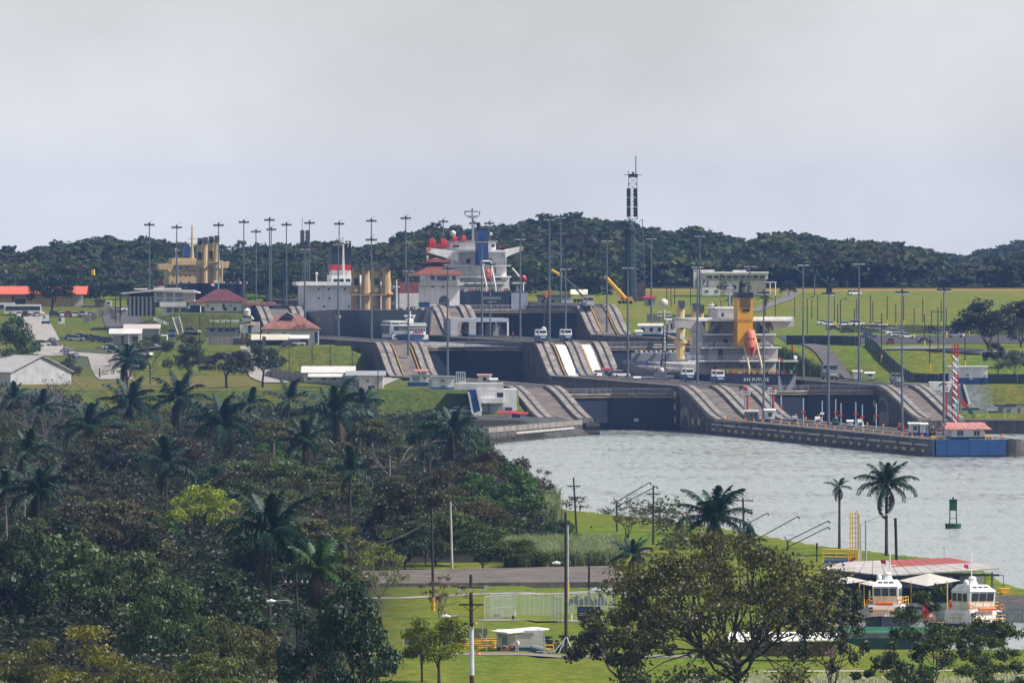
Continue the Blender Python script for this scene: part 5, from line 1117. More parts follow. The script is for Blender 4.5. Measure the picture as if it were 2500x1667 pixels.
for u, lb in ((790, 'yellow cargo grab by the grey ship superstructure, left of a twin'), (838, 'yellow cargo grab below the banded funnel, right of a twin')):
    Yg = 3440; grab(lb, XU(u, Yg), Yg, ZV(782, Yg), YEL, .72)
# sand-coloured ship
Yb = 3760; A = PX('cargo_ship', 'sand-coloured cargo ship with NO SMOKING on its front and a dark navy bow', 'cargo ship', 540, 0, Yb, LROT, z=24.)
bow_ship(A, NAVY, BEIGE, 100, 10.5, A.z(705), A.z(692), None, 0, 0, None)
SAND = mat('sand_paint', (.56, .41, .22), .6, .15, .3, streak=.2, dirt=(.36, .24, .12)); d = 60
dbox(A, 'superstructure', SAND, 413, 540, 642, 708, d, d + 14); dbox(A, 'bridge_deck', SAND, 420, 545, 636, 647, d - 1, d + 8); dbox(A, 'wheelhouse', SAND, 421, 500, 630, 643, d - .5, d + 8)
for k in range(5): dbox(A, 'bridge_window', GLASS, 426 + k * 10.2, 434.5 + k * 10.2, 636, 642, d - .7, d)
xs_ = [at_depth(A, u, v, d - 2) for u, v in ((388, 643), (424, 644), (424, 652), (416, 666), (408, 658), (388, 658))]; MB().prismy(xs_, d - 2, d + 3).build('bridge_wing', SAND, A.o)
xs_ = [at_depth(A, u, v, d - 2) for u, v in ((536, 643), (560, 638), (558, 654), (536, 656))]; MB().prismy(xs_, d - 2, d + 3).build('bridge_wing', SAND, A.o)
for u, v in ((427, 655), (442, 655), (457, 655), (425, 672), (442, 672), (454, 672), (464, 672), (478, 672), (422, 689), (442, 689), (462, 689)): dbox(A, 'porthole', GLASS, u - 1.6, u + 1.6, v - 2, v + 2, d - .1, d + .2)
xx, zz = at_depth(A, 465, 661, d); text_mesh('NO SMOKING', .75, mat('brown_lettering', (.09, .05, .03), .7), 'lettering', A.o, (xx, d - .08, zz), thick=.04, sx=1.)
xs_ = [at_depth(A, u, v, d + 6) for u, v in ((448, 627), (452, 600), (455, 590), (458, 606), (480, 607), (478, 627))]; MB().prismy(xs_, d + 6, d + 10).build('funnel', FBLUE, A.o)
xx, zz = at_depth(A, 470, 634, d); M_ = MB().tube([(xx, d + 1, zz), (xx, d + 1, zz + 4), (xx, d + 1, zz + 11.5)], [.75, .4, .15], 8)
for dz, ww in ((5.2, 1.8), (6.9, 1.6), (10.5, .6)): M_.bar((xx - ww, d + 1, zz + dz), (xx + ww, d + 1, zz + dz), .13)
M_.build('signal_mast', SAND, A.o); xx, zz = at_depth(A, 430, 632, d); MB().tube([(xx, d, zz), (xx, d, zz + 2.4)], .2, 6).build('radome_post', OFFW, A.o); MB().ball((xx, d, zz + 2.9), .55).build('radome', OFFW, A.o, True)
for i, (u, v1, dy) in enumerate(((487, 588, 44), (500, 586, 42), (514, 584, 26), (528, 582, 24))):
    xx, z1 = at_depth(A, u, v1, dy); ship_crane(A, A.o, xx, dy, A.z(705), z1, SAND, 1.0, None, cab=i % 2 == 0)
dbox(A, 'crane_walkway', BEIGE, 476, 536, 639, 641, 22, 23); xx, zz = at_depth(A, 542, 640, 12); MB().tube([(xx, 12, A.z(695)), (xx, 12, zz)], .3, 6).build('foremast', SAND, A.o)
for i, u in enumerate(range(545, 606, 8)): dbox(A, 'deck_gear', (OFFW, RED, GREY, OFFW, DGREY)[i % 5], u, u + 4, 687 + i * 3 % 5, 693, 5, 7)
dbox(A, 'stern_gear', RED, 387, 394, 684, 700, d, d + 3); dbox(A, 'stern_gear', OFFW, 380, 412, 698, 708, d, d + 6)

# ---- white ferry boat in the second left chamber
Yf = 3300; Fb = PX('passenger_boat', 'white passenger boat with three decks and a navy hull, waiting inside the lock', 'passenger boat', 1005, 835, Yf, LROT, z=18.8)
hz_ = Fb.z(825); q = MB()
P = [(0, .22, .1), (2.2, .72, .4), (5, 1, .8), (12, 1, 1), (25, .96, .95)]
for y, a, b in P: q.v += [(-b * 5, y, -.6), (-a * 5.2, y, hz_ + (1 if y < 5 else 0)), (a * 5.2, y, hz_ + (1 if y < 5 else 0)), (b * 5, y, -.6)]
for k in range(len(P) - 1):
    for j in range(3): a = 4 * k + j; q.f.append((a, a + 1, a + 5, a + 4))
q.f.append((3, 2, 1, 0)); q.build('hull', mat('ferry_navy', (.03, .06, .14), .4, .1), Fb.o)
boxes(Fb, [('main_deck_house', WHITE, [(962, 1050, 817, 829, 3, 24)]), ('upper_deck_house', WHITE, [(1002, 1046, 800, 817, 5, 22), (960, 968, 795, 817, 6, 8)]), ('bulwark', WHITE, [(962, 1002, 808, 817, 6, 7)]), ('top_deck', WHITE, [(958, 1048, 793, 796, 4, 23)]), ('canopy', WHITE, [(958, 1002, 784, 788, 4, 20)]), ('sun_deck_rail', OFFW, [(1002, 1046, 788, 793, 4, 4.2)]), ('wheelhouse', WHITE, [(1006, 1020, 778, 793, 8, 12)])])
for k in range(6): Fb.part('window', GLASS, (1006 + k * 6.8, 1011 + k * 6.8, 803, 808, 4.9, 5.1))
for k in range(4): Fb.part('window', GLASS, (966 + k * 9, 972 + k * 9, 819, 824, 2.9, 3.1))
Fb.part('red_band', RED, (1016, 1040, 810, 814, 4.85, 5.05)); Fb.part('awning_post', WHITE, (959, 960.5, 788, 796, 4, 4.3)); Fb.part('awning_post', WHITE, (980, 981.5, 788, 796, 4, 4.3))
Fb.bars('signal_mast', WHITE, [((1013, 793, 9), (1013, 760, 9)), ((998, 772, 9), (1026, 771, 9)), ((1013, 784, 9), (1024, 774, 9))], .16)
# ------------------------------------------------------------------ buildings, cranes and gear round the locks
def hit(u, v, y0=1200., y1=4300.):
    Y = np.arange(y0, y1, 2.); z = ground(XU(u, Y), Y); r = ZV(v, Y); k = np.argmax(r <= z); Yk = float(Y[k]) if (r <= z).any() else 3500.
    return XU(u, Yk), Yk, float(G(XU(u, Yk), Yk))
def hip(S, m, u0, u1, ve, vr, y0, y1, ins=None, name='roof', par=None, over=.15):
    x0, x1, ze, zr = S.x(u0), S.x(u1), S.z(ve), S.z(vr); ym = (y0 + y1) / 2; i_ = ins if ins is not None else (y1 - y0) / 2; i_ = min(i_, (x1 - x0) / 2 - .05); b = MB()
    b.v = [(x0, y0, ze), (x1, y0, ze), (x1, y1, ze), (x0, y1, ze), (x0 + i_, ym, zr), (x1 - i_, ym, zr), (x0, y0, ze - over), (x1, y0, ze - over), (x1, y1, ze - over), (x0, y1, ze - over)]
    b.f = [(0, 1, 5, 4), (1, 2, 5), (2, 3, 4, 5), (3, 0, 4), (0, 6, 7, 1), (1, 7, 8, 2), (2, 8, 9, 3), (3, 9, 6, 0), (6, 9, 8, 7)]
    return b.build(name, m, par or S.o)
def gable(S, m, u0, u1, ve, vr, y0, y1, name='roof', t=.15):  # ridge along the picture, slopes to front and back
    x0, x1, ze, zr = S.x(u0), S.x(u1), S.z(ve), S.z(vr); ym = (y0 + y1) / 2
    return MB().hexa([(x0, y0, ze - t), (x1, y0, ze - t), (x1, ym, zr - t), (x0, ym, zr - t), (x0, y0, ze), (x1, y0, ze), (x1, ym, zr), (x0, ym, zr)]).hexa([(x0, ym, zr - t), (x1, ym, zr - t), (x1, y1, ze - t), (x0, y1, ze - t), (x0, ym, zr), (x1, ym, zr), (x1, y1, ze), (x0, y1, ze)]).build(name, m, S.o)
def shed(S, m, u0, u1, vf, vb, y0, y1, name='roof', t=.18, du=0):
    k = S.k; x0, x1 = S.x(u0), S.x(u1); return MB().hexa([(x0, y0, S.z(vf) - t), (x1, y0, S.z(vf) - t), (x1 + du, y1, S.z(vb) - t), (x0 + du, y1, S.z(vb) - t), (x0, y0, S.z(vf)), (x1, y0, S.z(vf)), (x1 + du, y1, S.z(vb)), (x0 + du, y1, S.z(vb))]).build(name, m, S.o)
def win(S, us, v0, v1, w, m=None, y=0, name='window', frame=True):
    for u in us:
        f = S.part(name, WHITE if frame else (m or GLASS), (u - w / 2 - .7, u + w / 2 + .7, v0 - .7, v1 + .7, y - .06, y + .1)) if frame else None
        S.part('pane' if frame else name, m or GLASS, (u - w / 2, u + w / 2, v0, v1, y - .1, y + .05), parent=f)

# control house on the middle wall
S = PX('control_house', 'white control house with red tiled roofs, an arched doorway and a blue base', 'control house', 1075, 766, 3478, LROT)
S.part('wall', WHITE, (1021, 1124, 697, 748, 1, 12)); S.part('blue_base', BLUE, (1057, 1125, 747, 766, .95, 12)); S.part('blue_base', BLUE, (1023, 1050, 738, 750, .9, 3)); S.part('wall', WHITE, (1021, 1057, 748, 766, 1, 12))
S.part('gallery_floor', OFFW, (1016, 1132, 690, 697, -.5, 13)); S.part('upper_wall', WHITE, (1038, 1124, 672, 690, 1, 11)); win(S, (1057, 1110), 674, 684, 9, y=1); win(S, (1083,), 674, 685, 30, BGLASS, y=1); win(S, (1057, 1083), 699, 702, 8, y=1, frame=False)
hip(S, TILE, 1010, 1134, 670, 642, -1.5, 13.5, 7); S.part('lantern_wall', TILE, (1046, 1105, 634, 645, 4, 9)); hip(S, TILE, 1044, 1100, 639, 630, 3, 10, 3, 'upper_roof'); S.part('eave_board', WHITE, (1011, 1133, 669.5, 673, -1.2, 13.2)); S.part('lantern_post', OFFW, (1049, 1053, 624, 634, 6, 7))
a0, a1, zb_, zt_ = S.x(1073), S.x(1098), S.z(766), S.z(722); pts = [(a0, zb_), (a1, zb_)] + [((a0 + a1) / 2 + (a1 - a0) / 2 * math.cos(math.pi * k / 8), zt_ - 1.4 + 1.4 * math.sin(math.pi * k / 8)) for k in range(9)]
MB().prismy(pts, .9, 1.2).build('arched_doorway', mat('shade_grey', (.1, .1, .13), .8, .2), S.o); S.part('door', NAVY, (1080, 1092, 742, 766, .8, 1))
S.bars('gallery_rail', GREY, [((1016, 684), (1040, 684)), ((1020, 684), (1020, 690)), ((1030, 684), (1030, 690))], .06, -.5)
# grey towing-engine portal on the middle wall
S = PX('portal_shed', 'pale grey open portal shed for towing engines in the middle of the locks', 'shed', 1172, 831, 3398, LROT)
S.part('roof_beam', mat('portal_grey', (.42, .44, .5), .7, .12), (1099, 1243, 777, 786, 0, 14)); S.part('wall', MATS['portal_grey'], (1099, 1117, 786, 831, 0, 14)); S.part('wall', MATS['portal_grey'], (1145, 1162, 786, 831, 0, 14)); S.part('post', WHITE, (1239, 1243, 786, 831, 0, .6)); S.part('post', GREY, (1211, 1213, 786, 831, 0, .4)); S.part('blue_base', BLUE, (1146, 1180, 817, 831, -.1, .4)); S.part('back_wall', DGREY, (1162, 1239, 787, 822, 13, 13.4))
for k in range(4): S.part('roller_door', GREY, (1166 + k * 18, 1180 + k * 18, 792, 820, 12.8, 13))
# towing locomotives: silver boxy engines with a cab at each end
def loco(label, X, Y, z, rz=LROT, body=None, top=None, sc=1.):
    o = thing('towing_locomotive', label, 'locomotive', (X, Y, z), rz, 'towing locomotives'); o.scale = (sc,) * 3
    b = body or mat('loco_grey', (.2, .21, .24), .5, .2); MB().prism([(-1.25, -4.4), (1.25, -4.4), (1.25, 4.4), (-1.25, 4.4)], .55, 1.7).build('body', b, o)
    for y in (-3.2, 3.2): c = MB().hexa([(-1.15, y - 1, 1.7), (1.15, y - 1, 1.7), (1.15, y + 1, 1.7), (-1.15, y + 1, 1.7), (-1., y - .8, 3.3), (1., y - .8, 3.3), (1., y + .8, 3.3), (-1., y + .8, 3.3)]).build('cab', top or b, o); MB().box(-.85, y - 1.0, 2.4, .85, y - .85, 3.05).build('windscreen', GLASS, c)
    MB().tube([(0, -.8, 1.7), (0, .8, 1.7)], .75, 8).build('winch', DGREY, o); MB().box(-.7, -4.55, 1.0, .7, -4.38, 1.35).build('headlight_bar', OFFW, o)
    for y in (-2.8, 2.8):
        for x in (-.95, .95): MB().tube([(x - .15, y, .5), (x + .15, y, .5)], .5, 8).build('wheel', BLACK, o)
    return o
def on_wall(u, t): s = YUT(u, t); return (*Wst(s, t), ztop(s) + .05)
l0 = loco('dark towing engine on the right wall in front of the green slope', *on_wall(2026, 57.5), sc=1.25)
loco('towing engine at the foot of the third ramp, between kiosk and fence', *on_wall(1436, 55), body=mat('loco_pale', (.36, .33, .34), .5, .2)); loco('towing engine standing inside the portal shed', *on_wall(1140, 8), body=MATS['loco_pale'])
WB = dict(body=BLUE, top=WHITE)
for u, t, lb in ((1320, 2, 'white-and-blue towing engine on the middle wall, left of a twin'), (1381, 10.5, 'white-and-blue towing engine on the middle wall, right of a twin'), (1752, 17.5, 'white-and-blue towing engine directly below the poop of KN FUTURE'), (1678, 16.5, 'white-and-blue towing engine by the ramp head, left of the one below KN FUTURE')): loco(lb, *on_wall(u, t), **WB)
loco('small dark towing engine at the head of the near right ramp', *on_wall(2190, 58), sc=.9)
# huts on the walls: white with blue base
def hut(label, u, v, Y, wpx, hpx, dep, roof=None, base=True, rz=0, cat='hut', name='hut', wall=None, winu=1, ov=3, slope=2, door=False):
    S = PX(name, label, cat, u, v, Y, rz); a, b = u - wpx / 2, u + wpx / 2
    S.part('wall', wall or WHITE, (a, b, v - hpx, v - hpx * .24, 0, dep)); S.part('base', BLUE if base else (wall or WHITE), (a - .1, b + .1, v - hpx * .24, v, -.03, dep + .03)); shed(S, roof or SILV, a - ov, b + ov, v - hpx + slope * .3, v - hpx - slope, -.5, dep + .5)
    for k in range(winu): uu = a + (k + .5) / winu * wpx; win(S, (uu,), v - hpx * .78, v - hpx * .45, min(9, wpx / winu * .4))
    if door: S.part('door', BLUE, (b - wpx * .22, b - wpx * .06, v - hpx * .8, v, -.08, .02))
    return S
hut('white kiosk with a red roof by the white chutes on the middle wall', 1480, 924, 3178, 20, 24, 3, RED)
hut('white control kiosk with a faded red roof on the head of the near left ramp', 1183, 941, 3030, 32, 26, 4, PINKR, base=False); hut('small white cabin joined to the kiosk on the near left ramp head', 1205, 941, 3027, 16, 16, 3, WROOF, base=False, winu=0)
hut('white rest hut near the near-right ramp head with a blue door', 2094, 932, 3085, 20, 26, 4, OFFW, door=True, winu=0); hut('low white cabin beside the green slope, right of the rest hut', 2124, 924, 3100, 20, 14, 3, WROOF, base=False)
hut('white hut among machinery at the stern of KN FUTURE', 1635, 930, 3120, 15, 12, 3, WROOF, base=False); hut('narrow white cabinet by the ship bow on the middle wall', 1556, 934, 3130, 13, 13, 2, WROOF, winu=0, base=False); hut('long low blue container on the middle wall', 1579, 932, 3135, 30, 11, 3, WROOF, wall=BLUE, winu=0)
hut('white cabin on the pier at the foot of the near middle ramp', 1880, 1030, 2912, 24, 30, 4, WROOF, winu=1); hut('dark-doored pier hut beside the red-and-white signal post', 1834, 1030, 2925, 32, 27, 4, OFFW, wall=mat('hut_grey', (.25, .22, .22), .7, .2), door=True)
hut('white-and-blue pier cabin nearest the signal tower, wider of two', 2234, 1063, 2700, 28, 30, 5, WROOF, winu=1, door=True); hut('white-and-blue pier cabin nearest the pier house, narrower of two', 2257, 1063, 2694, 14, 29, 4, WROOF, winu=0, door=True); hut('small white-blue booth halfway along the pier', 2076, 1043, 2805, 12, 16, 2, WROOF, winu=0)
# pier-end house
S = PX('pier_house', 'small white-and-blue house with a faded red roof at the end of the pier', 'house', 2363, 1081, 2655, LROT)
S.part('wall', WHITE, (2324, 2404, 1045, 1066, 0, 7)); S.part('blue_base', BLUE, (2323, 2405, 1066, 1081, -.05, 7.05))
r_ = hip(S, PINKR, 2304, 2420, 1047, 1031, -1.2, 8.2, 1.2)
for k in range(12): shed(S, PINKR, 2305 + k * 9.6, 2305 + k * 9.6 + 1.4, 1046.5, 1030.7, -1.25, 3.5, 'roof_rib', .1)
for u in (2340, 2348): win(S, (u,), 1051, 1063, 7, BGLASS)
for u in (2381, 2389): win(S, (u,), 1051, 1063, 6.5)
S.bars('yellow_frame', YEL, [((2276, 1081, 1), (2276, 1067, 1)), ((2302, 1081, 1), (2302, 1067, 1)), ((2274, 1067, 1), (2304, 1067, 1)), ((2288, 1081, 1), (2294, 1067, 1))], .16); S.bars('yellow_stand', YEL, [((2408, 1079, 1), (2408, 1065, 1)), ((2424, 1079, 1), (2424, 1065, 1)), ((2406, 1065, 1), (2426, 1065, 1)), ((2412, 1079, 1), (2420, 1066, 1))], .16); S.bars('end_rail', mat('faded_rail', (.55, .42, .35), .7, .2), [((2428, 1079, 2), (2428, 1065, 2)), ((2438, 1079, 2), (2438, 1065, 2)), ((2449, 1079, 2), (2449, 1065, 2)), ((2428, 1066, 2), (2449, 1066, 2)), ((2428, 1072, 2), (2449, 1072, 2))], .06)
# lattice signal towers
def lattice(mb, x, y, z0, z1, w0, w1, step, r):
    n = max(2, int((z1 - z0) / step)); C_ = [(-1, -1), (1, -1), (1, 1), (-1, 1)]
    def P(k, c): f = k / n; w = w0 + (w1 - w0) * f; return (x + c[0] * w / 2, y + c[1] * w / 2, z0 + (z1 - z0) * f)
    for c in C_: mb.bar(P(0, c), P(n, c), r)
    for k in range(n):
        for i in range(4): c, d = C_[i], C_[(i + 1) % 4]; mb.bar(P(k, c), P(k + 1, d) if k % 2 else P(k + 1, d), r * .6); mb.bar(P(k, c), P(k, d), r * .6)
    return mb
S = PX('signal_tower', 'red and white lattice signal tower with slanted white bars behind the pier house', 'signal tower', 2341, 1040, 2700, LROT)
for i in range(6):
    va, vb = 1040 - i * 33.5, 1040 - (i + 1) * 33.5; q = MB(); lattice(q, 0, 3, S.z(va), S.z(vb), .78, .78, .9, .075); q.build('tower_section', RED if i % 3 != 1 else GALV, S.o)
for k in range(10): S.bars('white_bar', LAMPW, [((2329, 868 + k * 17, 1.8), (2341, 880 + k * 17, 1.8))], .11)
S.bars('side_post', mat('rust_paint', (.22, .06, .04), .7), [((2329, 838, 2.2), (2329, 1040, 2.2))], .08); S.bars('ladder_rungs', MATS['rust_paint'], [((2329, 845 + k * 10, 2.2), (2338, 845 + k * 10, 2.2)) for k in range(18)], .04)
S.poly('red_arrow_half', RED, [(2347, 980), (2353, 972), (2366, 990), (2365, 998), (2354, 992)], 1.2, 1.5); S.poly('green_arrow_half', GREEN, [(2366, 992), (2379, 1006), (2378, 1013), (2369, 1010), (2363, 998)], 1.2, 1.5)
def sigpost(label, u, vb, vt, t, arm, vboard):
    s = YUT(u, t); X, Y = Wst(s, t); S = PX('signal_post', label, 'signal post', u, vb, Y, LROT, z=ztop(s)); S.bars('post', RED, [((u + 2, vb), (u + 2, vt))], .28); S.bars('post', GALV, [((u - 4, vb), (u - 4, vboard))], .2)
    b = S.part('signal_board', WHITE, (u - 12, u + 9, vboard - 9, vboard + 6, -.3, 0)); 
    for i in range(4):
        for j in range(2): S.part('signal_lamp', BLACK, (u - 9.5 + i * 4.4, u - 6.7 + i * 4.4, vboard - 6.5 + j * 6, vboard - 3.2 + j * 6, -.36, -.28), parent=b)
    S.bars('red_arm', RED, [((u + 1, vt), (u + arm * .45, vt - 3))], .45, -.1, 6); S.bars('arm_tip', BLACK, [((u + arm * .45, vt - 3), (u + arm, vt + 5))], .16, -.1)
sigpost('red-and-white signal post with a white lamp board, right of two on the pier', 1886, 1022, 948, 14, 18, 955); sigpost('red-and-white signal post on the near middle ramp, left of two', 1823, 1022, 948, 9, -20, 957); sigpost('red-and-white signal post with a lamp board on the left quay', 1349, 1032, 954, -33, 16, 965); sigpost('dark red signal post in front of the near right ramp', 2309, 1010, 938, 57, -18, 950)
# thin posts with red plates along the pier
def plate_post(i, u, vt, vb, vp, m):
    Y = YG(vb, 4.0); s, t = ST(XU(u, Y), Y); t = min(max(t, 1.5), 18.5); s = YUT(u, t); X, Y = Wst(s, t); S = PX('plate_post', f"{ORD[i]} thin white post with a {'white' if m is WHITE else 'red'} plate on the pier, counted from the ramp", 'post', u, vb, Y, LROT, 'thin posts with plates along the pier', z=4.0)
    S.bars('post', GALV, [((u, S.v), (u, vt))], .13); S.part('plate', m, (u - 5, u + 5, vp - 2.6, vp + 2.6, -.2, -.1))
for i, r in enumerate([(1907, 965, 1030, 993, RED), (1961, 972, 1038, 1005, RED), (2007, 978, 1031, 1009, WHITE), (2040, 974, 1034, 1006, RED), (2053, 984, 1038, 1014, RED), (2089, 981, 1042, 1010, RED), (2105, 987, 1050, 1018, RED), (2139, 985, 1046, 1014, RED)]): plate_post(i, *r)
for i, (u, v, lb) in enumerate([(1940, 1028, 'grey winch box on the pier nearest the ramp'), (2040, 1045, 'green valve housing on the pier between the thin posts'), (2200, 1058, 'red winch on the pier beside the tall mast foot'), (2275, 1052, 'dark control cabinet on the pier beside the white cabins'), (1996, 1035, 'white tilted vent cowl on the pier'), (2100, 1047, 'white vent cowl on the pier, second from the ramp'), (1845, 1028, 'brown crate stack on the pier at the ramp foot')]):
    s = YUT(u, 9 + i % 3 * 3); t = 9 + i % 3 * 3; X, Y = Wst(s, t); m = (GREY, GREEN, RED, BLACK, WHITE, WHITE, TILE)[i]; o = thing('pier_gear', lb, 'pier gear', (X, Y, ztop(s)), LROT); MB().hexa([(-.9, -.7, 0), (.9, -.7, 0), (.9, .7, 0), (-.9, .7, 0), (-.6, -.5, 1.5), (.6, -.5, 1.5), (.6, .5, 1.7), (-.6, .5, 1.7)]).build('housing', m, o); MB().tube([(-.5, -.72, .7), (.5, -.72, .7)], .3, 8).build('drum', DGREY, o); MB().bar((.3, 0, 1.6), (.3, 0, 2.2), .12).build('lever', YEL, o)
# white-and-blue houses on the banks
S = PX('bank_house', 'white house with a bright blue base on the grass bank beside the lock', 'house', 1080, 956, 2966); S.part('wall', WHITE, (1054, 1108, 921, 945, 0, 7)); S.part('blue_base', mat('bright_blue', (.02, .17, .5), .5, .1), (1053.5, 1108.5, 945, 956, -.03, 7.03)); S.part('side_porch', OFFW, (1046, 1054, 926, 956, 1, 6)); S.part('roof', GREY, (1050, 1111, 918.5, 921, -.6, 7.6)); win(S, (1081,), 926, 933, 11, GREY); S.part('louvre', GREY, (1076, 1088, 940, 945, -.08, 0))
S = PX('bank_house', 'low white house with a blue base and pinkish porch roof, behind the bright blue-based house', 'house', 1022, 942, 3020); S.part('wall', WHITE, (1000, 1046, 917, 934, 0, 7)); S.part('blue_base', BLUE, (995, 1046, 933, 942, -.3, 7)); S.part('roof', GREY, (997, 1050, 914, 917, -.5, 7.5)); S.part('tower_wall', WHITE, (1028, 1044, 904, 917, 2, 6)); shed(S, PINKR, 1011, 1046, 906, 902, -.2, 6.5); win(S, (1016,), 919, 930, 18, GREY); win(S, (1036,), 920, 924, 6)
S = PX('pipe_rack', 'white upright rack of posts on the lawn beside the bright blue-based house', 'rack', 1125, 938, 3000); S.bar_each('rack_post', GALV, [((1114 + k * 5.2, 938), (1114 + k * 5.2, 909)) for k in range(5)], .13); S.bars('rack_beam', GALV, [((1113, 909), (1136, 909)), ((1113, 921), (1136, 921))], .1); S.part('white_box', WHITE, (1119, 1138, 931, 938, -.5, .5))
S = PX('machine_house', 'white machine house under the left ramp head, with a blue stair chute', 'house', 1190, 1020, 2945); S.part('upper_wall', WHITE, (1163, 1229, 950, 982, .5, 12)); S.part('balcony', WHITE, (1172, 1229, 972, 984, -.3, .5)); S.part('lower_wall', GREY, (1176, 1229, 984, 1012, .8, 12)); S.part('plinth', DGREY, (1176, 1229, 1010, 1020, .7, 12)); S.part('parapet', OFFW, (1110, 1229, 936, 951, 1, 12)); win(S, (1221,), 958, 970, 15, y=.5); S.part('column', NAVY, (1191, 1194, 984, 1018, -.1, .3)); S.part('side_wall', WHITE, (1229, 1262, 950, 1024, 1, 12)); S.part('arched_niche', DGREY, (1233, 1250, 994, 1004, .9, 1.1))
S.poly('stair_bed', BLUE, [(1142, 951), (1162, 951), (1172, 1003), (1154, 1004)], -1.5, .4); S.poly('stair_wall', WHITE, [(1142, 957), (1146, 957), (1158, 1016), (1153, 1016)], -2, -1); S.poly('stair_wall', WHITE, [(1164, 957), (1168, 957), (1178, 1002), (1173, 1003)], -2, -1); S.poly('stair_foot', WHITE, [(1154, 1009), (1176, 1001), (1176, 1020), (1154, 1020)], -2.4, -1.2)
S = PX('quay_shed', 'pair of white sheds with slanted red roofs on the left quay', 'shed', 1252, 1034, 2925); S.part('wall', WHITE, (1228, 1250, 1012, 1034, 0, 4)); S.part('wall', WHITE, (1270, 1284, 1012, 1034, 0, 4)); S.part('back_wall', OFFW, (1250, 1270, 1008, 1034, 3, 4)); S.part('blue_base', BLUE, (1229, 1249, 1029, 1034, -.05, 0)); shed(S, RED, 1215, 1262, 1008, 1003, -.5, 4.5); shed(S, RED, 1255, 1290, 1010, 1006, -.6, 4.4); S.part('red_valve', RED, (1252, 1258, 1024, 1031, .5, 1)); S.part('door', GREY, (1232, 1240, 1016, 1033, -.08, .02))
for k in range(12): S.part('scrap_sheet', (WHITE, OFFW, GREY, PINKR)[k % 4], (1160 + k * 5.5, 1166 + k * 5.5, 1031 + (k * 7) % 5, 1038 + (k * 5) % 4, -1 + k % 3, k % 3))
S = PX('orange_stack', 'stack of orange planks at the end of the left quay, next to the shore palm', 'stack', 1128, 1046, 2862)
for k in range(4): S.part('plank', ORNG, (1116 + k, 1137 + k, 1036 + k * 2.5, 1038 + k * 2.5, 0, 3))
S = PX('bank_house', 'white house with a blue base on the far right bank above the shaded grass', 'house', 2366, 937, 3040); S.part('wall', WHITE, (2319, 2411, 897, 923, 0, 9)); S.part('blue_base', BLUE, (2332, 2413, 922, 937, -.05, 9)); S.part('wall', WHITE, (2319, 2332, 923, 933, 0, 9)); S.part('roof', SILV, (2315, 2414, 894, 897, -.5, 9.5)); win(S, (2362,), 912, 919, 8, GREY); S.part('fan_box', GREY, (2366, 2375, 921, 927, -.5, 0)); S.part('meter_box', GREY, (2402, 2408, 914, 922, -.3, 0))
S = PX('stair_house', 'white wall with a blue stair chute running down the bank below the right bank house', 'stairs', 2345, 1000, 2998); S.part('wall', WHITE, (2270, 2335, 933, 952, 3, 12)); S.part('wall', OFFW, (2313, 2347, 948, 1000, 3.4, 12)); S.part('wall', WHITE, (2330, 2348, 938, 1000, 2, 3.2)); S.poly('stair_bed', BLUE, [(2346, 938), (2352, 938), (2369, 988), (2352, 990)], 0, 2); S.poly('stair_wall', WHITE, [(2350, 938), (2356, 938), (2371, 986), (2365, 988)], -.6, .4); S.poly('stair_foot', CONCL, [(2345, 985), (2371, 986), (2391, 996), (2391, 1000), (2345, 1000)], -1, 1.5); S.part('low_wall', GREY, (2347, 2409, 996, 1008, -1, 2))
S = PX('shore_hut', 'white hut with a dark flat roof on the far right quay', 'hut', 2466, 1018, 2996); S.part('wall', WHITE, (2448, 2530, 993, 1015, 0, 6)); S.part('blue_base', BLUE, (2448, 2530, 1013, 1018, -.05, 6)); S.part('grey_wall', GREY, (2438, 2449, 994, 1018, .3, 6)); S.part('roof', DGREY, (2429, 2480, 988, 992, -.8, 6.5)); S.part('roof', DGREY, (2457, 2540, 986, 989, -.4, 6.8)); win(S, (2463,), 998, 1007, 9, GREY); S.part('red_door', PINKR, (2484, 2491, 996, 1017, -.06, .1))
# left-bank buildings
S = PX('long_house', 'long low white house with a pale double roof below the left grass slope', 'house', 800, 930, 2996); S.part('wall', WHITE, (742, 862, 913, 932, 0, 9)); gable(S, SILV, 735, 868, 909, 894, -1, 10); shed(S, SILV, 752, 850, 919, 911, -3, -.8, 'lower_roof'); S.part('gable_end', OFFW, (738, 746, 904, 926, 1, 8)); S.part('awning', SILV, (830, 848, 919, 922, -2.5, -.2)); win(S, (755, 790, 815), 921, 927, 8)
S = PX('flat_house', 'white house with a grey roof and small blue patch, joined to the long house', 'house', 900, 950, 2986); S.part('wall', WHITE, (848, 936, 916, 950, 0, 8)); shed(S, GREY, 843, 942, 916, 906, -1, 9); S.part('blue_base', BLUE, (894, 915, 942, 950, -.06, 0)); win(S, (897,), 926, 933, 8, GREY); S.part('door', OFFW, (914, 933, 921, 950, -.07, 0)); S.part('window_bars', GREY, (860, 872, 927, 934, -.1, 0))
S = PX('tiled_house', 'white house with a big weathered red hip roof and a gable vent', 'house', 708, 844, 3286); S.part('wall', WHITE, (640, 772, 802, 844, .5, 14)); S.part('wall', WHITE, (766, 778, 802, 840, 0, 3)); S.part('blue_door', BLUE, (768, 776, 810, 838, -.06, .05)); hip(S, mat('old_tile', (.25, .11, .085), .85, .45, .9, streak=.5, dirt=(.12, .07, .06)), 633, 781, 803, 766, -1, 15, 6.5); S.poly('gable_vent', mat('vent_green', (.05, .1, .1), .6), [(684, 774), (718, 774), (702, 763)], 3.0, 5); S.bars('gable_trim', GREY, [((680, 775), (702, 762)), ((702, 762), (722, 775))], .14, 2.9); win(S, (655, 693), 812, 816, 6, y=.5)
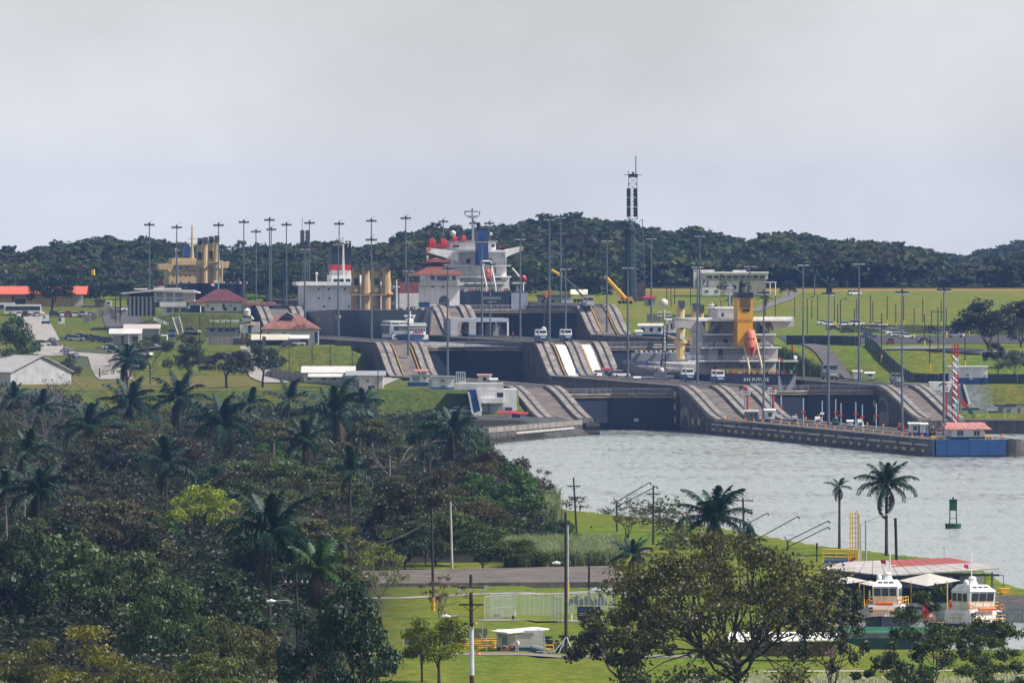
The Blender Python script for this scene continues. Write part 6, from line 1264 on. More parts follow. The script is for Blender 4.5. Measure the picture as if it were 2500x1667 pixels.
S2 = PX('carport', 'long tan carport roof on dark posts in front of the tiled house', 'carport', 690, 846, 3270); shed(S2, mat('tan_sheet', (.55, .5, .42), .6, .1), 613, 709, 829, 816, -2, 4); shed(S2, WROOF, 706, 755, 825, 818, -2, 4); S2.bar_each('post', DGREY, [((620, 846, -1.5), (620, 829, -1.5)), ((660, 846, -1.5), (660, 829, -1.5)), ((700, 846, -1.5), (700, 828, -1.5)), ((752, 846, -1.5), (752, 826, -1.5))], .12); S2.part('back_wall', DGREY, (620, 750, 829, 845, 4.2, 4.5))  # dark sheet at the back paints the shade under the roof
S = PX('guard_tower', 'small white guard tower with a pointed white cap beside the tiled house', 'tower', 603, 836, 3318); S.part('house', WHITE, (586, 607, 793, 813, 0, 4)); S.part('canopy', CREAM, (599, 620, 790, 794, -.8, 3)); S.part('blue_door', BLUE, (606, 613, 795, 813, -.1, 2)); S.part('wall', OFFW, (611, 633, 786, 812, 3, 6)); S.part('leg', BRICKM, (587, 592, 813, 836, .5, 1.5)); S.part('leg', BRICKM, (600, 606, 813, 836, .5, 1.5)); S.part('deck', GREY, (590, 614, 776, 786, 1, 5)); MB().tube([(S.x(603), 3, S.z(771)), (S.x(603), 3, S.z(758))], .95, 10).build('water_tank', OFFW, S.o); MB().tube([(S.x(603), 3, S.z(758)), (S.x(603), 3, S.z(752))], [1.05, .08], 10).build('pointed_cap', WHITE, S.o); S.bars('lamp_arm', OFFW, [((613, 772, 1), (619, 780, 1))], .25)
S = PX('workshop', 'low grey workshop with dark windows behind the concrete wall', 'workshop', 548, 834, 3330); S.part('wall', GREY, (504, 586, 801, 834, 0, 6)); S.part('roof', DGREY, (502, 588, 799, 802, -.4, 6.4)); win(S, (518, 538, 555, 568), 803, 809, 11, frame=False); win(S, (585,), 806, 815, 6)
S = PX('concrete_wall', 'streaked concrete wall in front of the low grey workshop', 'wall', 560, 852, 3290); S.part('wall_panel', CONC, (510, 568, 822, 852, 0, .4)); S.part('wall_panel', CONCD, (568.3, 618, 826, 852, .05, .45))
S = PX('administration_building', 'two-storey office with a flat overhanging roof and columns above the lettered slope', 'office building', 395, 774, 3505)
S.poly('roof', SILV, [(292, 716), (375, 707), (470, 709), (487, 714), (487, 716.5), (420, 713), (375, 711), (300, 718)], -1, 16); S.part('upper_wall', OFFW, (376, 474, 711, 738, 1, 14)); S.part('side_wall', GREY, (312, 376, 722, 772, 2, 14)); S.part('dark_band', NAVY, (316, 372, 715, 724, 1.8, 2.2))
for k in range(6): S.part('column', OFFW, (316 + k * 10, 319.5 + k * 10, 724, 772, .8, 1.4)); S.part('glass_bay', GLASS, (320.5 + k * 10, 325 + k * 10, 726, 770, 1.9, 2.1))
for k in range(3): win(S, (390 + k * 23,), 714, 726, 17, GREY, y=1); win(S, (390 + k * 23,), 729, 737, 17, GREY, y=1)
S.part('white_balcony', WHITE, (390, 455, 737, 749, -1, 1)); S.part('lower_wall', WHITE, (396, 488, 749, 773, .2, 12)); S.part('carport_frame', GREY, (292, 312, 722, 725, 2, 6)); S.part('carport_leg', DGREY, (292, 295, 725, 772, 2, 2.5))
for u in (413, 430, 447, 459): win(S, (u,), 752, 762, 12, BGLASS, y=.2)
MB().box(S.x(327), 2, S.z(707), S.x(358), 6, S.z(704.5)).build('roof_tank', WROOF, S.o); MB().box(S.x(375), 2, S.z(706), S.x(440), 8, S.z(704)).build('roof_cover', WROOF, S.o)
S = PX('tiled_office', 'white office with a dark red hip roof and a blue band, beside the flat-roofed office', 'office building', 545, 774, 3492); S.part('wall', WHITE, (499, 592, 737, 762, 0, 12)); S.part('blue_base', BLUE, (499, 591, 761, 769, -.04, 12)); S.part('plinth', OFFW, (488, 595, 769, 774, -.3, 12)); hip(S, mat('dark_tile', (.11, .035, .045), .85, .35, 1.), 474, 605, 736, 706, -1, 13, 6.5); S.part('porch_roof', PINKR, (455, 500, 735, 738, -1.5, 6)); S.part('porch_wall', WHITE, (460, 500, 738, 748, -.4, 5)); S.part('blue_entrance', BLUE, (464, 488, 745, 768, -.5, 4)); win(S, (519, 550, 573), 750, 758, 8); S.part('dark_window', GLASS, (491, 499, 749, 765, -.3, .1)); S.part('air_unit', GREY, (504, 510, 744, 749, -.5, 0)); S.part('air_unit', GREY, (560, 565, 744, 749, -.5, 0)); S.bars('wall_lamp', BLACK, [((546, 742), (546, 754))], .25, -.3)
S = PX('panel_building', 'low building with large blue wall panels and a reddish flat roof', 'building', 640, 774, 3470); S.part('roof', PINKR, (592, 671, 738, 745, -1, 8)); S.part('wall', OFFW, (594, 616, 745, 770, 0, 7))
for a, b in ((612, 619), (620, 647), (648.5, 674)): S.part('blue_panel', BLUE, (a, b, 746, 769, -.2, .1))
S.part('dark_blue_box', NAVY, (648, 670, 766, 778, -1, 1)); S.part('star_sign', WHITE, (652, 657, 763, 768, -.3, -.2))
S = PX('flag', 'red, white and blue quartered flag flying above the dark red hip roof', 'flag', 533, 745, 3510); S.bars('flag_pole', GALV, [((533, 745), (533, 684))], .09)
for nm, m, p in (('flag_field', RED, [(513, 688), (523, 684), (521, 691), (515, 694)]), ('flag_field', WHITE, [(523, 684), (532, 685), (530, 691), (521, 691)]), ('flag_field', WHITE, [(514, 695), (521, 691), (525, 699), (518, 698)]), ('flag_field', BLUE, [(521, 691), (530, 691), (531, 701), (525, 699)])): S.poly(nm, m, p, -.05, 0)
S = PX('dark_sign', 'dark rectangular board on a single post above the blue-panelled building', 'sign', 691, 752, 3455); S.bars('post', MASTD, [((691, 752), (691, 682))], .28, 0, 6); S.part('board', mat('board_dark', (.02, .05, .06), .6, .2), (683, 699.5, 653, 683, -.3, .2)); S.bars('frame_rods', MASTD, [((685, 653), (685, 650)), ((698, 653), (698, 650))], .06)
S = PX('panel_tower', 'lattice radio tower with two tall grey panels and a whip antenna', 'radio tower', 745, 700, 3660)
S.part('grey_panel', mat('panel_grey', (.1, .1, .11), .7, .15), (733, 743, 562, 622, -1, 0)); S.part('grey_panel', MATS['panel_grey'], (746, 755, 562, 622, -1, 0)); lattice(MB(), 0, 1, 0, S.z(562), 1.7, 1.1, 1.5, .09).build('lattice_mast', MAST, S.o); S.bars('whip_antenna', MASTD, [((738, 562), (738, 530))], .07); S.part('cross_platform', MASTD, (730, 758, 620, 622, -1.2, 1.2)); S.part('cross_platform', MASTD, (735, 752, 592, 595, -1.2, 1.2))
# far left
S = PX('orange_roof_hall', 'long hall with a bright orange roof behind the dark rain tree', 'hall', 90, 749, 3705); S.part('wall', BEIGE, (-60, 168, 716, 749, 2, 16)); S.part('wall', OFFW, (196, 199, 716, 749, .5, 1.2)); S.part('dark_doorway', DGREY, (36, 62, 722, 749, 1.9, 2.2)); S.part('dark_doorway', TILE, (28, 34, 720, 735, 1.9, 2.2)); S.part('hedge_wall', GREY, (35, 80, 718, 729, 1.7, 2)); gable(S, ORROOF, -70, 212, 718, 699, -.5, 18); S.part('back_wall', OFFW, (168, 199, 716, 749, 12, 13))
def coach(label, u, v, Y, L_, m, rz=0):
    o = thing('coach', label, 'coach', (XU(u, Y), Y, ZV(v, Y)), rz); MB().hexa([(-L_ / 2, 0, .35), (L_ / 2, 0, .35), (L_ / 2, 2.5, .35), (-L_ / 2, 2.5, .35), (-L_ / 2, .1, 3.4), (L_ / 2 - .2, .1, 3.4), (L_ / 2 - .2, 2.4, 3.4), (-L_ / 2, 2.4, 3.4)]).build('body', m, o); MB().box(-L_ / 2 + .6, -.04, 1.6, L_ / 2 - .3, .1, 2.8).build('window_band', GLASS, o); MB().box(-L_ / 2 - .05, .2, 1.3, -L_ / 2 + .1, 2.3, 2.9).build('windscreen', GLASS, o)
    for x in (-L_ * .33, L_ * .3):
        w_ = MB().tube([(x, -.05, .5), (x, .25, .5)], .5, 12).build('wheel', BLACK, o); MB().tube([(x, -.08, .5), (x, 0, .5)], .25, 8).build('rim', GREY, w_)
coach('white coach with a dark window band parked beyond the lawn', 55, 770, 3612, 11.5, WHITE); coach('second white coach cut by the picture edge behind the first', -8, 766, 3640, 11.5, WHITE)
S = PX('lattice_crane', 'dark lattice crane with a yellow tip near the orange-roofed hall', 'crane', 242, 757, 3660); S.part('crane_base', mat('crane_olive', (.2, .19, .16), .8), (232, 256, 733, 757, 0, 4)); S.part('crane_deck', DGREY, (231, 258, 731, 734, -.5, 4.5)); q = MB(); a, b = Vector((S.x(240), 2, S.z(733))), Vector((S.x(227), 2, S.z(670)))
for k in range(12):
    f, g = k / 12, (k + 1) / 12
    for sgn in (-1, 1): q.bar(a.lerp(b, f) + Vector((sgn * .7 * (1 - f * .5), 0, 0)), a.lerp(b, g) + Vector((sgn * .7 * (1 - g * .5), 0, 0)), .1); q.bar(a.lerp(b, f) + Vector((sgn * .7 * (1 - f * .5), 0, 0)), a.lerp(b, g) + Vector((-sgn * .7 * (1 - g * .5), 0, 0)), .06)
q.build('lattice_boom', BLACK, S.o); S.bars('yellow_tip', YEL, [((227, 672, 2), (226, 658, 2))], .6, 2, 6); S.bars('stay', BLACK, [((254, 731, 2), (243, 712, 2)), ((243, 712, 2), (236, 690, 2))], .06)
hut('white cabin with one dark window beside the lattice crane', 265, 746, 3668, 15, 11, 2.5, WHITE, base=False, ov=0, slope=.3); hut('low shed with cars before it at the foot of the lattice crane', 220, 758, 3672, 40, 12, 4, DGREY, base=False, wall=BEIGE)
# gatehouse, small houses, warehouse
S = PX('gatehouse', 'white gatehouse with a pale flat canopy roof at the car yard entrance', 'gatehouse', 308, 850, 3400); shed(S, SILV, 266, 347, 814, 802, -2, 4); shed(S, mat('pinkish_sheet', (.5, .43, .42), .6, .1), 299, 390, 802, 792, 5, 11, 'rear_roof'); S.part('wall', OFFW, (278, 345, 818, 850, 2, 6)); S.part('rear_wall', GREY, (302, 388, 802, 822, 6, 11)); S.part('door', BRICKM, (295, 302, 819, 845, 1.9, 2.1)); S.part('column', WHITE, (313, 317, 814, 850, -1.6, -1)); S.part('column', GREY, (276, 279, 814, 850, -1.6, -1)); win(S, (330,), 822, 834, 14, y=2)
S = PX('portal', 'thin white portal among the trees below the slope letters', 'frame', 398, 850, 3330); S.bar_each('frame_bar', WHITE, [((408, 848), (408, 818)), ((392, 819), (409, 819))], .2)
S = PX('blue_sign', 'dark blue sign with faint white writing at the foot of the lettered slope', 'sign', 420, 829, 3420); S.part('board', BLUE, (411, 428, 804, 824, 0, .2)); S.bar_each('post', GREY, [((414, 829), (414, 823)), ((426, 829), (426, 823))], .08); text_mesh('GATUN', .7, WHITE, 'lettering', S.o, (S.x(419.5), -.03, S.z(814)), thick=.02)
hut('low beige store with a white curved roof in the small car yard', 394, 893, 3300, 42, 38, 6, WROOF, base=False, wall=mat('beige_wall', (.5, .46, .36), .8, .12), winu=2)
S = PX('warehouse', 'grey-roofed gabled warehouse at the edge of the wood', 'warehouse', 100, 955, 3060, math.radians(46)); w_, d_, he, hr = 11, 46, 5.2, 9.2
MB().prismy([(-w_, 0), (w_, 0), (w_, he), (0, hr), (-w_, he)], 0, .3).build('gable_wall', mat('gable_grey', (.42, .43, .46), .7, .2, .4, streak=.3, dirt=(.2, .2, .22)), S.o); MB().box(-w_, .3, 0, -w_ + .3, d_, he).build('side_wall', OFFW, S.o); MB().box(w_ - .3, .3, 0, w_, d_, he).build('side_wall', OFFW, S.o)
for sg in (-1, 1): MB().hexa([(sg * (w_ + .6), -.6, he - .3), (0, -.6, hr + .05), (0, d_, hr + .05), (sg * (w_ + .6), d_, he - .3), (sg * (w_ + .6), -.6, he - .1), (0, -.6, hr + .25), (0, d_, hr + .25), (sg * (w_ + .6), d_, he - .1)]).build('roof_slope', mat('warehouse_roof', (.4, .39, .38), .6, .15, .4), S.o)
S = PX('boundary_wall', 'long grey concrete wall running down past the long house to the lawn corner', 'wall', 790, 950, 2990)
wp = [gp(640, 905, 12), gp(700, 930, 11), gp(800, 940, 10.8), gp(893, 958, 10.4)]
for i, (a, b) in enumerate(zip(wp[:-1], wp[1:])):
    n = 6
    for k in range(n):
        A = Vector(a).lerp(Vector(b), (k + .02) / n); Bv = Vector(a).lerp(Vector(b), (k + .98) / n); o_ = S.o.location; z0 = min(G(*A), G(*Bv)) - .5 - o_.z
        MB().hexa([(A.x - o_.x, A.y - o_.y, z0), (Bv.x - o_.x, Bv.y - o_.y, z0), (Bv.x - o_.x, Bv.y - o_.y + .25, z0), (A.x - o_.x, A.y - o_.y + .25, z0), (A.x - o_.x, A.y - o_.y, z0 + 3.2), (Bv.x - o_.x, Bv.y - o_.y, z0 + 3.2), (Bv.x - o_.x, Bv.y - o_.y + .25, z0 + 3.2), (A.x - o_.x, A.y - o_.y + .25, z0 + 3.2)]).build('wall_panel', CONC, S.o)
S.part('gate_pillar', CONCL, (889, 903, 930, 975, -42, -41)); S.part('brown_door', TILE, (882, 888, 940, 966, -41, -40.6))
S = PX('yard_wall', 'weathered concrete wall climbing beside the rear yard road', 'wall', 243, 795, 3520); 
for k in range(5): S.poly('wall_panel', CONC, [(204 + k * 15.7, 790 - k * 6.5), (219 + k * 15.7, 784 - k * 6.5), (219 + k * 15.7, 766 - k * 4), (204 + k * 15.7, 769 - k * 4)], k * 9, k * 9 + .4)
S = PX('grass_stairs', 'pale concrete stairway climbing the lettered grass slope', 'stairs', 437, 815, 3435); S.poly('stair_flight', CONCL, [(421, 776), (437, 772), (447, 812), (434, 818)], 0, 6)
for k in range(7): S.poly('stair_tread', CONC, [(423 + k * 2.2, 779 + k * 5), (437 + k * 1.5, 776 + k * 5), (437.5 + k * 1.5, 778 + k * 5), (423.5 + k * 2.2, 781 + k * 5)], -.15, .1)
S.bars('stair_rail', WHITE, [((421, 774), (435, 816))], .12, -.2)
def slope_text(txt, u, v, Y, size, sx, rot, name, lb):
    z = ZV(v, Y); o = text_mesh(txt, size, WHITE, name, None, (XU(u, Y), Y, z), (math.radians(72), rot, 0), .08, sx); return tag(o, lb, 'ground letters')
slope_text('ESCLUSAS', 394, 785, 3437, 1.35, .8, math.radians(20), 'slope_letters', 'white word laid out on the grass slope left of the stairway'); slope_text('CANAL DE PANAMA', 548, 784, 3437, .95, 1.0, 0, 'slope_letters', 'faint white words laid out on the grass slope right of the stairway')
for u, v, lb, m1 in ((150, 793, 'white and blue notice board beside the dark rain tree trunk', BLUE), (112, 786, 'white notice board left of the dark rain tree trunk', GREY)):
    S = PX('notice_board', lb, 'notice board', u, v, 3500); S.part('board', WHITE, (u - 8, u + 8, v - 19, v - 3, 0, .15)); S.part('printed_panel', m1, (u - 7, u - 1, v - 18, v - 8, -.03, .02)); S.bar_each('post', GREY, [((u - 6, v), (u - 6, v - 4)), ((u + 6, v), (u + 6, v - 4))], .08)
S = PX('blue_bench', 'blue bench on the lawn left of the dark rain tree', 'bench', 111, 793, 3490); S.part('seat', BLUE, (101, 122, 788, 790, 0, .6)); S.part('backrest', BLUE, (101, 122, 784, 788, .55, .65)); S.each('leg', GREY, [(102, 104, 790, 793, .1, .5), (119, 121, 790, 793, .1, .5)])
# far right
S = PX('hillside_building', 'white modern building with long window bands on the hill behind the yellow funnel', 'building', 1780, 724, 3935)
WB_ = mat('hill_white', (.62, .58, .52), .6, .1); S.part('left_block', WB_, (1694, 1745, 659, 700, 2, 16)); S.part('upper_floor', WB_, (1716, 1875, 666, 682, 0, 16)); S.part('lower_floor', WB_, (1730, 1870, 684, 722, 1, 16)); S.part('roof_slab', WHITE, (1712, 1877, 664, 668, -1, 16)); S.part('roof_box', WHITE, (1790, 1822, 660, 665, 4, 10)); S.part('front_block', WHITE, (1714, 1757, 702, 722, -3, 1))
for k in range(9): S.part('window', GLASS, (1726 + k * 16, 1739 + k * 16, 673, 680, -.1, .1))
for u in (1725, 1749): win(S, (u,), 708, 714, 8, BGLASS, y=-3)
for u in (1772, 1793, 1830): win(S, (u,), 696, 706, 9, y=1)
for k in range(4): S.part('column', WHITE, (1694 + k * 9, 1697 + k * 9, 668, 715, 1, 1.6))
S.part('carport_roof', WHITE, (1870, 1896, 688, 690, 0, 6)); S.bar_each('carport_post', WHITE, [((1880, 722), (1880, 690)), ((1893, 722), (1893, 690))], .15); S.bars('stair', GREY, [((1726, 680, -.5), (1716, 700, -.5))], .3)
S = PX('lighthouse', 'tall dark tapering lighthouse wrapped in scaffolding behind the locks', 'lighthouse', 1538, 737, 3668)
prof = [(737, 16.5), (700, 14.6), (640, 12.), (600, 10.6), (575, 10.8), (566, 14.2), (560, 14.6), (556, 11), (548, 9.5), (543, 4), (534, 2)]
MB().tube([(0, 8, S.z(v)) for v, w_ in prof], [w_ * S.k for v, w_ in prof], 12).build('tower', TOWG, S.o)
q = MB(); zt_ = S.z(566)
for a in range(10):
    th = a * .6283; q.bar((2.35 * math.cos(th), 8 + 2.35 * math.sin(th), 0), (1.55 * math.cos(th), 8 + 1.55 * math.sin(th), zt_), .06)
for k in range(12):
    z = zt_ * k / 12; r = 2.35 - .8 * k / 12
    for a in range(10): t1, t2 = a * .6283, (a + 1) * .6283; q.bar((r * math.cos(t1), 8 + r * math.sin(t1), z), (r * math.cos(t2), 8 + r * math.sin(t2), z), .05); q.bar((r * math.cos(t1), 8 + r * math.sin(t1), z), (r * math.cos(t2), 8 + r * math.sin(t2), z + zt_ / 12), .045)
q.build('scaffolding', mat('scaffold_green', (.05, .1, .11), .6, .2), S.o); S.part('base_block', mat('brick_dark', (.13, .08, .08), .8, .3), (1517, 1577, 690, 735, 11, 16)); S.bars('gallery_rail', TOWG, [((1521, 556, 8), (1521, 566, 8)), ((1555, 556, 8), (1555, 566, 8)), ((1521, 557, 6), (1555, 557, 6))], .1)
S = PX('radio_tower', 'tallest lattice radio tower with dark panel arrays and a mast, beside the dark lighthouse', 'radio tower', 1556, 735, 3690); lattice(MB(), 0, 2, 0, S.z(535), 5.2, 3.2, 2.6, .11).build('lattice_mast', MAST, S.o); lattice(MB(), S.x(1545), 2, S.z(535), S.z(432), 3.0, 2.6, 2., .1).build('lattice_mast', MAST, S.o)
for a, b in ((1530, 1539.5), (1546.5, 1556)):
    for v0, v1 in ((460, 482), (483, 505), (506, 529.5)): S.part('panel_array', mat('array_dark', (.025, .028, .034), .6), (a, b, v0, v1, 0, .6))
S.part('top_platform', MASTD, (1534, 1557, 425, 433, .5, 3.5)); S.part('dish', BLACK, (1534, 1541, 425, 432, 0, .5)); S.part('radar_box', BLACK, (1543, 1548, 420, 426, 1, 2)); S.bars('top_mast', MAST, [((1552.5, 430, 2), (1552.5, 381, 2))], .16, 2, 6); S.bars('cross_arm', MASTD, [((1523, 427, 2), (1567, 427, 2)), ((1534, 425, 2), (1534, 417, 2))], .09, 2)
def mobile_crane(label, u, v, Y, seg, r, m, tipm, base):
    S = PX('mobile_crane', label, 'crane', u, v, Y); S.bars('boom', m, [[(p[0], p[1], 2) for p in seg]], r, 2, 6); S.part('carrier', base, (u - 26, u + 14, v - 9, v - 2, 1, 3.6)); S.part('crane_cab', base, (u - 2, u + 10, v - 17, v - 8, 1.2, 3.4)); S.part('boom_head', tipm, (seg[-1][0] - 6, seg[-1][0] + 5, seg[-1][1] - 4, seg[-1][1] + 2, 1.6, 2.4)); S.bars('hook_line', BLACK, [((seg[-1][0] - 1, seg[-1][1], 2), (seg[-1][0] - 1, seg[-1][1] + 26, 2))], .07)
    for k in range(4): MB().tube([(S.x(u - 22 + k * 9), .9, .5), (S.x(u - 22 + k * 9), 1.3, .5)], .55, 10).build('wheel', BLACK, S.o)
    return S
mobile_crane('yellow mobile crane with a thick raised yellow boom beside the lighthouse', 1535, 742, 3640, [(1528, 730), (1500, 700), (1476, 674)], .62, FYEL, BLACK, YEL)
S = mobile_crane('mobile crane with a long thin green boom ending in a yellow tip', 1425, 738, 3635, [(1430, 730), (1392, 690), (1368, 672)], .3, mat('boom_green', (.05, .08, .08), .6), YEL, GREY); S.bars('yellow_jib', YEL, [((1366, 671, 2), (1346, 659, 2))], .42, 2, 6); S.bars('stay_line', BLACK, [((1368, 672, 2), (1432, 716, 2)), ((1432, 716, 2), (1462, 722, 2))], .08)
def lattice_boom(label, u, v, Y, u2, v2, base, tip):
    S = PX('lattice_crane', label, 'crane', u, v, Y); q = MB(); a, b = Vector((S.x(u), 1, S.z(v - 8))), Vector((S.x(u2), 1, S.z(v2)))
    for k in range(14):
        f, g = k / 14, (k + 1) / 14
        for sg in (-1, 1): q.bar(a.lerp(b, f) + Vector((sg * .5, 0, 0)), a.lerp(b, g) + Vector((sg * .5, 0, 0)), .12); q.bar(a.lerp(b, f) + Vector((sg * .5, 0, 0)), a.lerp(b, g) + Vector((-sg * .5, 0, 0)), .08)
    q.build('lattice_boom', BLACK, S.o); S.bars('yellow_tip', tip, [((u2, v2 + 4, 1), (u2, v2 - 8, 1))], .42, 1, 6); S.part('crane_house', base, (u - 22, u + 10, v - 18, v, -1, 3)); S.part('counterweight', DGREY, (u - 24, u - 14, v - 24, v - 10, 0, 2)); MB().ball((S.x(u - 3), 0, S.z(v - 22)), .8).build('white_tank', OFFW, S.o)
    return S
s_ = YUT(1618, 15); lattice_boom('black lattice-boom crane with a yellow tip beside the bow deck of KN FUTURE', 1618, 926, Wst(s_, 15)[1], 1626, 788, mat('crane_grey', (.16, .16, .17), .7), mat('tip_yellow', (.35, .38, .05), .6))
S = lattice_boom('black lattice-boom crane with an orange tip on the middle wall, left of the yellow jib', 1330, 826, 3330, 1333, 722, DGREY, ORNG); S.bars('orange_jib', ORNG, [((1334, 716, 1), (1346, 708, 1))], .35, 1, 6)
S = PX('yard_tent', 'white tent roof on the yard between the two mobile cranes', 'tent', 1415, 725, 3720); shed(S, mat('tent_cream', (.75, .68, .55), .6, .05), 1393, 1435, 718, 707, 0, 6); S.bar_each('post', GREY, [((1395, 727, 0), (1395, 718, 0)), ((1433, 727, 0), (1433, 718, 0))], .12)
S = PX('yard_building', 'grey yard building behind the third gate, right of the stern of LEONARDO', 'building', 1345, 752, 3600); S.part('wall', GREY, (1312, 1393, 724, 752, 0, 6)); S.part('roof', DGREY, (1308, 1397, 720, 724, -.6, 6.6)); S.part('white_block', OFFW, (1370, 1400, 734, 752, -1, 0)); win(S, (1325, 1350), 731, 740, 9)
S = PX('shelter', 'small shelter with a red roof left of the field fence', 'shelter', 1585, 746, 3640); hip(S, RED, 1568, 1604, 727, 720, 0, 4, 1.5); S.part('wall', GREY, (1574, 1600, 727, 746, .5, 3.5)); S.part('door', DGREY, (1583, 1590, 731, 746, .4, .6))
hut('long low white-and-blue shed at the foot of the far right ramp', 1590, 822, 3330, 60, 28, 6, OFFW, winu=3, slope=4); hut('blue-grey shed with a pale wall beside the beige ship cranes of KN FUTURE', 1642, 822, 3318, 34, 42, 6, OFFW, winu=1); hut('small white box kiosk before the long white-and-blue shed', 1560, 822, 3300, 14, 14, 3, WROOF, winu=0)
S = PX('pole_frame', 'pale double-crossarm pole at the edge of the middle grass slope', 'pole', 1622, 850, 3260); S.bars('post', OFFW, [((1622, 850), (1622, 757))], .22); S.bars('crossarm', OFFW, [((1604, 763), (1640, 763)), ((1604, 771), (1640, 771))], .16); S.bar_each('insulator', GREY, [((1606 + k * 5.5, 758), (1606 + k * 5.5, 772)) for k in range(7)], .1)
# fences on the right bank
def fence(label, pts, h, step, m, post=GALV, panel=True, name='fence', zs=None):
    o = thing(name, label, 'fence', (*pts[0], G(*pts[0]))); ox, oy, oz = o.location; q = MB()
    for a, b in zip(pts[:-1], pts[1:]):
        a, b = Vector(a), Vector(b); n = max(1, int((b - a).length / step))
        for k in range(n):
            A, Bv = a.lerp(b, k / n), a.lerp(b, (k + 1) / n); za, zb_ = G(*A) - oz, G(*Bv) - oz; A = (A.x - ox, A.y - oy); Bv = (Bv.x - ox, Bv.y - oy)
            MB().bar((*A, za - .2), (*A, za + h + .15), .06).build('post', post, o)
            if panel: MB().hexa([(*A, za), (*Bv, zb_), (Bv[0], Bv[1] + .04, zb_), (A[0], A[1] + .04, za), (*A, za + h), (*Bv, zb_ + h), (Bv[0], Bv[1] + .04, zb_ + h), (A[0], A[1] + .04, za + h)]).build('mesh_panel', m, o)
    return o
MESH = bpy.data.materials.new('wire_mesh'); MESH.use_nodes = True; nn = MESH.node_tree.nodes; p_ = nn['Principled BSDF']; p_.inputs['Base Color'].default_value = (.07, .09, .1, 1); p_.inputs['Roughness'].default_value = .8; p_.inputs['Alpha'].default_value = .5
MESHD = mat('fence_dark', (.045, .06, .06), .8, .3)
fence('dark screened fence along the lower edge of the car park', [(76, 3238), (84, 3236), (92, 3228), (96, 3212)], 2.6, 5, MESHD); fence('dark fence curving down the slope beside the access road', [(97, 3210), (98.5, 3180), (100, 3150), (103, 3115), (106, 3080), (112, 3066)], 2.4, 7, MESHD); fence('wire fence along the upper edge of the car park, below the field', [(98, 3480), (120, 3470), (140, 3440), (152, 3400), (160, 3350)], 2.4, 6, MESH); fence('wire fence on the field by the red-roofed shelter', [(42, 3650), (56, 3652), (62, 3640)], 2.4, 4, MESH); fence('dark low fence along the green edge behind the right bank house', [(112, 3064), (124, 3052), (140, 3046), (160, 3042)], 2.6, 6, MESHD)
# wooden poles
def pole(label, u, vt, vb, arm=0, m=WOOD, foot=YEL, group=None, lamp=0, r=.17):
    X, Y, z = hit(u, vb); o = thing('wooden_pole', label, 'pole', (X, Y, z), 0, group); h = max(4, ZV(vt, Y) - z); MB().tube([(0, 0, -.3), (0, 0, h)], [r, r * .75], 6).build('pole', m, o)
    if foot: MB().tube([(0, 0, 0), (0, 0, min(2, h * .22))], r * 1.25, 8).build('yellow_foot', foot, o)
    if lamp: MB().bar((0, 0, h - .2), (lamp * 1.6, 0, h + .35), .06).build('lamp_arm', DGREY, o); MB().box(lamp * 1.6 - .35, -.2, h + .2, lamp * 1.6 + .35, .2, h + .5).build('lamp', BLACK, o)
    for k in range(arm): MB().bar((-1.8, 0, h - 1. - k), (1.8, 0, h - 1. - k), .1).build('crossarm', m, o)
    return o
rp = sorted([(2052, 732, 812), (2045, 742, 807), (2037, 724, 800), (2086, 752, 812), (2091, 730, 795), (2125, 720, 806), (2131, 735, 800), (2152, 764, 885), (2166, 722, 797), (2187, 741, 802), (2206, 723, 798), (2232, 752, 805), (2253, 727, 803), (2257, 768, 847), (2274, 757, 806), (2290, 752, 858), (2298, 734, 800), (2310, 752, 826), (2270, 817, 908), (2356, 817, 900), (2366, 755, 818), (2437, 800, 935)])
for i, (u, vt, vb) in enumerate(rp): pole(f'{ORD[i]} brown wooden pole from the left in the row round the car park', u, vt, vb, 1 if u in (2290,) else 0, group='wooden poles round the car park', lamp=1 if u in (2052, 2356) else 0)
rp = [(1628, 663, 750), (1638, 677, 748), (1647, 662, 744), (1686, 664, 748), (1760, 732, 775), (1893, 722, 778), (1940, 725, 775), (1971, 728, 815), (1982, 730, 778), (1996, 722, 782)]
for i, (u, vt, vb) in enumerate(rp): pole(f'{ORD[i]} dark pole from the left in the row across the field edge behind KN FUTURE', u, vt, vb, 1 if i == 1 else 0, group='poles along the field edge', foot=None, lamp=1 if i in (3, 7) else 0, r=.15)
rp = [(706, 845, 915), (762, 842, 896), (806, 842, 918), (860, 842, 906), (923, 860, 958)]
for i, (u, vt, vb) in enumerate(rp): pole(f'{ORD[i]} thin dark pole from the left along the lawn below the tiled house', u, vt, vb, group='poles on the left lawn', foot=None, r=.13)
rp = [(282, 702, 788), (293, 722, 790), (362, 680, 715), (488, 768, 830), (521, 770, 836), (562, 772, 838), (636, 769, 850)]
for i, (u, vt, vb) in enumerate(rp): pole(f'{ORD[i]} thin dark pole from the left around the offices above the lettered slope', u, vt, vb, group='poles round the offices', foot=None, r=.15)
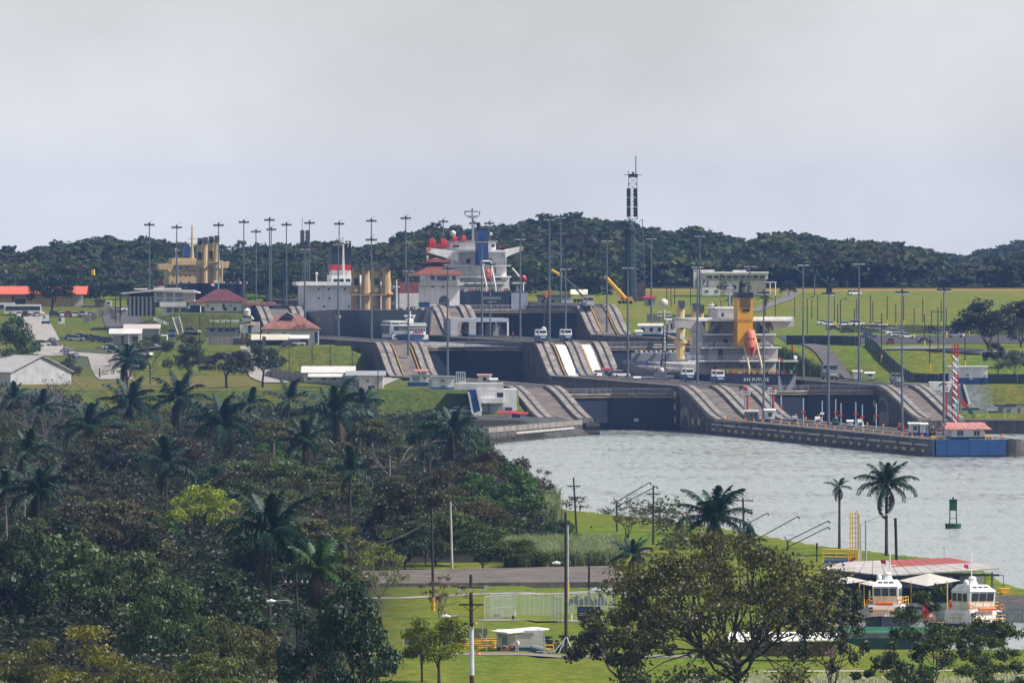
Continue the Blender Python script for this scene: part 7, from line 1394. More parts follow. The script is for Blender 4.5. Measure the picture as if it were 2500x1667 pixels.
# ------------------------------------------------------------------ cars
def car_proto(suv):
    o = thing('parked_car', '', 'car'); L_, W_, h1, h2 = (4.5, 1.75, .85, 1.45) if not suv else (4.7, 1.85, 1.0, 1.75)
    b = MB().prismy([(-L_ / 2, .3), (L_ / 2, .3), (L_ / 2, .65), (L_ / 2 - .15, h1 - .05), (-L_ / 2 + .1, h1), (-L_ / 2, .7)], -W_ / 2, W_ / 2).build('body', PAINT, o)
    x0, x1 = -L_ / 2 + (.15 if suv else .5), L_ / 2 - 1.25; c = MB().hexa([(x0, -W_ / 2 + .05, h1 - .02), (x1, -W_ / 2 + .05, h1 - .02), (x1, W_ / 2 - .05, h1 - .02), (x0, W_ / 2 - .05, h1 - .02), (x0 + .4, -W_ / 2 + .22, h2), (x1 - .75, -W_ / 2 + .22, h2), (x1 - .75, W_ / 2 - .22, h2), (x0 + .4, W_ / 2 - .22, h2)]).build('cabin_glass', GLASS, o)
    MB().box(x0 + .38, -W_ / 2 + .2, h2 - .04, x1 - .73, W_ / 2 - .2, h2 + .03).build('roof', PAINT, o)
    for x in (-L_ / 2 + .8, L_ / 2 - .85):
        for y in (-W_ / 2, W_ / 2): MB().tube([(x, y - .1, .32), (x, y + .1, .32)], .33, 10).build('wheel', BLACK, o)
    for s in (-.6, .6): MB().box(L_ / 2 - .06, s - .18, .6, L_ / 2 + .03, s + .18, .75).build('headlight', LAMPW, o); MB().box(-L_ / 2 - .03, s - .18, .68, -L_ / 2 + .06, s + .18, .82).build('tail_light', RED, o)
    KIDS[o.name] = list(bpy.data.objects[o.name].children); return o
CARS = [car_proto(0), car_proto(1)]; cfirst = [True, True]; cbase = [c.name for c in CARS]
def car(label, u, v, col, rz, suv=0, group=None, z=None, loc=None):
    X, Y, zz = loc or hit(u, v); 
    if cfirst[suv]: o = CARS[suv]; cfirst[suv] = False; o.location = (X, Y, zz + .1); o.rotation_euler = (0, 0, rz); o['label'] = label; ks = [c for c in bpy.data.objects if c.parent == o]
    else:
        o = CARS[suv].copy(); COL.objects.link(o); o.location = (X, Y, zz + .1); o.rotation_euler = (0, 0, rz); o['label'] = label; ks = []
        for c in CARK[suv]: d_ = c.copy(); COL.objects.link(d_); d_.parent = o; ks.append(d_)
    for c in ks: c.color = (*col, 1)
    o.pop('group', None) if 'group' in o else None
    if group: o['group'] = group
    return o
CARK = [[c for c in bpy.data.objects if c.parent == p] for p in CARS]
WH, SV, DK, BL, RD, GY = (.75, .75, .75), (.4, .42, .45), (.03, .03, .035), (.03, .07, .2), (.25, .02, .03), (.12, .12, .13)
CN = {WH: 'white', SV: 'silver', DK: 'black', BL: 'blue', RD: 'dark red', GY: 'grey'}
lot = sorted([(2010, 793, WH, 0), (2026, 796, WH, 0), (2057, 797, WH, 0), (2092, 796, WH, 1), (2035, 807, DK, 0), (2068, 812, GY, 0), (2112, 804, SV, 0), (2121, 804, WH, 0), (2130, 806, WH, 1), (2147, 798, WH, 0), (2141, 807, WH, 0), (2160, 809, WH, 0), (2166, 814, SV, 0), (2176, 813, WH, 0), (2181, 818, WH, 1), (2191, 823, WH, 0), (2202, 823, SV, 0), (2214, 826, WH, 0), (2196, 813, SV, 1), (2122, 825, BL, 0), (2276, 808, RD, 0), (2284, 815, BL, 0), (2296, 816, SV, 0), (2309, 813, WH, 0), (2321, 809, GY, 0), (2319, 817, WH, 0), (2334, 824, WH, 1)])
for i, (u, v, c, sv) in enumerate(lot): car(f"{CN[c]} {'van' if sv else 'car'}, {ORD[i]} from the left in the car park on the right bank", u, v, c, (.35 if u < 2250 else -.25) + R.uniform(-.08, .08) + (math.pi if i % 3 == 0 else 0), sv, 'cars parked on the right bank')
car('dark red car driving out of the car park, seen from behind', 2174, 842, RD, math.pi / 2, 1); car('dark blue car driving across the front of the car park', 2258, 838, BL, 0.1, 0); car('white pickup standing on the brown patch of the hill field', 2086, 721, WH, .4, 1); car('red vehicle on the right bank, left of the white house with a blue base', 2296, 934, RD, .2, 1)
for i, (u, v, c, rz) in enumerate([(126, 838, DK, 2.0), (136, 846, GY, 2.0), (160, 862, SV, 2.0), (169, 868, SV, 2.0), (181, 876, BL, 2.0)]): car(f'{CN[c]} car, {ORD[i]} from the far end of the queue on the pale road', u, v, c, rz, i % 2, 'cars on the pale road')
for i, (u, c) in enumerate([(46, WH), (64, DK), (90, SV), (134, DK), (151, WH), (166, RD), (184, WH), (204, SV), (224, WH)]): car(f'{CN[c]} car, {ORD[i]} from the left in the row below the coaches', u, 774, c, R.choice([1.4, 1.7, .2]), i % 2, 'cars parked below the coaches')
for i, (u, v, c) in enumerate([(172, 829, GY), (186, 833, SV), (200, 826, WH), (212, 832, DK), (226, 829, SV), (240, 835, GY), (255, 836, DK), (268, 838, DK), (292, 760, WH), (106, 846, WH)]): car(f'{CN[c]} car, {ORD[i]} of those beside the yard entrance near the gatehouse', u, v, c, R.uniform(-.3, .6), i % 2, 'cars by the yard entrance')
for i, (u, v, c) in enumerate([(268, 853, WH), (280, 862, SV), (312, 852, SV), (326, 858, WH), (340, 864, SV), (352, 870, WH), (372, 858, GY), (386, 851, WH), (340, 905, WH), (725, 845, WH), (705, 847, DK), (470, 815, SV)]): car(f'{CN[c]} car, {ORD[i]} counted from the left yard towards the carport', u, v, c, R.uniform(-.5, .5), i % 2, 'cars in the left yards')
for i, (u, v, c) in enumerate([(1120, 1010, WH), (1134, 1014, SV), (1146, 1012, WH)]): car(f'{CN[c]} car, {ORD[i]} of three beside the blue stair chute on the left bank', u, v, c, .1, 0, 'cars by the blue stair chute')
for i, (u, c) in enumerate([(1465, WH), (1516, WH), (1500, DK)]): s_ = YUT(u, 12); car(f'{CN[c]} car, {ORD[i]} of three standing on the middle wall by the red-roofed kiosk', u, 0, c, .3, i == 1, 'cars on the middle wall', loc=(*Wst(s_, 12), ztop(s_)))
# ------------------------------------------------------------------ near shore: poles, fences, dock, boats
def gz(v, z=4.): return YG(v, z)
S = PX('concrete_slab', 'long dark concrete platform with a weedy top at the edge of the wood', 'platform', 1200, 1452, 1545, math.radians(3)); x0, x1 = S.x(905), S.x(1560)
MB().hexa([(x0, 0, -.5), (x1, 8, -.5), (x1, 60, -.5), (x0, 44, -.5), (x0, 0, 1.55), (x1, 8, 1.5), (x1, 60, 2.1), (x0, 44, 1.9)]).build('slab_body', CONCD, S.o)
MB().hexa([(x0, .06, 1.55), (x1, 8.06, 1.5), (x1, 60, 2.1), (x0, 44, 1.9), (x0, .06, 1.57), (x1, 8.06, 1.52), (x1, 60, 2.13), (x0, 44, 1.93)]).build('weathered_top', mat('slab_top', (.12, .1, .09), .95, .45, .25, streak=.5, dirt=(.2, .18, .14)), S.o)
def upole(name, label, u, vt, vb, z=4., r=.16, m=WOOD, lean=0, arms=(), sec=(), lamp=None, ins=True, cat='utility pole', Y=None):
    """arms: (v, half width px, brace); sec: (v0, v1, material, r) sleeves; lamp: (v, u of the head)"""
    Y = Y or YG(vb, z); S = PX(name, label, cat, u, vb, Y, z=z - .1); S.v = vb; h = S.z(vt)
    MB().tube([(0, 0, -.3), (lean * .5, 0, h * .5), (lean, 0, h)], [r * 1.15, r, r * .8], 8).build('pole', m, S.o)
    for v, hw, br in arms:
        z_ = S.z(v); x_ = lean * z_ / h; w_ = hw * S.k; A = MB().box(x_ - w_, -.16, z_ - .08, x_ + w_, .0, z_ + .08).build('crossarm', m, S.o)
        if br: MB().bar((x_ - w_ * .7, -.1, z_), (x_, -.1, z_ - w_ * .6), .035).build('brace', m, S.o); MB().bar((x_ + w_ * .7, -.1, z_), (x_, -.1, z_ - w_ * .6), .035).build('brace', m, S.o)
        if ins:
            for f in (-.95, -.5, .5, .95): MB().tube([(x_ + f * w_, -.08, z_ + .08), (x_ + f * w_, -.08, z_ + .34)], [.09, .06], 6).build('insulator', GALV, A)
    for v0, v1, mm, rr in sec: MB().tube([(lean * S.z(v0) / h, 0, max(-.2, S.z(v0))), (lean * S.z(v1) / h, 0, S.z(v1))], rr, 10).build('sleeve', mm, S.o)
    if lamp:
        v, ul = lamp; xl = S.x(ul); zl = S.z(v); a = MB().tube([(lean * zl / h, 0, zl - .15), (xl * .5, 0, zl + .12), (xl, 0, zl + .02)], .045, 6).build('lamp_arm', GALV, S.o); sg = 1 if xl > 0 else -1
        MB().tube([(xl - sg * .2, 0, zl), (xl + sg * .25, 0, zl + .05), (xl + sg * .75, 0, zl)], [.1, .2, .08], 8).build('lamp_head', LAMPW, S.o)
    return S
A = upole('utility_pole', 'utility pole with a white lower sleeve, two crossarms and four floodlights', 1153, 1400, 1712, 4., .2, WOOD, -.15, arms=((1431, 34, 0), (1473, 30, 1)), sec=((1645, 1526, mat('white_sleeve', (.6, .66, .72), .4, .08), .235), (1712, 1645, mat('rusty_sleeve', (.12, .06, .03), .9, .4), .24)), lamp=(1502, 1096), ins=False)
for u, v in ((1120, 1436), (1146, 1435), (1173, 1437), (1185, 1428)): MB().tube([(A.x(u), -.2, A.z(v)), (A.x(u) + .1, -.45, A.z(v) - .12)], [.1, .26], 10).build('floodlight', LAMPW, A.o)
MB().tube([(A.x(1138), -.3, A.z(1522)), (A.x(1138), -.3, A.z(1516))], .22, 8).build('transformer_box', DGREY, A.o); MB().tube([(A.x(1160), -.3, A.z(1521)), (A.x(1160), -.3, A.z(1516))], .22, 8).build('transformer_box', BEIGE, A.o)
upole('street_lamp', 'wooden street lamp pole with crossarm and white lamp before the big evergreen', 730, 1396, 1682, 4.2, .17, WOOD, -.3, arms=((1421, 28, 0),), lamp=(1465, 668), cat='street lamp')
C_ = upole('utility_pole', 'dark wooden pole braced by struts, with a round lamp, right of the white shed', 1382, 1248, 1598, 4., .17, WOOD, -.05, lamp=(1372, 1364)); C_.bar_each('strut', GALV, [((1382, 1552, -.2), (1345, 1597, -1)), ((1384, 1552, -.2), (1400, 1597, -1)), ((1360, 1600, -.8), (1378, 1560, -.2))], .07)
upole('utility_pole', 'short black pole at the end of the cane grass', 1438, 1350, 1468, 4.3, .14, BLACK); upole('utility_pole', 'leaning pole with two crossarms standing on the green point by the water', 1409, 1164, 1318, 4.6, .15, WOOD, -.55, arms=((1185, 16, 1), (1212, 15, 1)))
upole('utility_pole', 'pole with one crossarm rising out of the bare twiggy tree', 1595, 1182, 1330, 4.8, .15, WOOD, 0, arms=((1204, 17, 1),)); upole('utility_pole', 'large pole with two crossarms and a top spike beside the wide dark palm', 1817, 1214, 1335, 4.4, .17, WOOD, -.2, arms=((1220, 25, 0), (1243, 23, 0)), sec=((1214, 1201, WOOD, .04),))
upole('utility_pole', 'black pole with a yellow foot in front of the dark slab', 1058, 1236, 1494, 4.3, .16, WOOD, -.2, sec=((1494, 1455, YEL, .24),)); upole('utility_pole', 'pale concrete pole against the dark mound trees', 1104, 1222, 1396, 4.6, .16, CONCL, -.25); upole('utility_pole', 'pale pole with a yellow foot behind the braced dark pole', 1386, 1280, 1458, 4.3, .14, GALV, 0, sec=((1458, 1422, YEL, .2),))
upole('dead_trunk', 'bare dark leaning post among the dry trees at the water edge', 1044, 1118, 1262, 4.7, .28, BARK, .35, cat='dead tree'); upole('dead_trunk', 'bare pale trunk at the centre of the wood', 951, 1112, 1262, 4.7, .25, BARKP, 0, cat='dead tree'); upole('dead_trunk', 'short dark post in the brown tree at the water edge', 1211, 1126, 1240, 4.7, .16, BARK, .1, cat='dead tree'); upole('dead_trunk', 'pale stump trunk beside the dark palm with arched fronds', 667, 1075, 1200, 4.7, .22, BARKP, .1, cat='dead tree'); upole('lamp_post', 'thin post with a flat lamp head in front of the small car yard palm', 311, 908, 962, 11, .12, BLACK, cat='lamp post'); upole('dead_trunk', 'twin short dark posts at the end of the pale road', 243, 898, 920, 11.4, .18, BARK, cat='dead tree')
# overhead wires
def wires(label, p, q, sag, n, gap, r=.014):
    o = thing('overhead_wires', label, 'wires', p); d = Vector(q) - Vector(p)
    for i in range(n):
        off = (i - (n - 1) / 2) * gap; MB().tube([tuple(d * (k / 12) + Vector((off * .4, off, off * .25 - sag * 4 * (k / 12) * (1 - k / 12)))) for k in range(13)], r, 3).build('wire', mat('wire_grey', (.04, .04, .04), .6), o)
Pp = lambda u, v, Y: (XU(u, Y), Y, ZV(v, Y))
wires('thin overhead wires crossing the dark mound trees', Pp(1060, 1262, 1446), Pp(900, 1335, 1380), .5, 4, .5); wires('thin overhead wires from the street lamp pole to the left', Pp(730, 1421, 1242), Pp(480, 1455, 1230), 1.2, 3, .7); wires('thin overhead wires from the street lamp pole to the floodlight pole', Pp(758, 1421, 1242), Pp(1120, 1470, 1230), 1.6, 3, .6); wires('thin overhead wires from the leaning pole towards the bare twiggy tree', Pp(1420, 1186, 1752), Pp(1590, 1204, 1790), .8, 3, .7)
# long slanted lamp arms on short posts
def lamp_arm(label, ub, vb, vm, tips, Y):
    S = PX('slanted_lamp', label, 'lamp', ub, vb, Y); S.bars('post', MASTD, [((ub, vb), (ub, vm))], .13); S.bars('counter_arm', MASTD, [((ub, vm), (ub - 9, vm - 11))], .08)
    for ut, vt, v0 in tips: S.bars('lamp_arm', MASTD, [((ub, v0), (ut, vt))], .07); S.bars('lamp_head', DGREY, [((ut, vt), (ut + 3, vt + 3)), ((ut + 3, vt + 3), (ut + 4, vt + 6))], .13)
lamp_arm('post with two parallel slanted lamp arms beside the bare twiggy tree', 1506, 1306, 1226, [(1586, 1177, 1224), (1602, 1187, 1236)], 1800); lamp_arm('post with one long slanted lamp arm right of the crossarm pole', 1854, 1338, 1312, [(1948, 1260, 1312)], 1745); lamp_arm('short slanted lamp arm behind the crossarm pole', 1832, 1338, 1276, [(1873, 1252, 1274)], 1755); lamp_arm('post with two long slanted lamp arms on the green point', 1923, 1374, 1320, [(2022, 1271, 1320), (2022, 1286, 1335)], 1712)
for u, vb, vt, lb in ((1416, 1256, 1236, 'small dark marker post at the edge of the green point'), (1443, 1295, 1284, 'small black box post on the green point'), (1994, 1372, 1325, 'dark camera post beside the yellow railing')):
    Y = YG(vb, 4.8); S = PX('marker_post', lb, 'post', u, vb, Y); S.bars('post', BLACK, [((u, vb), (u, vt))], .09); S.part('box', BLACK, (u - 2, u + 2.5, vt, vt + (vb - vt) * .35, -.12, .12))
# white shed with life rings
S = PX('shed', 'small white shed with a blue base, a flat pale roof and red life rings', 'shed', 1272, 1608, 1312); S.part('wall', OFFW, (1212, 1327, 1538, 1580, 0, 4)); S.part('blue_base', BLUE, (1212, 1327.3, 1579, 1608, -.04, 4)); MB().hexa([(S.x(1197), -.9, S.z(1541) - .02), (S.x(1239), -1.6, S.z(1545)), (S.x(1341), 2.5, S.z(1538)), (S.x(1306), 5, S.z(1536)), (S.x(1197), -.9, S.z(1541) + .14), (S.x(1239), -1.6, S.z(1545) + .14), (S.x(1341), 2.5, S.z(1538) + .14), (S.x(1306), 5, S.z(1536) + .14)]).build('roof', WROOF, S.o); S.part('door', mat('door_grey', (.2, .24, .27), .6), (1226, 1238, 1551, 1607, -.09, .02)); w_ = S.part('window', GREY, (1217, 1224, 1548, 1557, -.06, .02)); S.part('pane', GLASS, (1218, 1220, 1549, 1552, -.08, 0), parent=w_); S.part('pane', GLASS, (1221, 1223, 1549, 1552, -.08, 0), parent=w_); S.part('louvre', GREY, (1273, 1303, 1543, 1549, -.07, .02)); S.part('fence_rail', GALV, (1190, 1327, 1551, 1552, -1.1, -1.05)); S.bar_each('fence_post', GALV, [((1260, 1608, -1.1), (1260, 1548, -1.1)), ((1188, 1608, -1.1), (1188, 1550, -1.1)), ((1329, 1608, -1.1), (1329, 1548, -1.1))], .04)
for i, (u, v, lb) in enumerate(((1231, 1584, 'red life ring hanging before the shed door'), (1250, 1582, 'red life ring hanging right of the shed door, higher of two'), (1248, 1595, 'red life ring hanging right of the shed door, lower of two'))): o = thing('life_ring', lb, 'life ring', (XU(u, 1310.6), 1310.6, ZV(v, 1310.6))); MB().torus((0, 0, 0), .34, .085, 18, 6).build('ring', RED, o); MB().torus((0, -.02, 0), .42, .02, 18, 4).build('rope', OFFW, o)
S = PX('pipe', 'grey pipe leaning on the shed corner', 'pipe', 1315, 1590, 1310.8); S.bars('pipe_body', mat('pipe_grey', (.2, .24, .24), .5), [((1298, 1578, 0), (1328, 1586, -.3))], .3, 0, 8); S.bars('pipe_bore', BLACK, [((1297.5, 1577.9, .02), (1298.5, 1578.1, 0))], .22, 0, 8)
o = thing('gas_bottle', 'white gas bottle standing at the shed wall beside the life rings', 'bottle', (XU(1264, 1310.4), 1310.4, ZV(1608, 1310.4))); MB().tube([(0, 0, 0), (0, 0, 1.5)], .08, 6).build('stand', GREY, o); MB().ball((0, 0, 1.75), .22, 8, 6, 1.5).build('bottle_body', OFFW, o)
for u, lb in ((1318, 'grey sawhorse in front of the shed corner, left of two'), (1346, 'grey sawhorse in front of the white machine, right of two')): S = PX('sawhorse', lb, 'sawhorse', u, 1606, 1309.5); S.bars('beam', GREY, [((u - 8, 1590), (u + 8, 1590))], .06); S.bar_each('leg', GREY, [((u - 6, 1590), (u - 10, 1606)), ((u - 6, 1590), (u - 2, 1606)), ((u + 6, 1590), (u + 3, 1606)), ((u + 6, 1590), (u + 10, 1606))], .04)
S = PX('machine', 'white machine with a yellow frame beside the shed', 'machine', 1341, 1602, 1311); S.part('housing', WHITE, (1333, 1349, 1583, 1602, 0, 1)); S.bar_each('frame_bar', YEL, [((1332, 1600, -.05), (1332, 1574, -.05)), ((1351, 1600, -.05), (1351, 1574, -.05)), ((1331, 1574, -.05), (1352, 1574, -.05)), ((1331, 1584, -.05), (1352, 1584, -.05))], .07); S.part('dark_panel', DGREY, (1336, 1346, 1576, 1582, .2, .6))
for i, (u, v) in enumerate(((1366, 1588), (1403, 1588), (1420, 1586), (1447, 1590))): S = PX('crate', ('dark blue drum crate behind the braced pole', 'white bin with a dark rim right of the braced pole, left of two', 'white bin right of the braced pole, under the leaves', 'dark grey skip below the lower brown-leaved tree')[i], 'bin', u, 1600, 1314 + i); S.part('bin_body', (NAVY, WHITE, WHITE, DGREY)[i], (u - 10, u + 10, 1580, 1600, 0, 1.2)); S.part('rim', DGREY, (u - 11, u + 11, 1578, 1580, -.06, 1.26))
o = thing('rubble', 'dark heap of scrap and stones behind the braced pole', 'scrap heap', (XU(1380, 1324), 1324, 4)); o['kind'] = 'stuff'; q = MB()
for k in range(80): x, y, z, s = R.uniform(-2.6, 4.5), R.uniform(-1, 1), R.uniform(0, 1.6), R.uniform(.12, .4); q.box(x - s, y - s, z, x + s, y + s, z + s)
q.build('scrap', mat('scrap_dark', (.05, .045, .045), .9, .6, 3.), o)
o = thing('buoy_ball', 'orange ball buoy lying beside the white-sleeved pole', 'buoy', (XU(1168, 1300), 1300, 4.15)); MB().ball((0, 0, .32), .34, 14, 10).build('ball', mat('buoy_orange', (.8, .12, .02), .35), o, True); MB().tube([(0, 0, .6), (0, 0, .75)], .07, 6).build('eye', BLACK, o)
S = PX('frame_stack', 'stack of yellow steel frames between the yellow-green tree and the shed', 'stack', 1150, 1602, 1318)
for k in range(7):
    v = 1595 - k * 5.6; a = 1098 + k * 3; S.bars('yellow_beam', YEL if k % 3 else mat('rust_yellow', (.4, .2, .03), .8, .3), [((a, v, k % 3 * .7), (1212, v - 3, k % 2))], .1)
for k in range(10): u = 1108 + k * 11; S.bars('yellow_strut', YEL, [((u, 1598, k % 3 * .6), (u + 3, 1562, k % 2))], .055)
S.part('concrete_block', CONCD, (1184, 1212, 1590, 1606, -.6, .6)); S.bars('tripod', GALV, [((1178, 1562, .5), (1178, 1520, .5)), ((1178, 1560, .5), (1171, 1545, .5))], .03)
S = PX('yellow_gate', 'low yellow pipe barrier at the edge of the big evergreen', 'barrier', 960, 1618, 1288); S.bar_each('gate_pipe', YEL, [((934, 1602), (986, 1599)), ((934, 1615), (986, 1615)), ((960, 1619), (960, 1599)), ((986, 1618), (986, 1600)), ((936, 1617), (936, 1601))], .06)
fence('dark wire fence behind the yellow pipe barrier', [(XU(985, 1330), 1330), (XU(1190, 1330), 1330)], 1.9, 2.2, MESH)
# chain-link enclosure, gate and sign
def cfence(name, label, pts, h):
    o = thing(name, label, 'fence', (*pts[0], G(*pts[0]))); ox, oy, oz = o.location
    for a, b in zip(pts[:-1], pts[1:]):
        a, b = Vector(a), Vector(b); n = max(1, round((b - a).length / 1.75))
        for k in range(n + 1):
            p = a.lerp(b, k / n); z = G(*p) - oz; MB().bar((p.x - ox, p.y - oy, z), (p.x - ox, p.y - oy, z + h + (.35 if k % 2 else 0)), .035).build('post', GALV, o)
        za, zb_ = G(*a) - oz, G(*b) - oz
        for hh in (h, h * .42) if (b - a).length < 9 else (h,): MB().bar((a.x - ox, a.y - oy, za + hh), (b.x - ox, b.y - oy, zb_ + hh), .035).build('rail', GALV, o)
        MB().quad((a.x - ox, a.y - oy, za), (b.x - ox, b.y - oy, zb_), (b.x - ox, b.y - oy, zb_ + h), (a.x - ox, a.y - oy, za + h)).build('wire_mesh', CHAIN, o)
    return o
CHAIN = bpy.data.materials.new('chain_link'); CHAIN.use_nodes = True; p_ = CHAIN.node_tree.nodes['Principled BSDF']; p_.inputs['Base Color'].default_value = (.4, .45, .5, 1); p_.inputs['Alpha'].default_value = .14
cfence('chain_link_fence', 'galvanised chain-link fence on the dry lawn in front of the dark slab', [gp(1182, 1514, 4.3), gp(1268, 1508, 4.3), gp(1350, 1500, 4.3), gp(1450, 1492, 4.3), gp(1500, 1486, 4.3)], 2.7); cfence('chain_link_gate', 'tall chain-link gate frame beside the black and yellow bollard', [gp(1196, 1513, 4.25), gp(1256, 1510, 4.25)], 2.9); cfence('chain_link_gate', 'open chain-link gate leaf beside the braced dark pole', [gp(1347, 1517, 4.2), gp(1372, 1520, 4.2)], 2.9)
S = PX('guard_post', 'black and yellow bollard by the chain-link gate', 'bollard', 1253, 1519, YG(1519, 4.2)); S.bars('post', BLACK, [((1253, 1519), (1253, 1502))], .13, 0, 8); S.bars('yellow_band', YEL, [((1253, 1516), (1253, 1511))], .14, 0, 8)
for u, v, lb in ((1257, 1508, 'thin white post behind the black and yellow bollard'), (1395, 1516, 'white post left of the blue safety sign')): S = PX('white_post', lb, 'post', u, v, YG(v, 4.2)); S.bars('post', WHITE, [((u, v), (u, v - 17))], .09, 0, 8); S.bars('cap', OFFW, [((u, v - 17), (u, v - 19))], .12, 0, 8)
S = PX('bin', 'dark blue bin inside the chain-link fence', 'bin', 1213, 1513, YG(1513, 4.25) + 3); S.part('bin_body', mat('bin_blue', (.06, .1, .15), .6), (1206, 1220, 1500, 1513, 0, .9)); S.part('lid', DGREY, (1205, 1221, 1498, 1500, -.05, .95))
S = PX('safety_sign', 'dark blue sign with a lower panel and lines of white Spanish text', 'sign', 1430, 1522, YG(1522, 4.2)); S.part('board', mat('sign_blue', (.006, .02, .1), .4, .1), (1409, 1466, 1480, 1506, 0, .25)); S.poly('lower_panel', mat('sign_navy', (.004, .008, .03), .4, .1), [(1410, 1506), (1466, 1506), (1466, 1521), (1423, 1521), (1412, 1512)], .02, .24)
for t, v, s_, m in (('Autoridad del', 1485.5, .14, GREY), ('Canal de Panama', 1489, .14, GREY), ('La seguridad depende', 1496, .21, WHITE), ('de mi, de ti, de todos', 1500.6, .21, WHITE)): text_mesh(t, s_ * 1.1, m, 'lettering', S.o, (S.x(1413), -.01, S.z(v)), thick=.01, align='LEFT')
S.part('base_plate', CONC, (1400, 1470, 1521, 1524, -.3, .6))
S = PX('shelter', 'open shelter with a flat grey roof behind the blue safety sign', 'shelter', 1480, 1490, YG(1482, 4.3) + 12); MB().hexa([(S.x(1440), 0, S.z(1442)), (S.x(1530), -2, S.z(1450)), (S.x(1545), 4, S.z(1440)), (S.x(1452), 4, S.z(1438)), (S.x(1440), 0, S.z(1442) + .12), (S.x(1530), -2, S.z(1450) + .12), (S.x(1545), 4, S.z(1440) + .12), (S.x(1452), 4, S.z(1438) + .12)]).build('roof', mat('shelter_roof', (.3, .31, .32), .5), S.o); S.bar_each('column', NAVY, [((1466, 1490, 1), (1466, 1445, 1)), ((1520, 1490, 1), (1520, 1447, 1)), ((1500, 1490, 3), (1500, 1444, 3))], .14)
for u, lb in ((1405, 'clipped dark bush behind the sign, left of three'), (1432, 'clipped dark bush behind the sign, middle of three'), (1463, 'clipped dark bush under the shelter, right of three')): Y = YG(1486, 4.3) + 2; tree('clipped_bush', lb, XU(u, Y), Y, 2.1, 2., 'mound', (.03, .05, .018), 0, cat='bush')
S = PX('white_sheet_roof', 'long low white sheet roofs under the big brown-leaved tree', 'shed', 1900, 1600, 1290)
for k in range(5): MB().hexa([(S.x(1770 + k * 55), -2, S.z(1566) + .04 * k), (S.x(1820 + k * 55), -2, S.z(1566) + .04 * k), (S.x(1835 + k * 55), 3, S.z(1546) + .0 * k), (S.x(1785 + k * 55), 3, S.z(1546)), (S.x(1770 + k * 55), -2, S.z(1566) + .12 + .04 * k), (S.x(1820 + k * 55), -2, S.z(1566) + .12 + .04 * k), (S.x(1835 + k * 55), 3, S.z(1546) + .1), (S.x(1785 + k * 55), 3, S.z(1546) + .1)]).build('roof_sheet', WROOF, S.o)
S.part('brick_wall', BRICKM, (1790, 2040, 1566, 1602, .5, 1)); S.part('orange_box', ORNG, (1795, 1803, 1570, 1578, -.3, .4))
for k in range(12): S.part('block_course', mat('block_joint', (.34, .27, .2), .9, .2), (1792 + k * 20, 1808 + k * 20, 1572 + k % 3 * 9, 1577 + k % 3 * 9, .42, .52))
# yellow ladder tower and railed platform
S = PX('ladder_tower', 'yellow caged ladder tower beside a grey steel column at the shore', 'ladder tower', 2087, 1372, 1640); S.bar_each('ladder_rail', YEL, [((2076, 1372), (2076, 1252)), ((2089, 1372), (2089, 1252)), ((2082, 1372), (2082, 1252)), ((2094, 1372), (2094, 1252))], .07); S.bar_each('rung', YEL, [((2075, 1252 + k * 12), (2094, 1252 + k * 12)) for k in range(10)], .05); S.bars('grey_column', GALV, [((2097, 1376, .4), (2097, 1254, .4))], .18, .4, 8); S.bars('grey_column', GREY, [((2100, 1376, .5), (2100, 1278, .5))], .2, .5, 8); S.bars('cage_hoop', YEL, [((2089, 1252), (2092, 1246)), ((2092, 1246), (2096, 1252))], .05)
S = PX('railed_platform', 'platform with a yellow railing and a blue band in front of the ladder tower', 'platform', 2055, 1378, 1630); S.part('concrete_base', CONCL, (2010, 2098, 1371, 1382, 0, 4)); S.part('blue_band', mat('band_blue', (.02, .06, .35), .5), (2012, 2072, 1367, 1372, -.05, .05)); S.part('grey_box', GREY, (2014, 2072, 1360, 1367, 0, .6)); S.bar_each('yellow_rail', YEL, [((2008, 1372), (2008, 1341)), ((2040, 1360), (2040, 1341)), ((2070, 1371), (2070, 1345)), ((2096, 1371), (2096, 1341)), ((2008, 1341), (2096, 1341)), ((2008, 1350), (2072, 1350)), ((2008, 1357), (2072, 1359))], .06); S.poly('red_lever', RED, [(2072, 1367), (2088, 1358), (2090, 1364), (2076, 1373)], -.3, -.1)
S = PX('street_lamp', 'double-armed street lamp beside the full royal palm', 'street lamp', 2114, 1378, 1650); S.bars('pole', GALV, [((2114, 1378), (2114, 1270))], .13, 0, 8); S.bars('lamp_arm', GALV, [((2114, 1274), (2148, 1259)), ((2148, 1259), (2172, 1255)), ((2114, 1274), (2108, 1273))], .055); S.part('lamp_head', LAMPW, (2164, 2174, 1254, 1256.5, -.15, .15))
S = PX('lamp_post', 'dark tapering lamp post right of the full royal palm', 'lamp post', 2188, 1376, 1660); S.bars('pole', BLACK, [((2189, 1376), (2186, 1264))], .2, 0, 8); S.bars('lamp_arm', GALV, [((2186, 1266), (2175, 1262))], .06); S.part('lamp_head', LAMPW, (2171, 2177, 1261, 1263.5, -.15, .15))
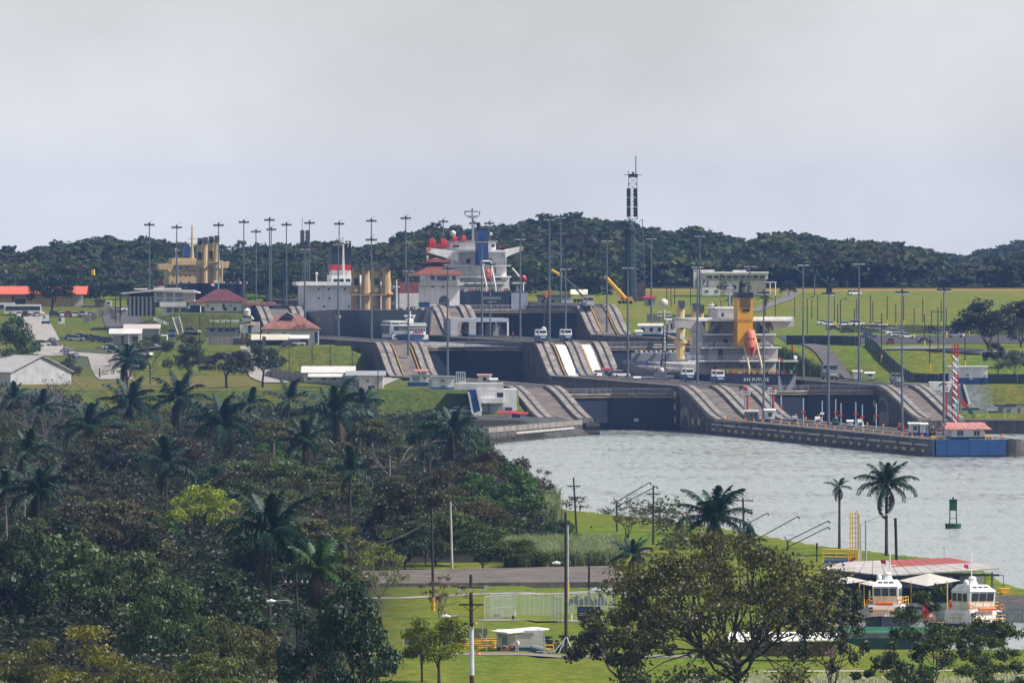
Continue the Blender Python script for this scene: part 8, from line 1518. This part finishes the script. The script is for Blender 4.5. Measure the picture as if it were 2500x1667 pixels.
# channel buoy
S = PX('channel_buoy', 'green channel buoy with a square topmark floating in the water', 'buoy', 2327, 1276, 2020, z=0.)
S.v = 1276; MB().tube([(0, 0, -.4), (0, 0, .82)], [1.36, 1.4], 16).build('float', GREEN, S.o); MB().torus((0, 0, .8), 1.36, .07, 16, 5, 'z').build('float_rim', GREEN, S.o)
for x in (-.6, .6):
    for y in (-.6, .6): MB().bar((x, y, .8), (x * .9, y * .9, 3.2), .075).build('leg', GREEN, S.o)
MB().box(-.65, -.65, 3.1, .65, .65, 5.0).build('topmark_panel', GREEN, S.o); MB().box(-.6, -.6, 1.7, .6, .6, 1.78).build('cross_plate', GREEN, S.o); MB().box(-.75, -.75, 4.98, .75, .75, 5.05).build('top_plate', GREEN, S.o); MB().tube([(0, 0, 5.05), (0, 0, 5.45)], .16, 8).build('lantern', DGREY, S.o); MB().ball((.75, -.9, .6), .35, 8, 6).build('fender_ball', GREEN, S.o)
# dock building: low wide roof, half white half red
S = PX('dock_building', 'long low dock building with a flat roof, half white and half red', 'dock building', 2230, 1470, 1572)
def sheet(par, m, pts, t=.16, name='roof_sheet'): P = [(S.x(u), y, S.z(v)) for u, v, y in pts]; return MB().hexa([(x, y, z - t) for x, y, z in P] + P).build(name, m, par)
A_pts = [(2004, 1385, -2), (2160, 1399, -6), (2300, 1368, 12), (2060, 1378, 10)]
n = 14; DOCKR = mat('dock_roof', (.46, .43, .42), .6, .25, .5, streak=.4, dirt=(.25, .2, .19))
for k in range(n):                                          # roof sheets, side by side
    f, g = k / n, (k + .94) / n; L0 = lambda a, b, h: tuple(a[i] + (b[i] - a[i]) * h for i in range(3))
    a, b, c, d_ = (2004, 1386, -2), (2438, 1383, -5), (2330, 1367.5, 14), (2062, 1377.5, 12)
    e = (2158, 1399.5, -8); fr = lambda h: L0(a, e, h / .36) if h < .36 else L0(e, b, (h - .36) / .64); bk = lambda h: L0(d_, c, h)
    p0, p1, q1, q0 = fr(f), fr(g), bk(g), bk(f); mid0, mid1 = L0(p0, q0, .52), L0(p1, q1, .52)
    sheet(S.o, DOCKR, [p0, p1, mid1, mid0]); sheet(S.o, DOCKR if k < 6 else REDR, [mid0, mid1, q1, q0]) 
S.part('eave_beam', DGREY, (2160, 2436, 1398, 1403, -5, -4.6)); S.part('navy_wall', NAVY, (2010, 2160, 1396, 1440, 0, 1)); S.part('grey_wall', mat('dock_grey', (.2, .22, .26), .7, .2), (2010, 2150, 1398, 1410, -.1, 0)); S.part('back_wall', mat('dock_white', (.42, .44, .44), .7, .2), (2160, 2400, 1400, 1470, 3, 4)); S.part('navy_wall', NAVY, (2200, 2330, 1436, 1480, 2, 2.8)); S.part('door', BLUE, (2330, 2345, 1402, 1440, 2.8, 3.1)); S.part('white_door', WHITE, (2318, 2326, 1402, 1430, 2.8, 3.1)); S.bar_each('column', DGREY, [((2182, 1470, -3), (2182, 1403, -3)), ((2300, 1470, -3), (2300, 1402, -3)), ((2420, 1470, -3), (2420, 1394, -3))], .12); S.bars('antenna', GALV, [((2312, 1366, 10), (2312, 1338, 10)), ((2308, 1339, 10), (2320, 1339, 10))], .05)
for k in range(6): S.part('blue_panel', BLUE, (2060 + k * 22, 2078 + k * 22, 1432, 1470, 1.9, 2.1))
MB().box(-20, -6, -1.2, 14, 10, -.9 + .6).build('dock_floor', CONC, S.o)
def canopy(label, u, v0, vm, v1, hw, Y):
    S = PX('canopy', label, 'canopy', u, v1 + 60, Y); w_ = hw * S.k; zt_, ze = S.z(v0), S.z(v1); zl = S.z(vm); q = MB(); q.v = [(0, 3, zt_), (-w_, 1, zl), (-w_ * .12, -3.5, ze), (w_, 1, zl), (0, 7, zl)]; q.f = [(0, 1, 2), (0, 2, 3), (0, 3, 4), (0, 4, 1)]; q.build('fabric', FABR, S.o); MB().bar((w_ * .55, -1, 0), (w_ * .55, -1, zl), .09).build('pole', YEL, S.o); MB().bar((-w_ * .6, -.4, 0), (-w_ * .6, -.4, zl), .09).build('pole', YEL, S.o)
canopy('large pale grey fabric canopy over the dock between the two boats', 2270, 1400, 1417, 1428, 76, 1545); canopy('small pale canopy behind the first pilot boat', 2125, 1418, 1424, 1427, 26, 1548); canopy('pale sloping canopy left of the first pilot boat', 2070, 1408, 1418, 1422, 50, 1552)
# pilot boats
def boat(label, u, vw, Y, L_, W_, rz, hd, cab, sc=1.):
    o = thing('pilot_boat', label, 'boat', (XU(u, Y), Y, 0.), rz, 'pilot boats moored at the dock'); q = MB()
    P = [(0, .03, .02), (1.2, .42, .25), (2.8, .75, .55), (5, .96, .85), (8, 1, .95), (L_, .95, .92)]
    for y, a, b in P: sh = hd + max(0, (5 - y)) * .1; q.v += [(-b * W_, y + .35 * (y < 3), -.4), (-a * W_, y, sh), (a * W_, y, sh), (b * W_, y + .35 * (y < 3), -.4)]
    for k in range(len(P) - 1):
        for j in range(3): a = 4 * k + j; q.f.append((a, a + 1, a + 5, a + 4))
    q.f.append((4 * len(P) - 4, 4 * len(P) - 3, 4 * len(P) - 2, 4 * len(P) - 1)); h_ = q.build('hull', NAVY, o); q2 = MB()
    for y, a, b in P[1:]: q2.v += [(-a * W_ * .97, y, hd + max(0, (5 - y)) * .1 + .02), (a * W_ * .97, y, hd + max(0, (5 - y)) * .1 + .02)]
    for k in range(len(P) - 2): q2.f.append((2 * k, 2 * k + 1, 2 * k + 3, 2 * k + 2))
    q2.build('deck', mat('boat_deck', (.3, .12, .06), .8, .2), o)
    for sg in (-1, 1): MB().tube([(sg * a * W_ * 1.01, y, hd + max(0, (5 - y)) * .1 - .1) for y, a, b in P[1:]], .13, 6).build('rubber_belt', RUBB, o)
    w1, w2 = W_ * .82, W_ * .6; d0 = hd
    MB().hexa([(-w1, 4.2, d0), (w1, 4.2, d0), (w1, L_ * .72, d0), (-w1, L_ * .72, d0), (-w1 * .94, 4.7, d0 + 1.75), (w1 * .94, 4.7, d0 + 1.75), (w1 * .94, L_ * .72, d0 + 1.75), (-w1 * .94, L_ * .72, d0 + 1.75)]).build('lower_cabin', WHITE, o)
    z2 = d0 + 1.75; wh = MB().hexa([(-w2, 5.6, z2), (w2, 5.6, z2), (w2, 10, z2), (-w2, 10, z2), (-w2 * 1.02, 5.3, z2 + 2.35), (w2 * 1.02, 5.3, z2 + 2.35), (w2 * 1.02, 10, z2 + 2.35), (-w2 * 1.02, 10, z2 + 2.35)]).build('wheelhouse', WHITE, o)
    for f in (-.62, 0, .62): MB().hexa([(f * w2 - w2 * .26, 5.38, z2 + 1.15), (f * w2 + w2 * .26, 5.38, z2 + 1.15), (f * w2 + w2 * .26, 5.6, z2 + 1.15), (f * w2 - w2 * .26, 5.6, z2 + 1.15), (f * w2 - w2 * .26, 5.22, z2 + 2.15), (f * w2 + w2 * .26, 5.22, z2 + 2.15), (f * w2 + w2 * .26, 5.6, z2 + 2.15), (f * w2 - w2 * .26, 5.6, z2 + 2.15)]).build('windscreen', GLASS, wh)
    for sg in (-1, 1):
        for y in (6.2, 7.5, 8.8): MB().box(sg * w2 * 1.03 - .05, y, z2 + 1.1, sg * w2 * 1.03 + .05, y + .95, z2 + 2.1).build('side_window', GLASS, wh)
    MB().hexa([(-w2 * 1.05, 5.2, z2 + 2.37), (w2 * 1.05, 5.2, z2 + 2.37), (w2 * 1.05, 10.2, z2 + 2.37), (-w2 * 1.05, 10.2, z2 + 2.37), (-w2 * .72, 6.4, z2 + 3.15), (w2 * .72, 6.4, z2 + 3.15), (w2 * .72, 9.6, z2 + 3.15), (-w2 * .72, 9.6, z2 + 3.15)]).build('wheelhouse_roof', WHITE, o)
    for f in (-.5, 0, .5): MB().hexa([(f * w2 - w2 * .2, 5.5, z2 + 2.52), (f * w2 + w2 * .2, 5.5, z2 + 2.52), (f * w2 + w2 * .2, 5.6, z2 + 2.5), (f * w2 - w2 * .2, 5.6, z2 + 2.5), (f * w2 * .85 - w2 * .17, 6.1, z2 + 3.0), (f * w2 * .85 + w2 * .17, 6.1, z2 + 3.0), (f * w2 * .85 + w2 * .17, 6.2, z2 + 2.95), (f * w2 * .85 - w2 * .17, 6.2, z2 + 2.95)]).build('skylight', BGLASS, wh)
    MB().tube([(0, 8, z2 + 3.15), (0, 8, z2 + 3.7)], [.75, .5], 10).build('radar_base', WHITE, o); MB().ball((0, 8, z2 + 3.9), .55, 10, 6, .6).build('radar_dome', WHITE, o, True); MB().ball((-w2 * .62, 7.6, z2 + 3.45), .38, 8, 6).build('radome', WHITE, o, True)
    m_ = MB().tube([(.25, 8.6, z2 + 3.2), (.25, 8.6, z2 + (7.2 if sc > 1 else 6.6))], .08, 6); m_.bar((-.9, 8.6, z2 + 5), (1.1, 8.6, z2 + 5), .04); m_.build('mast', WHITE, o)
    MB().hexa([(-.9, 8.5, z2 + 5.3), (-.25, 8.5, z2 + 5.1), (-.25, 8.53, z2 + 5.1), (-.9, 8.53, z2 + 5.3), (-.9, 8.5, z2 + 5.75), (-.25, 8.5, z2 + 5.65), (-.25, 8.53, z2 + 5.65), (-.9, 8.53, z2 + 5.75)]).build('flag', RED, o)
    for y, zz, ww in ((3., d0 + .2, .72), (5.2, z2, .82)):
        for sg in (-1, 1): rail_part(o, [(sg * W_ * ww * .9, y, zz), (sg * W_ * .95, 9.5, zz)], 1.0, YEL, .045, 1.2, 'yellow_rail')
        rail_part(o, [(-W_ * ww * .9, y, zz), (W_ * ww * .9, y, zz)], 1.0, YEL, .045, .9, 'yellow_rail')
    MB().tube([(-w1 * .5, 4.3, z2 + .2), (w1 * .5, 4.3, z2 + .2)], .22, 8).build('orange_roll', ORNG, o)
    for sg in (-1, 1): MB().box(sg * w1 * .78 - .25, 4.15, d0 + .9, sg * w1 * .78 + .25, 4.6, d0 + 1.5).build('cabin_window', GLASS, o); MB().torus((sg * w1 * .9, 4.4, d0 + 2.2), .3, .07, 12, 5).build('lifebuoy', ORNG, o)
    return o
boat('white pilot boat seen bow-on beside the dock, left of two', 2150, 1528, 1497, 14, 2.7, math.radians(-8), 1.75, 0); boat('white pilot boat with a tall mast turned to the right, right of two', 2452, 1558, 1466, 15, 3.0, math.radians(28), 2.1, 0, 1.2)
for u, v, lb in ((2264, 1482, 'red drum rack on the dock between the two boats, left of two'), (2328, 1478, 'red drum rack beside the right pilot boat, right of two')): S = PX('drum_rack', lb, 'drum', u, 1505, 1512); MB().tube([(-.6, 0, .8), (.6, 0, .8)], .55, 12).build('drum', RED, S.o); MB().tube([(-.5, .2, 1.7), (.3, .2, 1.7)], .5, 12).build('drum', RED, S.o); MB().box(.2, -.4, 0, .7, .2, 2.0).build('white_box', WHITE, S.o); MB().box(-.8, -.3, -.3, .9, .4, .3).build('rack', ORNG, S.o)
S = PX('barge', 'long low barge with a ribbed green roof in front of the first pilot boat', 'barge', 2155, 1582, 1440, z=0.)
S.v = V0 + H / S.k; MB().hexa([(S.x(2030), 0, -.4), (S.x(2285), 0, -.4), (S.x(2285), 9, -.4), (S.x(2030), 9, -.4), (S.x(2030), 0, 1.3), (S.x(2285), 0, 1.5), (S.x(2285), 9, 1.5), (S.x(2030), 9, 1.3)]).build('hull', mat('barge_green', (.008, .06, .035), .5, .3), S.o)
for k in range(24): a = 2034 + k * 10.2; MB().hexa([(S.x(a), -.3, 1.9), (S.x(a + 9.6), -.3, 1.93), (S.x(a + 9.6), 4.5, 2.6), (S.x(a), 4.5, 2.55), (S.x(a), -.3, 2.0), (S.x(a + 9.6), -.3, 2.03), (S.x(a + 9.6), 4.5, 2.72), (S.x(a), 4.5, 2.67)]).build('roof_rib', TEAL, S.o)
S.part('wall', mat('barge_wall', (.3, .32, .32), .7, .3), (2036, 2278, S.v - 3.4 / S.k * 1 + 22, S.v - 24, .3, .6)); S.part('end_wall', TEAL, (2036, 2278, S.v - 40, S.v - 20, 4.6, 4.8))
S = PX('raft', 'bright yellow raft on the far shore behind the right pilot boat', 'raft', 2458, 1450, 1600); S.part('raft_body', YEL, (2440, 2466, 1436, 1446, 0, 3)); S.part('raft_body', FYEL, (2446, 2462, 1446, 1454, -1, 2)); S.bar_each('rail', DGREY, [((2405, 1430), (2405, 1404)), ((2450, 1432), (2450, 1404)), ((2405, 1404), (2452, 1404))], .05)
# ------------------------------------------------------------------ people, each one continuous body
def person_mesh(name, m, stride=.2):
    v = [(0, 0, .95), (0, 0, 1.2), (0, 0, 1.42), (0, 0, 1.52), (0, .01, 1.66), (.18, 0, 1.4), (.26, .02, 1.13), (.25, -.1, .9), (-.18, 0, 1.4), (-.27, 0, 1.14), (-.26, -.04, .88), (.1, 0, .9), (.11, -stride * .4, .5), (.11, -stride * .5, .06), (.11, -stride * .5 - .16, .03), (-.1, 0, .9), (-.11, stride * .3, .5), (-.11, stride * .9, .06), (-.11, stride * .9 - .16, .03)]
    e = [(0, 1), (1, 2), (2, 3), (3, 4), (2, 5), (5, 6), (6, 7), (2, 8), (8, 9), (9, 10), (0, 11), (11, 12), (12, 13), (13, 14), (0, 15), (15, 16), (16, 17), (17, 18)]
    rad = [.15, .14, .16, .06, .11, .07, .05, .04, .07, .05, .04, .1, .075, .05, .045, .1, .075, .05, .045]
    me = bpy.data.meshes.new(name); me.from_pydata(v, e, []); me.update(); o = bpy.data.objects.new('tmp', me); COL.objects.link(o); sk = o.modifiers.new('s', 'SKIN'); me.skin_vertices[0].data[0].use_root = True
    for i, r in enumerate(rad): me.skin_vertices[0].data[i].radius = (r, r * (.75 if i < 3 else 1))
    o.modifiers.new('d', 'SUBSURF').levels = 1; bpy.context.view_layer.update(); dg = bpy.context.evaluated_depsgraph_get(); r_ = bpy.data.meshes.new_from_object(o.evaluated_get(dg)); bpy.data.objects.remove(o); r_.materials.clear(); r_.materials.append(m); r_.name = name; return r_
BODY = person_mesh('body', mat('work_clothes', (.03, .04, .07), .8))
def person(label, X, Y, z, rz, vest, helmet, group=None):
    o = thing('person', label, 'person', (X, Y, z), rz); link('body', BODY, o); MB().tube([(0, 0, .96), (0, 0, 1.2), (0, 0, 1.46)], [.19, .2, .19], 10).build('vest', vest, o); MB().ball((0, .0, 1.7), .125, 10, 6, 1.05).build('head', SKIN, o, True); MB().ball((0, .01, 1.76), .14, 10, 5, .75).build('helmet', helmet, o, True)
HV = mat('hi_vis', (.55, .75, .08), .5, .05)
X, Y, z = hit(905, 962); person('person in a yellow-green vest walking on the grass bank below the flat-roofed house', X, Y, z, .3, HV, WHITE)
s_ = YUT(1407, 7); person('person in bright blue work clothes at the foot of the white chutes', *Wst(s_, 7), ztop(s_) + .05, 0, mat('bright_blue', (.02, .17, .5), .5, .1), BLUE); s_ = YUT(1252, 6); person('person in dark red clothes on the middle wall before the portal shed', *Wst(s_, 6), ztop(s_) + .05, .5, RED, WHITE)
# ------------------------------------------------------------------ haze
hz = bpy.data.materials.new('haze_air'); hz.use_nodes = True; n = hz.node_tree.nodes
for x in list(n): n.remove(x)
pv = n.new('ShaderNodeVolumePrincipled'); pv.inputs['Color'].default_value = (.26, .48, 1, 1); pv.inputs['Density'].default_value = HAZE; pv.inputs['Anisotropy'].default_value = .0
o_ = n.new('ShaderNodeOutputMaterial'); hz.node_tree.links.new(pv.outputs[0], o_.inputs['Volume'])
tag(MB().box(-2600, -420, -9, 2600, 9100, 96).build('haze', hz), kind='stuff')
